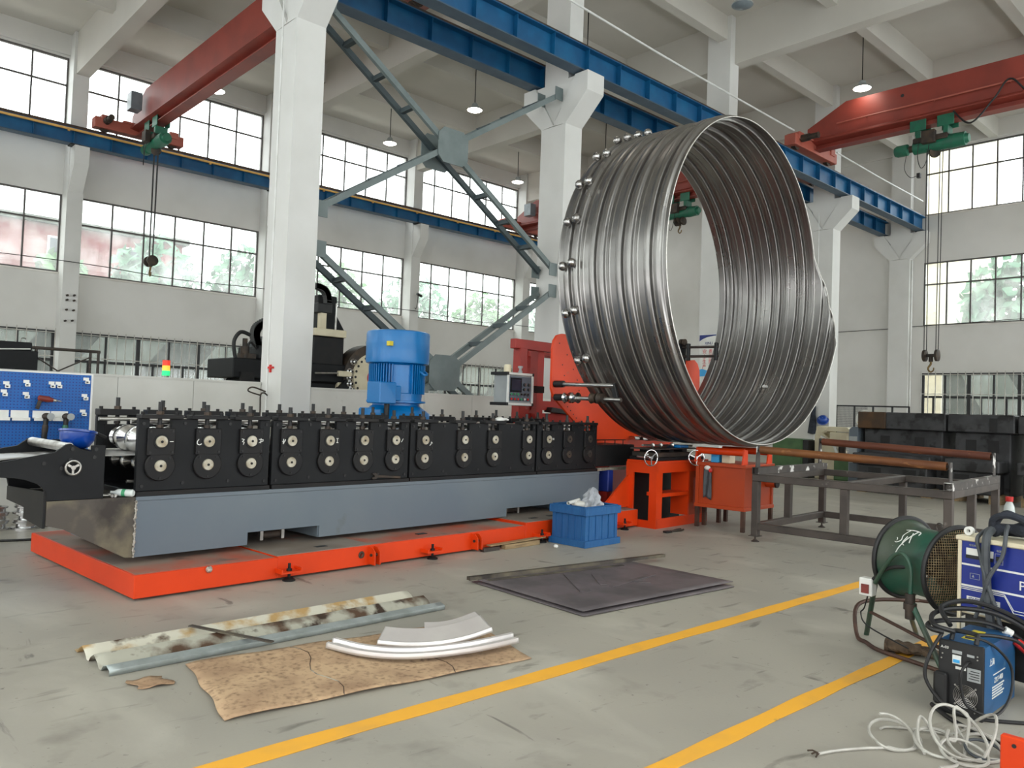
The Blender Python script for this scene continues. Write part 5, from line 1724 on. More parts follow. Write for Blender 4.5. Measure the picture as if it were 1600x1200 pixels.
MB().lathe([(0.72, 0), (0.75, 0.02), (0.75, 0.45), (0.7, 0.5)], dc, (0, 1, 0), 48).build('magazine_drum', 'grime', t)
MB().lathe([(0.0, -0.03), (0.53, -0.03), (0.56, 0.0), (0.56, 0.03)], dc, (0, 1, 0), 48, caps=False).build('magazine_disc', 'cream', t)
MB().lathe([(0.19, -0.034), (0.19, -0.05), (0.13, -0.05), (0.13, -0.034)], dc, (0, 1, 0), 36, caps=False).build('disc_ring', 'red', t)
MB().lathe([(0.0, -0.06), (0.09, -0.06), (0.1, -0.03)], dc, (0, 1, 0), 24, caps=False).build('disc_hub', 'black', t)
for i in range(24):
    a = 2 * PI * i / 24
    MB().cyl((dc[0] + 0.49 * math.cos(a), dc[1] - 0.036, dc[2] + 0.49 * math.sin(a)), (dc[0] + 0.49 * math.cos(a), dc[1] - 0.03, dc[2] + 0.49 * math.sin(a)), 0.028, n=12).build('disc_hole', 'black', t)
for a in (100, 78, 170, 182, 194, 206, 150):
    q = Vector((dc[0] + 0.66 * math.cos(R(a)), dc[1] - 0.02, dc[2] + 0.66 * math.sin(R(a))))
    MB().lathe([(0.06, 0), (0.075, -0.03), (0.05, -0.06), (0.05, -0.12), (0.02, -0.14)], q, (0, 1, 0), 16, caps=False).build('tool_holder', 'chrome', t)
MB().box(8.95, 9.35, 15.3, 15.6, 1.4, 2.0).build('drum_stand', 'cream', t, bevel=0.01, smooth=0)
b = MB()
b.tube([(dc[0] - 0.06 + 0.05 * math.cos(2 * PI * i / 16), dc[1] + 0.2, dc[2] + 0.8 + 0.055 * math.sin(2 * PI * i / 16)) for i in range(16)], 0.012, 6, closed=True)
b.build('lifting_eye', 'steel', t)
t = thing('cloth_bundle', 'pale cloth bundle lying on top of the partition near the control panel', 'cloth', (10.3, 11.2, 1.775))
b = MB().sphere((10.3, 11.22, 1.87), 0.13, 1.5, 0.9, 0.75, 18, 12)
rnd = random.Random(9)
for v in b.bm.verts:
    v.co += Vector((rnd.uniform(-1, 1), rnd.uniform(-1, 1), rnd.uniform(-1, 1))) * 0.018
b.build('bundle', 'panel', t)
b = MB()
b.tube([(10.16, 11.2, 1.86), (10.2, 11.15, 1.98), (10.32, 11.16, 2.0), (10.42, 11.18, 1.9)], 0.03, 8, k=5)
b.build('loose_fold', 'panel', t)
tag(MB().tube([(5.4, 11.5, 0.9), (5.38, 11.45, 1.4), (5.4, 11.5, 1.62), (5.5, 11.6, 1.66), (5.56, 11.6, 1.62)], 0.012, 6, k=6).tube([(5.38, 11.47, 1.62), (5.2, 11.5, 1.68), (5.28, 11.52, 1.74), (5.5, 11.55, 1.68)], 0.012, 6, k=6).build('loose_cable', 'grime', loc=(5.4, 11.5, 0.9)),
    'dark loose cable ends hanging at the foot of the first column', 'cable')
tag(MB().box(5.535, 5.56, 11.5, 11.54, 1.98, 2.1).box(5.53, 5.56, 11.42, 11.58, 2.04, 2.07).build('red_mark', 'red', smooth=0, loc=(5.55, 11.5, 2.04)), 'small red tap handle on the first column', 'tap')

# turned rolls stacked on the floor at the far left
def forming_set(x, y, n, r, label):
    t = thing('stacked_rolls', label, 'steel rolls', (x, y, 0), 'turned steel rolls on the floor')
    z = 0.0
    for k in range(n):
        rr = r * (1.0, 0.9, 0.94, 0.86)[k % 4]
        MB().lathe([(0.05, 0), (rr, 0.0), (rr, 0.02), (rr * 0.7, 0.03), (rr * 0.7, 0.06), (rr * 0.9, 0.07), (rr * 0.9, 0.085), (0.05, 0.085)], (x + 0.01 * (k % 2), y, z), (0, 0, 1), 28, caps=False).build('turned_roll', 'chrome', t)
        z += 0.087
forming_set(2.12, 10.33, 4, 0.15, 'stack of four bright turned steel rolls on the floor at the left edge')
forming_set(2.42, 10.42, 3, 0.14, 'shorter stack of three bright turned rolls beside the taller stack at left')
forming_set(1.84, 10.38, 3, 0.13, 'stack of three turned rolls partly outside the left edge')
tag(MB().tube([(0.6, 10.1, 0.012), (1.5, 9.6, 0.012), (2.2, 9.4, 0.012), (2.6, 9.3, 0.012), (2.9, 9.05, 0.012)], 0.014, 6, k=6).build('floor_cable', 'black', loc=(2, 9.5, 0)), 'black cable on the floor passing in front of the stacked rolls', 'cable')

# ---------------------------------------------------------------- right background
t = thing('safety_banner', 'white hanging banner with red vertical writing and blue waves on the third column', 'banner', (17.53, 11.52, 2.4))
b = MB().box(17.535, 17.545, 11.24, 11.82, 2.42, 3.66)
b.build('banner_cloth', 'white', t, smooth=0)
X = 17.53
b = MB()
b.prism([(11.82, 3.64), (11.24, 3.64), (11.24, 3.62), (11.4, 3.61), (11.6, 3.58), (11.74, 3.53), (11.82, 3.48)], 'yz', X, X + 0.004)
b.build('wave_print', 'navy', t, smooth=0)
b = MB()
b.prism([(11.82, 2.74), (11.72, 2.76), (11.58, 2.72), (11.46, 2.68), (11.24, 2.7), (11.24, 2.6), (11.82, 2.56)], 'yz', X, X + 0.004)
b.build('wave_print', 'skyblue', t, smooth=0)
lettering('banner_logo', 'XINLI', 0.1, 'navy', t, (X, 11.54, 3.42), (0, -1, 0), (0, 0, 1))
lettering('banner_text', '工厂', 0.07, 'grime', t, (X, 11.54, 3.32), (0, -1, 0), (0, 0, 1))
for i, ch in enumerate('安全生产'):
    lettering('banner_text', ch, 0.125, 'red', t, (X, 11.66, 3.2 - i * 0.13), (0, -1, 0), (0, 0, 1))
for i, ch in enumerate('责任重山'[::1]):
    lettering('banner_text', ch, 0.125, 'red', t, (X, 11.48, 3.2 - i * 0.13), (0, -1, 0), (0, 0, 1))

def casting(x0, x1, y0, y1, label, rust=False):
    t = thing('machine_casting', label, 'casting', ((x0 + x1) / 2, (y0 + y1) / 2, 0), 'black machine frame castings')
    MB().box(x0 + 0.15, x1, y0 + 0.1, y1 - 0.1, 0.13, 1.4).build('casting_body', 'cast', t, bevel=0.02, smooth=0)
    MB().box(x0, x1 + 0.1, y0, y1 - (0.62 if rust else 0), 1.4, 1.77).build('top_beam', 'cast', t, bevel=0.02, smooth=0)
    if rust:
        MB().box(x0, x1 + 0.1, y1 - 0.62, y1, 1.4, 1.77).build('rusty_end', 'castrust', t, bevel=0.02, smooth=0)
    MB().box(x0 - 0.5, x0 + 0.15, y0 + 0.12, y1 - 0.12, 0.62, 0.86).build('side_ledge', 'cast', t, bevel=0.02, smooth=0)
    MB().box(x0 - 0.42, x0 + 0.15, y0 + 0.2, y1 - 0.2, 0.18, 0.62).build('lower_frame', 'cast', t, bevel=0.02, smooth=0)
    n = max(2, int((y1 - y0) / 0.62))
    for i in range(n):
        y = y0 + 0.2 + (y1 - y0 - 0.4) * (i + 0.5) / n
        MB().box(x0 - 0.425, x0 - 0.40, y - 0.15, y + 0.12, 0.28, 0.56).build('frame_pocket', 'black', t, smooth=0)
        MB().box(x0 + 0.145, x0 + 0.155, y - 0.1, y + 0.1, 1.0, 1.25).build('casting_pocket', 'black', t, smooth=0)
    for y in (y0 + 0.25, y1 - 0.25):
        MB().box(x0 - 0.3, x1 - 0.1, y - 0.1, y + 0.1, 0.0, 0.18).build('timber_support', 'wood', t, smooth=0)
casting(17.9, 19.2, 5.98, 7.82, 'black machine frame casting with a rusty brown end at its left', True)
casting(17.9, 19.2, 4.72, 5.94, 'black machine frame casting in the middle of the row')
casting(17.9, 19.2, 2.6, 4.66, 'black machine frame casting at the right edge of the row')
MB_ = MB().box(17.89, 17.9, 5.02, 5.16, 1.43, 1.7)
o = MB_.build('slot', 'black', bpy.data.objects['machine_casting.001'], smooth=0)
t = thing('curved_guard', 'grey curved sheet guard at the left end of the casting row', 'guard', (18.2, 7.95, 0))
MB().prism([(7.84, 0.0), (8.06, 0.0), (8.06, 1.36), (7.98, 1.42), (7.84, 1.42)], 'yz', 18.0, 18.6).build('guard_sheet', 'bed', t, bevel=0.02, smooth=0)
MB().box(17.98, 18.0, 7.86, 8.04, 0.6, 1.2).build('guard_panel', 'grey', t, smooth=0)

t = thing('mesh_fence', 'low dark wire mesh fence before the end wall', 'fence', (28, 11.7, 0))
for y in (13.0, 12.35, 11.7, 11.05, 10.5):
    MB().box(27.98, 28.03, y - 0.025, y + 0.025, 0, 2.1).build('post', 'frame_dark', t, smooth=0)
MB().box(27.98, 28.02, 10.5, 13.0, 2.06, 2.11).build('top_rail', 'frame_dark', t, smooth=0)
b = MB()
for i in range(42):
    y = 11.9 + 1.1 * i / 41
    b.box(27.997, 28.003, y - 0.003, y + 0.003, 0.2, 2.06)
for i in range(32):
    z = 0.2 + 1.86 * i / 31
    b.box(27.995, 28.001, 11.9, 13.0, z - 0.003, z + 0.003)
b.build('wire_mesh', 'frame_dark', t, smooth=0)
tag(MB().box(27.94, 27.96, 11.75, 12.0, 1.2, 1.62).build('paper_notice', 'white', smooth=0, loc=(27.95, 11.87, 1.2)), 'white paper notice on the mesh fence', 'notice')
t = thing('warning_sign', 'yellow and white round warning sign beside the rusty casting', 'sign', (26, 11.12, 0))
MB().cyl((26, 11.12, 1.62), (26.02, 11.12, 1.62), 0.3, n=32).build('sign_board', 'white', t)
MB().prism([(10.88, 1.5), (11.36, 1.5), (11.12, 1.88)], 'yz', 25.985, 26.0).build('warning_triangle', 'yellowlabel', t, smooth=0)
MB().box(25.985, 26.0, 10.92, 11.32, 1.38, 1.46).build('sign_bar', 'yellowlabel', t, smooth=0)
MB().box(26.02, 26.06, 11.1, 11.14, 0, 1.62).build('sign_post', 'grey', t, smooth=0)

t = thing('cream_milling_machine', 'cream coloured milling machine beyond the rusty pipes', 'machine tool', (20.2, 9.4, 0))
b = MB()
b.prism([(9.94, 0.0), (9.96, 1.1), (9.9, 1.38), (9.6, 1.38), (9.6, 1.22), (9.72, 1.2), (9.5, 1.05), (9.3, 0.75), (9.2, 0.0)], 'yz', 20.2, 20.7)
b.build('machine_column', 'cream', t, bevel=0.02, smooth=0)
b = MB()
b.prism([(9.74, 1.14), (9.5, 1.02), (9.34, 0.84), (9.28, 0.62), (9.32, 0.62), (9.4, 0.84), (9.55, 1.0), (9.76, 1.1)], 'yz', 20.12, 20.2)
b.build('guard_arc', 'white', t, smooth=0)
b = MB()
b.box(20.0, 20.5, 9.0, 9.45, 1.02, 1.24)
b.build('head_box', 'cream', t, bevel=0.01, smooth=0)
b = MB()
b.prism([(9.62, 1.26), (9.5, 1.38), (9.0, 1.38), (8.86, 1.26)], 'yz', 20.0, 20.6)
b.build('head_cover', 'cream', t, bevel=0.01, smooth=0)
b = MB()
b.box(20.1, 20.5, 8.75, 9.5, 0.62, 0.7)
b.cyl((20.3, 9.25, 0.7), (20.3, 9.25, 1.02), 0.09, n=14)
b.cyl((20.2, 8.9, 0.7), (20.2, 8.9, 1.0), 0.06, n=12)
b.build('spindle', 'grime', t)
MB().box(20.15, 20.6, 8.9, 9.4, 0.0, 0.62).build('knee', 'greenmach', t, bevel=0.02, smooth=0)
b = MB()
b.cyl((19.95, 8.84, 0.72), (19.99, 8.84, 0.72), 0.09, n=20)
b.build('hand_wheel', 'chrome', t)
t = thing('grey_drill_head', 'grey pillar drill head beside the cream milling machine', 'machine tool', (20.4, 8.45, 0))
MB().box(20.3, 20.5, 8.4, 8.56, 0, 1.15).build('pillar', 'greenmach', t, bevel=0.01, smooth=0)
b = MB().sphere((20.3, 8.52, 1.1), 0.19, 1.0, 0.9, 1.2)
b.build('drill_head', 'bed', t)
MB().cyl((20.3, 8.5, 1.3), (20.3, 8.5, 1.5), 0.09, 0.05, n=14).build('drill_motor', 'black', t)
t = thing('green_cabinet', 'green steel cabinet behind the lower right of the big pipe', 'cabinet', (20.3, 10.6, 0))
MB().box(20.0, 20.6, 10.18, 11.05, 0, 1.02).build('cabinet_body', 'greenmach', t, bevel=0.01, smooth=0)
MB().box(19.985, 20.0, 10.22, 10.6, 0.05, 0.97).build('cabinet_door', 'greenmach', t, smooth=0)
MB().box(20.0, 20.4, 10.02, 10.17, 0.0, 1.0).build('side_box', 'black', t, smooth=0)
t = thing('hung_helmet', 'blue hard hat hanging with a dark jacket on the fourth column', 'hard hat', (23.45, 11.42, 1.4))
b = MB()
b.lathe([(0.01, 0.0), (0.08, 0.012), (0.125, 0.05), (0.14, 0.1), (0.14, 0.14), (0.175, 0.145)], (23.36, 11.27, 1.62), (0.75, 0.3, -0.5), 24, caps=False)
b.build('shell', 'helmet', t, solid=0.005)
t = thing('hung_jacket', 'dark work jacket hanging on a hook on the fourth column', 'jacket', (23.5, 11.55, 1.1))
b = MB()
b.lathe([(0.03, 0), (0.06, 0.05), (0.07, 0.3), (0.1, 0.55), (0.13, 0.9), (0.02, 0.92)], (23.45, 11.6, 2.02), (0, 0.05, -1), 12)
b.build('jacket_body', 'cloth', t)

# ---------------------------------------------------------------- blue crate and odds on the floor
t = thing('blue_crate', 'blue plastic crate standing on the floor beside the orange platform', 'crate', (7.07, 6.29, 0), None, R(3.0))
o0 = ORG[t.name]
def cr(x0, x1, y0, y1, z0, z1):
    return MB().box(7.07 + x0, 7.07 + x1, 6.29 + y0, 6.29 + y1, z0, z1)
hx, hy = 0.30, 0.25
for nm, a in (('crate_wall', (-hx, hx, -hy, -hy + 0.02)), ('crate_wall', (-hx, hx, hy - 0.02, hy)), ('crate_wall', (-hx, -hx + 0.02, -hy + 0.02, hy - 0.02)), ('crate_wall', (hx - 0.02, hx, -hy + 0.02, hy - 0.02))):
    cr(a[0], a[1], a[2], a[3], 0.02, 0.46).build(nm, 'crate', t, smooth=0)
cr(-hx, hx, -hy, hy, 0.0, 0.02).build('crate_floor', 'crate', t, smooth=0)
for z0, z1, e in ((0.0, 0.075, 0.03), (0.36, 0.45, 0.03)):
    b = MB()
    b.box(7.07 - hx - e, 7.07 + hx + e, 6.29 - hy - e, 6.29 - hy - 0.0005, z0, z1)
    b.box(7.07 - hx - e, 7.07 + hx + e, 6.29 + hy + 0.0005, 6.29 + hy + e, z0, z1)
    b.box(7.07 - hx - e, 7.07 - hx - 0.0005, 6.29 - hy, 6.29 + hy, z0, z1)
    b.box(7.07 + hx + 0.0005, 7.07 + hx + e, 6.29 - hy, 6.29 + hy, z0, z1)
    b.build('crate_band', 'crate', t, bevel=0.004, smooth=0)
b = MB()
for i in range(5):
    q = -hx + 0.06 + i * 0.12
    b.box(7.07 + q, 7.07 + q + 0.012, 6.29 - hy - 0.008, 6.29 - hy, 0.075, 0.36)
    b.box(7.07 - hx - 0.008, 7.07 - hx, 6.29 + q * 0.8, 6.29 + q * 0.8 + 0.012, 0.075, 0.36)
b.build('crate_ribs', 'crate', t, smooth=0)
cr(-hx + 0.02, hx - 0.02, -hy + 0.02, hy - 0.02, 0.36, 0.40).build('crate_contents', 'grime', t, smooth=0)
t = thing('plastic_bag', 'clear crumpled plastic bag standing in the blue crate', 'bag', (7.2, 6.32, 0.4))
rnd = random.Random(21)
b = MB()
def bagf(i, j):
    a = 2 * PI * j
    h = i
    r = 0.125 * (1 - h) ** 0.55 * (1 + 0.2 * math.sin(a * 5 + h * 4) + 0.12 * math.sin(a * 9 - h * 11) + 0.1 * math.sin(h * 17 + a * 2)) + 0.006
    return (7.2 + r * math.cos(a) + 0.03 * h, 6.32 + r * math.sin(a), 0.405 + 0.24 * h)
b.grid(bagf, 14, 40)
b.build('bag_film', 'bag', t, smooth=50)
tag(MB().pipe((6.8, 6.32, 0.475), (7.12, 6.44, 0.485), 0.02, 0.004, 16).build('white_tube', 'white', loc=(6.8, 6.5, 0.46)), 'white plastic tube lying across the rim of the blue crate', 'tube')
tag(MB().sphere((7.05, 6.38, 0.44), 0.075, 1.3, 1, 0.6).build('old_glove', 'panel', loc=(6.88, 6.5, 0.4)), 'crumpled pale glove in the blue crate', 'glove')
tag(MB().cyl((6.9, 6.25, 0.41), (7.03, 6.2, 0.415), 0.014, n=10).build('red_marker', 'red', loc=(6.8, 6.33, 0.4)), 'red marker pen in the blue crate', 'marker')
tag(MB().bar((5.72, 6.47, 0.058), (6.62, 6.53, 0.07), 0.07, 0.012).build('batten', 'wood', smooth=0, loc=(6.2, 6.5, 0.05)), 'thin pale wooden batten lying beside the orange platform', 'batten')
tag(MB().bar((5.93, 6.46, 0.026), (6.5, 6.5, 0.026), 0.07, 0.05).build('timber_block', 'wood', bevel=0.003, smooth=0, loc=(6.2, 6.48, 0)), 'short timber block under the pale batten', 'timber')
tag(MB().bar((5.62, 6.46, 0.02), (5.86, 6.47, 0.02), 0.06, 0.04).build('steel_block', 'rawtube', bevel=0.003, smooth=0, loc=(5.75, 6.46, 0)), 'small grey steel block at the left end of the pale batten', 'block')
tag(MB().sphere((6.49, 6.2, 0.022), 0.026, 1, 1.1, 0.85, 10, 8).build('foam_lump', 'white', loc=(6.49, 6.2, 0)), 'small white foam lump on the floor left of the blue crate', 'foam')
t = thing('pliers', 'black pliers lying on the floor before the orange pedestal', 'pliers', (8.75, 6.2, 0))
MB().tube([(8.62, 6.24, 0.015), (8.72, 6.22, 0.015), (8.86, 6.26, 0.015), (8.98, 6.27, 0.015)], 0.013, 6, k=4).build('handle', 'grime', t)
MB().tube([(8.64, 6.18, 0.015), (8.74, 6.21, 0.015), (8.86, 6.19, 0.015), (8.97, 6.22, 0.015)], 0.013, 6, k=4).build('handle', 'grime', t)
MB().box(8.55, 8.65, 6.18, 6.25, 0.002, 0.028).build('jaw', 'black', t, bevel=0.005)

# black plates with strips
def slab(name, quad, z0, z1, mat, label, cat, warp=0.0, n=14):
    A, B_, C_, D_ = [Vector((x, y, 0)) for x, y in quad]
    org = (A + B_ + C_ + D_) / 4
    b = MB()
    def top(i, j):
        p = (A * (1 - i) + B_ * i) * (1 - j) + (D_ * (1 - i) + C_ * i) * j
        return (p.x, p.y, (z0 + z1) / 2 + warp * (math.sin(i * 3.1) * 0.6 + (1 - j) * 0.4 * math.sin(i * 5)))
    b.grid(top, n, n)
    return tag(b.build(name, mat, solid=z1 - z0, smooth=30, loc=(org.x, org.y, z0)), label, cat)
slab('steel_plate', ((4.57, 5.38), (4.52, 4.0), (6.44, 3.9), (6.46, 5.12)), 0.006, 0.012, 'plate', 'lower black steel plate of the two lying on the floor by the yellow line', 'steel plate')
slab('steel_plate', ((4.58, 5.39), (4.54, 4.03), (6.5, 3.95), (6.45, 5.14)), 0.034, 0.040, 'plate', 'upper black steel plate with loose strips on it, by the yellow line', 'steel plate')
for (x, y) in ((4.75, 4.5), (5.5, 4.2), (6.2, 4.8), (5.4, 5.0)):
    tag(MB().box(x - 0.1, x + 0.1, y - 0.02, y + 0.02, 0.013, 0.033).build('spacer_strip', 'plate', smooth=0, loc=(x, y, 0.012)), 'thin steel spacer hidden between the two black plates', 'spacer', 'spacers between the black plates')
def strip_on(p, q, w, z, mat, label, h=0.005):
    return tag(MB().bar((p[0], p[1], z), (q[0], q[1], z), w, h).build('scrap_strip', mat, smooth=0, loc=((p[0] + q[0]) / 2, (p[1] + q[1]) / 2, z - h / 2)), label, 'steel strip')
strip_on((4.49, 5.33), (6.95, 5.06), 0.05, 0.055, 'rawplate', 'long brown scrap strip along the far edge of the black plates', 0.03)
strip_on((4.62, 5.22), (6.2, 5.0), 0.045, 0.045, 'rawplate', 'second long scrap strip just inside the first on the black plates')
strip_on((5.42, 5.0), (5.03, 4.44), 0.1, 0.0445, 'plate', 'dark short scrap strip pointing to the viewer on the black plates')
strip_on((5.62, 4.85), (5.36, 4.52), 0.07, 0.0445, 'plate', 'narrow dark scrap piece in the middle of the black plates')
strip_on((5.36, 4.44), (6.1, 4.55), 0.05, 0.0445, 'plate', 'diagonal thin scrap strip to the right on the black plates')
strip_on((5.7, 4.45), (5.78, 4.34), 0.04, 0.0445, 'plate', 'tiny scrap chip near the front of the black plates')

# galvanised corrugated offcut and the flat bar on it
A, B_ = Vector((1.40, 4.69, 0)), Vector((3.80, 4.78, 0))
dx = (B_ - A).normalized()
dy = Vector((-dx.y, dx.x, 0))
Lg = (B_ - A).length
prof = [(0.0, 0.0), (0.0, 0.03), (0.05, 0.045), (0.1, 0.03), (0.13, 0.0), (0.17, 0.0), (0.2, 0.03), (0.26, 0.055), (0.31, 0.03), (0.34, 0.0), (0.38, 0.0), (0.41, 0.03), (0.47, 0.055), (0.52, 0.03), (0.55, 0.0), (0.6, 0.004)]
t = thing('corrugated_offcut', 'galvanised corrugated steel offcut with rust stains on the floor in front of the machine', 'corrugated sheet', (2.6, 5.0, 0))
for (k0, k1, mat, nm) in ((0, 4, 'galv', 'clean_ridge'), (4, 9, 'galvdark', 'stained_ridge'), (9, 15, 'galvrust', 'rusty_ridge')):
    b = MB()
    seg = prof[k0:k1 + 1]
    b.grid(lambda i, j, seg=seg: (lambda w, z: tuple(A + dx * (Lg * i) + dy * w + Vector((0, 0, z + 0.003))))(*[(lambda a, c, f: a + (c - a) * f)(seg[min(int(j * (len(seg) - 1)), len(seg) - 2)][q], seg[min(int(j * (len(seg) - 1)), len(seg) - 2) + 1][q], j * (len(seg) - 1) - min(int(j * (len(seg) - 1)), len(seg) - 2)) for q in (0, 1)]), 30, len(seg) - 1)
    b.build(nm, mat, t, smooth=25, solid=0.004)
tag(MB().bar((2.02, 5.17, 0.075), (2.3, 4.58, 0.062), 0.035, 0.008).build('flat_bar', 'rawplate', smooth=0, loc=(2.15, 4.9, 0.06)), 'flat dark steel bar lying across the corrugated offcut', 'bar')

# stained board with curved offcuts on it
t = thing('stained_board', 'tan stained flattened board lying on the floor', 'board', (2.6, 4.1, 0))
b = MB()
q = [Vector(p + (0,)) for p in ((1.64, 3.72), (3.5, 3.52), (3.72, 4.42), (1.80, 4.63))]
def bf(i, j):
    p = (q[0] * (1 - i) + q[1] * i) * (1 - j) + (q[3] * (1 - i) + q[2] * i) * j
    z = 0.012 + 0.012 * math.sin(j * PI) * (1 - i) + 0.004 * math.sin(i * 19) + 0.006 * math.sin(j * 7 + i * 4)
    if i < 0.02:
        p = p + Vector((-0.008 * math.sin(j * 14), 0, 0))
        z *= 0.6
    return (p.x, p.y, max(z, 0.006))
b.grid(bf, 44, 24)
b.build('board_sheet', 'brownsheet', t, solid=0.005, smooth=40)
for f in (0.33, 0.70):
    b = MB()
    b.tube([Vector(bf(f + 0.02 * math.sin(k), k / 10)) + Vector((0, 0, 0.001)) for k in range(11)], 0.004, 5)
    b.build('fold_line', 'galvdark', t)
b = MB()
b.grid(lambda i, j: (1.63 - 0.18 * i + 0.02 * math.sin(j * 6), 4.36 + 0.16 * j + 0.02 * i, 0.006 + 0.012 * math.sin(i * 4) ** 2), 6, 6)
b.build('torn_flap', 'brownsheet', t, solid=0.003)
def arc_offcut(label, pts, w, prof, mat='offcut'):
    """curved strip cut from the pipe: centre line pts, section prof across it"""
    cl = [p + Vector((0, 0, 0.009)) for p in catmull(pts, 10)]
    o = cl[len(cl) // 2]
    b = MB()
    m = len(cl) - 1
    def f(i, j):
        k = min(int(i * m + 0.5), m)
        d = (cl[min(k + 1, m)] - cl[max(k - 1, 0)]).normalized()
        s = Vector((-d.y, d.x, 0)).normalized()
        jj = j * (len(prof) - 1)
        a = min(int(jj), len(prof) - 2)
        fr = jj - a
        ww = prof[a][0] + (prof[a + 1][0] - prof[a][0]) * fr
        zz = prof[a][1] + (prof[a + 1][1] - prof[a][1]) * fr
        return cl[k] + s * ww + Vector((0, 0, zz))
    b.grid(f, m, (len(prof) - 1) * 2)
    ob = tag(b.build('curved_offcut', mat, solid=0.005, smooth=40, loc=tuple(o)), label, 'steel offcut', 'curved bright offcuts on the board')
    return ob
ch = [(0.0, 0.0), (0.004, 0.03), (0.018, 0.034), (0.026, 0.014), (0.05, 0.014), (0.058, 0.046), (0.072, 0.05), (0.08, 0.03)]
arc_offcut('front curved bright channel offcut on the tan board', [(2.545, 4.36, 0.026), (2.62, 4.12, 0.026), (2.75, 3.94, 0.026), (2.95, 3.82, 0.026), (3.25, 3.74, 0.028), (3.58, 3.72, 0.032)], 0.1, ch)
fl = [(0.0, 0.0), (0.012, 0.026), (0.022, 0.026), (0.03, 0.03), (0.12, 0.075), (0.13, 0.08), (0.14, 0.072)]
arc_offcut('middle curved bright wide offcut on the tan board', [(2.83, 4.23, 0.026), (2.93, 4.09, 0.028), (3.1, 3.98, 0.03), (3.3, 3.93, 0.04), (3.54, 3.93, 0.06)], 0.14, fl)
arc_offcut('rear short curved bright offcut on the tan board', [(3.2, 4.22, 0.024), (3.32, 4.15, 0.026), (3.48, 4.13, 0.032), (3.68, 4.16, 0.045)], 0.1, [(0.0, 0.0), (0.05, 0.03), (0.1, 0.06), (0.115, 0.055)])

# ---------------------------------------------------------------- right foreground: drum fan, cutter, welder, cables
FN = thing('drum_fan', 'dirty green drum fan tilted on a tube frame at the right', 'fan', (5.65, 2.1, 0))
L0, R0 = Vector((5.72, 2.15, 0.63)), Vector((5.55, 1.77, 0.62))
ax = (R0 - L0).normalized()
Ln = (R0 - L0).length
prof = [(0.262, 0.0), (0.262, 0.012), (0.245, 0.04), (0.228, 0.09), (0.222, 0.16), (0.222, 0.26), (0.228, 0.33), (0.245, 0.39), (0.27, Ln - 0.012), (0.27, Ln)]
MB().lathe(prof + [(r - 0.006, h) for r, h in prof[::-1]] + [prof[0]], L0, ax, 56, caps=False).build('drum', 'fangreen', FN)
for c, r in ((L0, 0.268), (R0, 0.276)):
    b = MB()
    s = ax.cross(Vector((0, 0, 1))).normalized()
    u = s.cross(ax)
    b.tube([c + s * (r * math.cos(2 * PI * i / 56)) + u * (r * math.sin(2 * PI * i / 56)) for i in range(56)], 0.017, 8, closed=True)
    b.build('rim', 'black', FN)
b = MB()
s = ax.cross(Vector((0, 0, 1))).normalized()
u = s.cross(ax)
for i in range(-16, 17):
    d = i * 0.0162
    h = math.sqrt(max(0, 0.268 ** 2 - d * d))
    for k in range(2):
        q0, q1 = ((s * d - u * h), (s * d + u * h)) if k == 0 else ((u * d - s * h), (u * d + s * h))
        m = 8
        pts = []
        for j in range(m + 1):
            p = q0 + (q1 - q0) * (j / m)
            rr = p.length / 0.268
            pts.append(R0 + p + ax * (0.04 * (1 - rr * rr) + 0.002))
        b.tube(pts, 0.0022, 4)
b.build('guard_mesh', 'fanmesh', FN)
b = MB()
b.cyl(L0 + ax * 0.2, L0 + ax * 0.38, 0.08, n=20)
b.build('motor', 'grime', FN)
for k in range(5):
    a = 2 * PI * k / 5
    d = s * math.cos(a) + u * math.sin(a)
    e = s * -math.sin(a) + u * math.cos(a)
    b = MB()
    c = L0 + ax * 0.16
    b.grid(lambda i, j, d=d, e=e: tuple(c + d * (0.04 + 0.165 * i) + e * ((j - 0.5) * (0.06 + 0.07 * i)) + ax * ((j - 0.5) * 0.06)), 5, 4)
    b.build('blade', 'grime', FN, solid=0.004)
MB().cyl(L0 + ax * 0.1, L0 + ax * 0.2, 0.045, n=16).build('hub', 'grime', FN)
top = L0 + ax * 0.27 + u * 0.225
b = MB()
b.tube([top + ax * (0.024 * math.cos(2 * PI * i / 20)) + u * (0.026 + 0.026 * math.sin(2 * PI * i / 20)) for i in range(20)], 0.005, 6, closed=True)
b.build('lifting_ring', 'rawtube', FN)
# white painted scrawl on the drum
def on_drum(a, h, e=0.0):
    """a: degrees from the top towards the viewer, h along the axis"""
    rr = 0.2235 + 0.05 * abs(h - 0.2) ** 2 + e
    return L0 + ax * h + u * (rr * math.cos(R(a))) - s * (rr * math.sin(R(a)))
sgn = 1 if (-s).x < 0 else -1
strokes = [[(26, .10), (22, .15), (24, .21), (32, .22)], [(24, .13), (40, .12), (50, .13), (56, .10), (52, .07), (60, .06)], [(23, .19), (36, .18), (50, .16), (64, .14), (74, .13)],
           [(30, .17), (44, .19), (52, .2)], [(46, .08), (50, .1), (64, .09)], [(40, .155), (54, .15), (58, .17)], [(66, .07), (70, .072)]]
b = MB()
for st in strokes:
    b.tube([on_drum(sgn * a, h, 0.001) for a, h in st], 0.0035, 5, k=4)
b.build('painted_mark', 'white', FN)
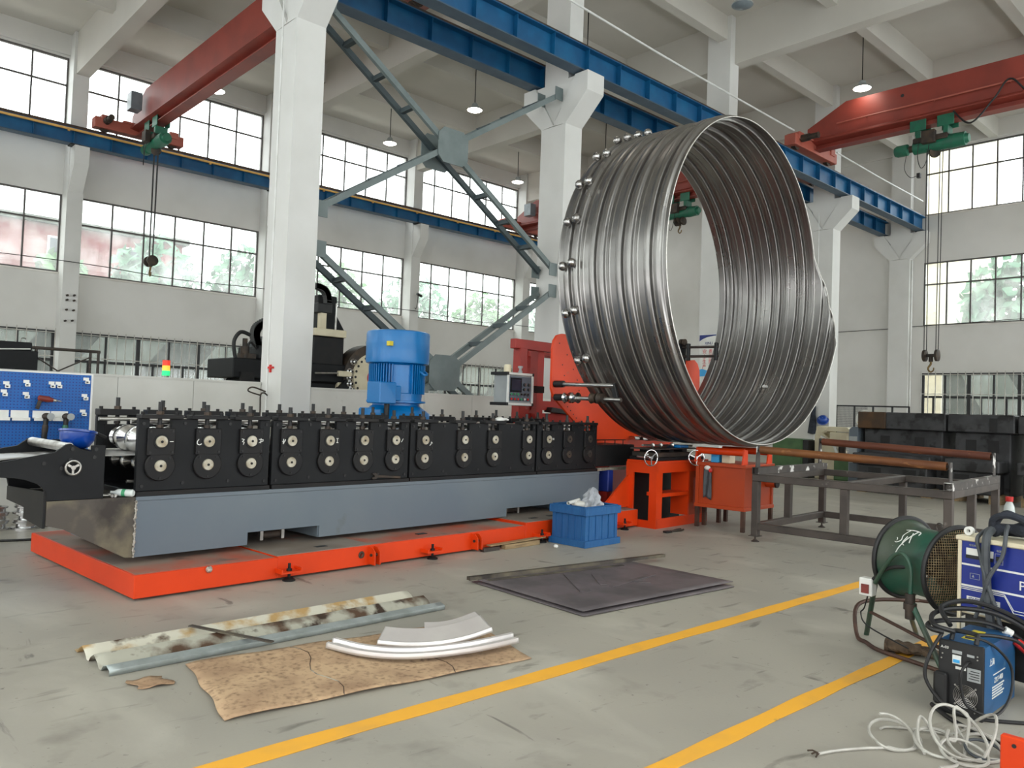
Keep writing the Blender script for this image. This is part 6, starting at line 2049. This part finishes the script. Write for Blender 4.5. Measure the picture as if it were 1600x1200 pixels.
# frame: bent tube base, legs, cross bar, hose arch
b = MB()
b.tube([(6.25, 2.25, 0.24), (6.0, 2.45, 0.24), (5.82, 2.52, 0.2), (5.70, 2.46, 0.03), (5.62, 2.36, 0.016), (5.50, 2.22, 0.016), (5.42, 1.95, 0.016), (5.3, 1.6, 0.016)], 0.0145, 8, k=6)
b.tube([(6.25, 2.25, 0.24), (6.3, 2.0, 0.24), (6.2, 1.7, 0.22)], 0.0125, 8, k=6)
b.build('base_tube', 'brownframe', FN)
for p, q, r in (((5.58, 2.28, 0.52), (5.88, 2.47, 0.0), 0.018), ((5.36, 1.98, 0.42), (5.3, 1.74, 0.0), 0.018), ((5.36, 1.98, 0.33), (6.2, 2.24, 0.0), 0.016)):
    b = MB()
    b.cyl(p, q, r, n=10)
    b.build('leg', 'fangreen', FN)
b = MB()
b.cyl((5.76, 2.4, 0.2), (5.3, 1.76, 0.17), 0.012, n=8)
b.build('cross_bar', 'brownframe', FN)
b = MB()
b.cyl((5.36, 1.98, 0.30), (5.36, 1.98, 0.46), 0.03, n=12)
b.cyl((5.36, 1.98, 0.36), (5.36, 1.98, 0.40), 0.04, n=12)
b.build('pivot_clamp', 'grime', FN)
b = MB()
b.tube([(5.50, 2.26, 0.46), (5.44, 2.18, 0.58), (5.40, 2.10, 0.68), (5.37, 2.03, 0.70), (5.36, 1.98, 0.62), (5.36, 1.98, 0.44)], 0.014, 8, k=6)
b.build('yoke_tube', 'fangreen', FN)
b = MB()
b.tube([(5.52, 2.28, 0.48), (5.47, 2.2, 0.55), (5.43, 2.11, 0.6), (5.45, 2.0, 0.61)], 0.012, 8, k=5)
b.build('supply_cable', 'black', FN)
b = MB()
b.box(5.50, 5.58, 2.28, 2.37, 0.36, 0.48)
sw = b.build('switch_box', 'white', FN, bevel=0.006, smooth=0)
MB().box(5.49, 5.5, 2.30, 2.35, 0.38, 0.44).build('switch_button', 'redbrown', sw, smooth=0)
b = MB()
b.tube([(5.56, 2.33, 0.36), (5.62, 2.38, 0.25), (5.66, 2.42, 0.2), (5.5, 2.3, 0.16), (5.4, 2.0, 0.1)], 0.005, 6, k=5)
b.build('thin_wire', 'black', FN)

t = thing('work_glove', 'brown dirty work glove lying on the floor under the drum fan', 'glove', (5.65, 2.05, 0))
rnd = random.Random(4)
gd = Vector((0.3, -0.95, 0)).normalized()
gs = Vector((gd.y, -gd.x, 0))
g0 = Vector((5.58, 2.22, 0))
def cuff(i, j):
    a = 2 * PI * j
    w = 0.062 + 0.016 * math.sin(i * 3) + 0.004 * math.sin(a * 6 + i * 9) + 0.003 * math.sin(i * 40)
    return g0 + gd * (0.22 * i) + gs * (w * math.cos(a)) + Vector((0, 0, 0.043 + (0.04 - 0.008 * i) * math.sin(a) + 0.005 * math.sin(i * 22 + a * 3)))
MB().grid(cuff, 26, 22).build('cuff', 'rag', t, smooth=60)
p0 = g0 + gd * 0.21
b = MB()
for k in range(4):
    o = (k - 1.5) * 0.026
    b.tube([p0 + gs * o + Vector((0, 0, 0.045)), p0 + gd * 0.06 + gs * (o * 1.2) + Vector((0, 0, 0.045 - 0.006 * k)), p0 + gd * (0.11 + 0.01 * (k % 2)) + gs * (o * 1.5) + Vector((0, 0, 0.025)), p0 + gd * (0.15 - 0.012 * abs(k - 1)) + gs * (o * 1.6) + Vector((0, 0, 0.018))], 0.0165, 8, k=4)
b.tube([p0 - gd * 0.05 - gs * 0.04 + Vector((0, 0, 0.04)), p0 - gs * 0.075 + Vector((0, 0, 0.03)), p0 + gd * 0.05 - gs * 0.085 + Vector((0, 0, 0.018))], 0.017, 8, k=4)
b.build('glove_fingers', 'rag', t)

# plasma cutter: blue front in a cream frame, on a low trolley
PA = R(79)
PX = Vector((-math.cos(PA), -math.sin(PA), 0))      # along the front, to the right
PI_ = Vector((math.sin(PA), -math.cos(PA), 0))      # inward, away from the viewer
pth = math.atan2(PX.y, PX.x)
PL = thing('plasma_cutter', 'large blue fronted plasma cutter in a cream case at the right edge', 'cutter', (0, 0, 0), None, pth, (5.29, 1.68, 0.0))
W, D, Z0, Z1 = 0.66, 0.36, 0.385, 0.875
MB().box(0.0, W, 0.004, D, 0.42, Z1 - 0.02).build('case', 'cream', PL, bevel=0.006, smooth=0)
MB().box(-0.012, W + 0.012, -0.02, D + 0.01, Z1 - 0.02, Z1 + 0.008).build('top_cover', 'cream', PL, bevel=0.006, smooth=0)
for x in (0.0, W - 0.022):
    MB().box(x, x + 0.022, -0.012, 0.004, 0.30, Z1 - 0.02).build('front_post', 'cream', PL, bevel=0.003, smooth=0)
MB().box(0.022, W - 0.022, -0.004, 0.004, 0.44, Z1 - 0.022).build('front_panel', 'plasmablue', PL, smooth=0)
MB().box(0.03, W - 0.03, 0.03, D - 0.03, 0.1, 0.42).build('trolley_base', 'black', PL, smooth=0)
for x in (0.08, W - 0.08):
    for y in (0.06, D - 0.06):
        MB().cyl((x - 0.015, y, 0.05), (x + 0.015, y, 0.05), 0.05, n=18).build('caster', 'black', PL)
for z in (0.71, 0.585, 0.435):
    MB().box(0.022, W - 0.022, -0.0065, -0.004, z, z + 0.011).build('white_stripe', 'white', PL, smooth=0)
b = MB()
for dz in (0.0, 0.016):
    b.tube([(0.022, -0.007, 0.578 - dz * 0.6), (0.27, -0.007, 0.578 - dz * 0.6), (0.32, -0.007, 0.50 - dz), (0.40, -0.007, 0.50 - dz), (0.42, -0.007, 0.53 - dz), (0.6, -0.007, 0.53 - dz)], 0.0025, 5)
b.build('zigzag_stripe', 'white', PL)
for x0, x1 in ((0.05, 0.125), (0.132, 0.205)):
    m = MB().box(x0, x1, -0.01, -0.004, 0.775, 0.815).build('meter_window', 'white', PL, smooth=0)
    MB().box(x0, x1, -0.014, -0.004, 0.755, 0.775).build('meter_shade', 'black', m, smooth=0)
lettering('panel_text', 'POWER', 0.075, 'white', PL, (0.475, -0.006, 0.645), (1, 0, 0), (0, 0, 1))
MB().box(0.055, 0.245, -0.0062, -0.004, 0.485, 0.53).build('name_plate', 'white', PL, smooth=0)
lettering('panel_text', '空气等离子', 0.034, 'plasmablue', PL, (0.15, -0.0068, 0.508), (1, 0, 0), (0, 0, 1))
for (x, z, w, h) in ((0.1, 0.65, 0.056, 0.032), (0.235, 0.775, 0.045, 0.06)):
    b = MB()
    b.box(x - w / 2, x + w / 2, -0.0058, -0.004, z - h / 2, z - h / 2 + 0.002)
    b.box(x - w / 2, x + w / 2, -0.0058, -0.004, z + h / 2, z + h / 2 + 0.002)
    b.box(x - w / 2, x - w / 2 + 0.002, -0.0058, -0.004, z - h / 2, z + h / 2)
    b.box(x + w / 2 - 0.002, x + w / 2, -0.0058, -0.004, z - h / 2, z + h / 2)
    b.prism([(x - w * 0.3, z - 0.006), (x - w * 0.05, z - 0.006), (x - w * 0.18, z + 0.01)], 'xz', -0.0058, -0.004)
    b.build('printed_box', 'grey', PL, smooth=0)
lettering('panel_text', '电流表', 0.014, 'grey', PL, (0.085, -0.006, 0.832), (1, 0, 0), (0, 0, 1))
lettering('panel_text', '电源', 0.014, 'grey', PL, (0.235, -0.006, 0.822), (1, 0, 0), (0, 0, 1))
MB().box(0.222, 0.248, -0.014, -0.004, 0.765, 0.79).build('rocker_switch', 'black', PL, bevel=0.002, smooth=0)
PLM = Matrix.Translation((5.29, 1.68, 0)) @ Matrix.Rotation(pth, 4, 'Z')
def plw(x, y, z):
    return PLM @ Vector((x, y, z))
# things on top of it
b = MB()
c = plw(0.035, 0.05, Z1 + 0.034)
b.lathe([(0.012, -0.014), (0.026, -0.014), (0.026, 0.014), (0.012, 0.014), (0.012, -0.014)], c, plw(0, -1, 0) - plw(0, 0, 0), 24, caps=False)
b.lathe([(0.0125, -0.012), (0.0125, 0.012)], c, plw(0, -1, 0) - plw(0, 0, 0), 18, caps=False)
tag(b.build('tape_roll', 'white', loc=tuple(c - Vector((0, 0, 0.026)))), 'small roll of white tape on the left corner of the plasma cutter', 'tape')
t = thing('hose_bundle', 'bundle of black cloth and grey hoses heaped on the plasma cutter, hanging down its front', 'hose', tuple(plw(0.25, 0.15, Z1 + 0.01)))
zt = Z1 + 0.01
b = MB()
b.tube([plw(0.12, 0.12, zt + 0.04), plw(0.2, 0.14, zt + 0.055), plw(0.3, 0.16, zt + 0.06), plw(0.42, 0.16, zt + 0.05), plw(0.6, 0.2, zt + 0.05)], lambda q: 0.034 + 0.012 * math.sin(q * 17), 10, k=6)
b.tube([plw(0.14, 0.2, zt + 0.04), plw(0.3, 0.26, zt + 0.045), plw(0.55, 0.3, zt + 0.045)], 0.038, 10, k=6)
b.build('cloth_wrap', 'cloth', t)
b = MB()
b.tube([plw(0.14, 0.1, zt + 0.05), plw(0.155, 0.09, zt + 0.11), plw(0.22, 0.1, zt + 0.14), plw(0.3, 0.12, zt + 0.12), plw(0.36, 0.14, zt + 0.07)], 0.02, 8, k=6)
b.tube([plw(0.15, 0.12, zt + 0.07), plw(0.2, 0.13, zt + 0.15), plw(0.28, 0.16, zt + 0.13), plw(0.5, 0.2, zt + 0.11)], 0.016, 8, k=6)
b.build('upper_loop', 'cloth', t)
b = MB()
b.tube([plw(0.165, 0.05, zt + 0.05), plw(0.175, -0.03, zt + 0.0), plw(0.18, -0.035, 0.7), plw(0.2, -0.04, 0.5), plw(0.23, -0.06, 0.36), plw(0.26, -0.1, 0.25)], 0.024, 8, k=6)
b.build('hanging_sleeve', 'hosegrey', t)
b = MB()
b.tube([plw(0.13, 0.08, zt + 0.05), plw(0.125, -0.03, zt + 0.0), plw(0.14, -0.03, 0.8), plw(0.19, -0.06, 0.66), plw(0.25, -0.06, 0.5), plw(0.3, -0.09, 0.36), plw(0.32, -0.14, 0.25)], 0.0115, 8, k=6)
b.tube([plw(0.24, 0.08, zt + 0.08), plw(0.275, -0.01, zt + 0.05), plw(0.27, -0.04, 0.8), plw(0.22, -0.075, 0.68), plw(0.17, -0.05, 0.54), plw(0.13, -0.05, 0.42)], 0.0115, 8, k=6)
b.build('hanging_hose', 'hosegrey', t)

# small welding inverter
WR = R(-1.5)
WE = thing('welding_inverter', 'small welding inverter with black front and blue sides on the floor at the right', 'welder', (0, 0, 0), None, 0.0, (4.685, 1.355, 0))
w, d, h = 0.222, 0.53, 0.385
hs = [(0.0, 0.02), (d, 0.02), (d, h - 0.07), (d - 0.05, h), (0.0, h)]
MB().prism([(a, c) for a, c in hs], 'xz', 0.0, 0.004).build('side_cover', 'weldblue', WE, smooth=0)
MB().prism([(a, c) for a, c in hs], 'xz', w - 0.004, w).build('side_cover', 'weldblue', WE, smooth=0)
MB().box(0.0, d - 0.05, 0.004, w - 0.004, h - 0.006, h).build('top_cover', 'weldblue', WE, smooth=0)
MB().box(0.01, d - 0.01, 0.005, w - 0.005, 0.02, h - 0.075).build('chassis', 'black', WE, smooth=0)
for x in (0.06, d - 0.08):
    MB().box(x, x + 0.03, 0.01, w - 0.01, 0.0, 0.02).build('foot', 'black', WE, smooth=0)
MB().box(-0.008, 0.01, 0.0, w, 0.0, h + 0.004).build('front_panel', 'black', WE, bevel=0.006, smooth=0)
MB().box(-0.05, -0.008, w - 0.055, w + 0.012, 0.05, 0.22).build('side_pod', 'black', WE, bevel=0.01, smooth=0)
xf = -0.009
b = MB()
cy, cz = 0.085, 0.115
for r in (0.058, 0.05, 0.042, 0.034, 0.026, 0.018, 0.01):
    b.tube([(xf - 0.004, cy + r * math.cos(2 * PI * i / 40), cz + r * math.sin(2 * PI * i / 40)) for i in range(40)], 0.0013, 5, closed=True)
for a in (45, 135):
    b.bar((xf - 0.002, cy - 0.07 * math.cos(R(a)), cz - 0.07 * math.sin(R(a))), (xf - 0.002, cy + 0.07 * math.cos(R(a)), cz + 0.07 * math.sin(R(a))), 0.003, 0.003, up=(1, 0, 0))
b.build('fan_grille', 'steel', WE)
b = MB()
for a in (45, 135, 225, 315):
    b.cyl((xf, cy + 0.07 * math.cos(R(a)), cz + 0.07 * math.sin(R(a))), (xf - 0.006, cy + 0.07 * math.cos(R(a)), cz + 0.07 * math.sin(R(a))), 0.005, n=8)
for (y, z) in ((0.03, 0.335), (0.03, 0.318), (0.2, 0.315), (0.205, 0.29), (0.2, 0.13), (0.19, 0.125), (0.04, 0.04)):
    b.cyl((xf, y, z), (xf - 0.004, y, z), 0.004, n=8)
b.build('panel_screw', 'steel', WE)
sw = MB().box(xf - 0.006, xf, 0.108, 0.15, 0.275, 0.32).build('breaker', 'white', WE, smooth=0)
MB().box(xf - 0.014, xf - 0.006, 0.114, 0.144, 0.283, 0.298).build('breaker_lever', 'skyblue', sw, smooth=0)
MB().box(xf - 0.003, xf, 0.105, 0.152, 0.328, 0.345).build('label_strip', 'grey', WE, smooth=0)
MB().box(xf - 0.003, xf, 0.045, 0.08, 0.325, 0.337).build('label_strip', 'grey', WE, smooth=0)
MB().box(xf - 0.003, xf, 0.085, 0.135, 0.248, 0.262).build('label_strip', 'white', WE, smooth=0)
lettering('panel_text', 'A-03', 0.02, 'white', WE, (xf - 0.001, 0.19, 0.35), (0, -1, 0), (0, 0, 1))
MB().box(xf - 0.002, xf, 0.014, 0.078, 0.2, 0.268).build('data_plate', 'grey', WE, smooth=0)
b = MB()
for k in range(4):
    b.box(xf - 0.0035, xf - 0.002, 0.02, 0.07 - 0.008 * (k % 2), 0.212 + k * 0.013, 0.216 + k * 0.013)
b.build('data_print', 'black', WE, smooth=0)
b = MB()
b.tube([(xf, 0.068, 0.3), (xf - 0.05, 0.07, 0.295), (xf - 0.075, 0.085, 0.25), (xf - 0.07, 0.085, 0.17), (xf - 0.06, 0.06, 0.09), (xf - 0.03, -0.02, 0.055), (0.06, -0.06, 0.06), (0.2, -0.07, 0.13), (0.24, -0.06, 0.25), (0.15, -0.03, 0.35), (0.06, 0.02, 0.41), (0.02, 0.1, 0.42)], 0.0075, 8, k=8)
b.build('power_cord', 'black', WE)
b = MB()
b.tube([(0.03, 0.17, h), (0.05, 0.17, h + 0.035), (0.07, 0.165, h + 0.045), (0.07, 0.11, h + 0.048), (0.07, 0.06, h + 0.045), (0.05, 0.05, h + 0.035), (0.03, 0.05, h)], 0.0125, 8, k=5)
b.build('carry_handle', 'black', WE)
MB().box(0.12, 0.24, 0.09, 0.15, h, h + 0.003).build('warning_label', 'yellowlabel', WE, smooth=0)
MB().box(0.26, 0.36, 0.10, 0.16, h, h + 0.003).build('warning_label', 'yellowlabel', WE, smooth=0)
b = MB()
b.bar((0.14, -0.002, 0.22), (0.34, -0.002, 0.22), 0.003, 0.004)
for k in range(5):
    b.box(0.13 + 0.0 * k, 0.33 - 0.02 * (k % 3), -0.0015, 0.0, 0.15 - k * 0.014, 0.157 - k * 0.014)
b.build('side_print', 'white', WE, smooth=0)
lettering('side_text', 'ZX7-400', 0.04, 'white', WE, (0.235, -0.001, 0.185), (1, 0, 0), (0, 0, 1))
lettering('side_text', '上海', 0.04, 'white', WE, (0.12, -0.001, 0.29), (1, 0, 0), (0, 0, 1))
WL = Vector((4.685, 1.355, 0))
def ww(x, y, z):
    return WL + Vector((x, y, z))
t = thing('welding_cable', 'thick black welding cables coiled over the top of the small welding inverter', 'cable', tuple(ww(0.15, 0.1, h + 0.02)))
for i, pts in enumerate(([(0.0, 0.20, h + 0.04), (-0.02, 0.26, h + 0.05), (0.08, 0.3, h + 0.055), (0.24, 0.24, h + 0.06), (0.38, 0.1, h + 0.05), (0.5, -0.02, h - 0.02), (0.62, -0.12, 0.25), (0.75, -0.3, 0.12)],
                         [(0.04, 0.16, h + 0.045), (0.0, 0.25, h + 0.07), (0.15, 0.3, h + 0.1), (0.3, 0.22, h + 0.12), (0.42, 0.06, h + 0.1), (0.52, -0.1, h), (0.62, -0.3, 0.2)],
                         [(0.1, 0.2, h + 0.06), (0.2, 0.28, h + 0.13), (0.34, 0.2, h + 0.16), (0.46, 0.06, h + 0.12), (0.55, -0.1, h + 0.02), (0.68, -0.3, 0.2)],
                         [(0.1, 0.06, h + 0.04), (0.2, -0.02, h + 0.03), (0.34, -0.08, h - 0.02), (0.48, -0.16, 0.2), (0.6, -0.3, 0.1)])):
    MB().tube([ww(*p) for p in pts], 0.0135 if i < 3 else 0.010, 8, k=8).build('cable_loop', 'black', t)
MB().tube([ww(0.0, 0.21, h + 0.03), ww(-0.06, 0.25, 0.3), ww(-0.08, 0.26, 0.18), ww(-0.05, 0.18, 0.06), ww(0.0, 0.06, 0.012), ww(0.1, -0.1, 0.012), ww(0.3, -0.3, 0.012)], 0.0095, 8, k=8).build('front_loop', 'black', t)
tag(MB().cyl(ww(0.5, -0.01, h - 0.04), ww(0.54, -0.09, h - 0.12), 0.026, n=16).build('cable_plug', 'red', loc=tuple(ww(0.5, -0.04, h - 0.1))), 'red cable plug on the right side of the welding inverter', 'plug')
tag(MB().cyl(ww(0.44, 0.03, h + 0.02), ww(0.46, -0.0, h + 0.0), 0.022, n=14).build('cable_coupler', 'white', loc=tuple(ww(0.45, 0.02, h))), 'white cable coupler beside the red plug', 'coupler')
tag(MB().tube([(5.3, 1.25, 0.014), (5.1, 1.12, 0.014), (4.9, 1.05, 0.014), (4.6, 0.98, 0.014)], 0.014, 8, k=6).tube([(5.5, 1.3, 0.014), (5.25, 1.13, 0.014), (5.0, 0.98, 0.014)], 0.012, 8, k=6).build('floor_cable', 'black', loc=(5, 1.1, 0)), 'two black cables on the floor to the right of the small welding inverter', 'cable')
tag(MB().tube([(4.72, 1.62, 0.012), (4.55, 1.45, 0.012), (4.42, 1.2, 0.012), (4.3, 1.0, 0.012)], 0.012, 8, k=6).build('floor_cable', 'black', loc=(4.5, 1.3, 0)), 'black cable on the floor in front of the welding inverter', 'cable')

# heap of white cable with a plug end
t = thing('white_cable', 'tangled heap of white cable on the floor at the lower right', 'cable', (4.15, 1.45, 0))
def loop(cx, cy, r, a0, a1, tilt, lift, n=14):
    out = []
    for i in range(n + 1):
        a = R(a0 + (a1 - a0) * i / n)
        out.append((cx + r * math.cos(a), cy + r * 0.9 * math.sin(a) * math.cos(tilt), 0.009 + lift * (0.5 + 0.5 * math.sin(a + 0.6)) ** 1.5))
    return out
b = MB()
b.tube([(3.59, 1.72, 0.009), (3.70, 1.68, 0.009), (3.83, 1.61, 0.009), (3.92, 1.545, 0.009)] + loop(4.06, 1.56, 0.13, 190, 520, 0.3, 0.05) + loop(4.03, 1.56, 0.12, 170, 420, 0.4, 0.09), 0.0075, 6, k=5)
b.build('cable_run', 'whitecable', t)
b = MB()
b.tube(loop(4.13, 1.38, 0.12, -40, 300, 0.2, 0.05) + loop(4.2, 1.32, 0.14, 0, 390, 0.3, 0.16) + loop(4.12, 1.27, 0.11, 40, 420, 0.2, 0.04), 0.0075, 6, k=4)
b.tube(loop(4.23, 1.26, 0.13, 90, 420, 0.2, 0.07) + loop(4.3, 1.22, 0.12, 100, 460, 0.2, 0.03), 0.0075, 6, k=4)
b.build('cable_run', 'whitecable', t)
b = MB()
b.tube([(4.14, 1.66, 0.009), (4.2, 1.64, 0.009), (4.3, 1.5, 0.012), (4.36, 1.38, 0.02), (4.38, 1.28, 0.12), (4.32, 1.2, 0.17), (4.24, 1.18, 0.1), (4.16, 1.2, 0.012)], 0.0075, 6, k=6)
b.tube([(4.0, 1.4, 0.009), (4.08, 1.46, 0.05), (4.16, 1.48, 0.12), (4.2, 1.44, 0.06), (4.14, 1.36, 0.012), (4.0, 1.26, 0.009), (3.9, 1.3, 0.009)], 0.0075, 6, k=6)
b.build('cable_run', 'whitecable', t)
b = MB()
b.tube(loop(4.24, 1.22, 0.09, 0, 720, 0.2, 0.03, 28), 0.007, 6, k=3)
b.build('cable_run', 'hosegrey', t)
b = MB()
for k in range(3):
    b.tube([(3.6, 1.715, 0.01), (3.575, 1.725 + 0.012 * (k - 1), 0.012 + 0.006 * k), (3.555, 1.73 + 0.02 * (k - 1), 0.008 + 0.008 * k)], 0.004, 5)
b.build('bare_ends', 'grime', t)

# orange box corner at the bottom right
t = thing('orange_plate', 'bright orange upright steel plate cut off by the lower right corner', 'steel plate', (4.05, 0.9, 0), None, 0)
MB().box(4.03, 4.07, 0.6, 1.1, 0.0, 0.19).build('plate_body', 'orange', t, bevel=0.006, smooth=0)
b = MB()
b.cyl((4.03, 1.045, 0.155), (4.026, 1.045, 0.155), 0.009, n=12)
b.cyl((4.03, 1.045, 0.04), (4.026, 1.045, 0.04), 0.009, n=12)
b.build('bolt_hole', 'black', t)

t = thing('red_cap_bottle', 'clear plastic bottle with a red cap standing on the far floor at the right edge', 'bottle', (15.4, 4.12, 0))
MB().lathe([(0.08, 0), (0.085, 0.01), (0.085, 0.12), (0.075, 0.2), (0.045, 0.27), (0.04, 0.28), (0.03, 0.0)][:6], (15.4, 4.12, 0.0), (0, 0, 1), 22).build('bottle_body', 'bottle', t)
MB().cyl((15.4, 4.12, 0.28), (15.4, 4.12, 0.36), 0.06, n=18).build('bottle_cap', 'red', t)
MB().lathe([(0.0855, 0.03), (0.0855, 0.1)], (15.4, 4.12, 0.0), (0, 0, 1), 22, caps=False).build('bottle_label', 'white', t)
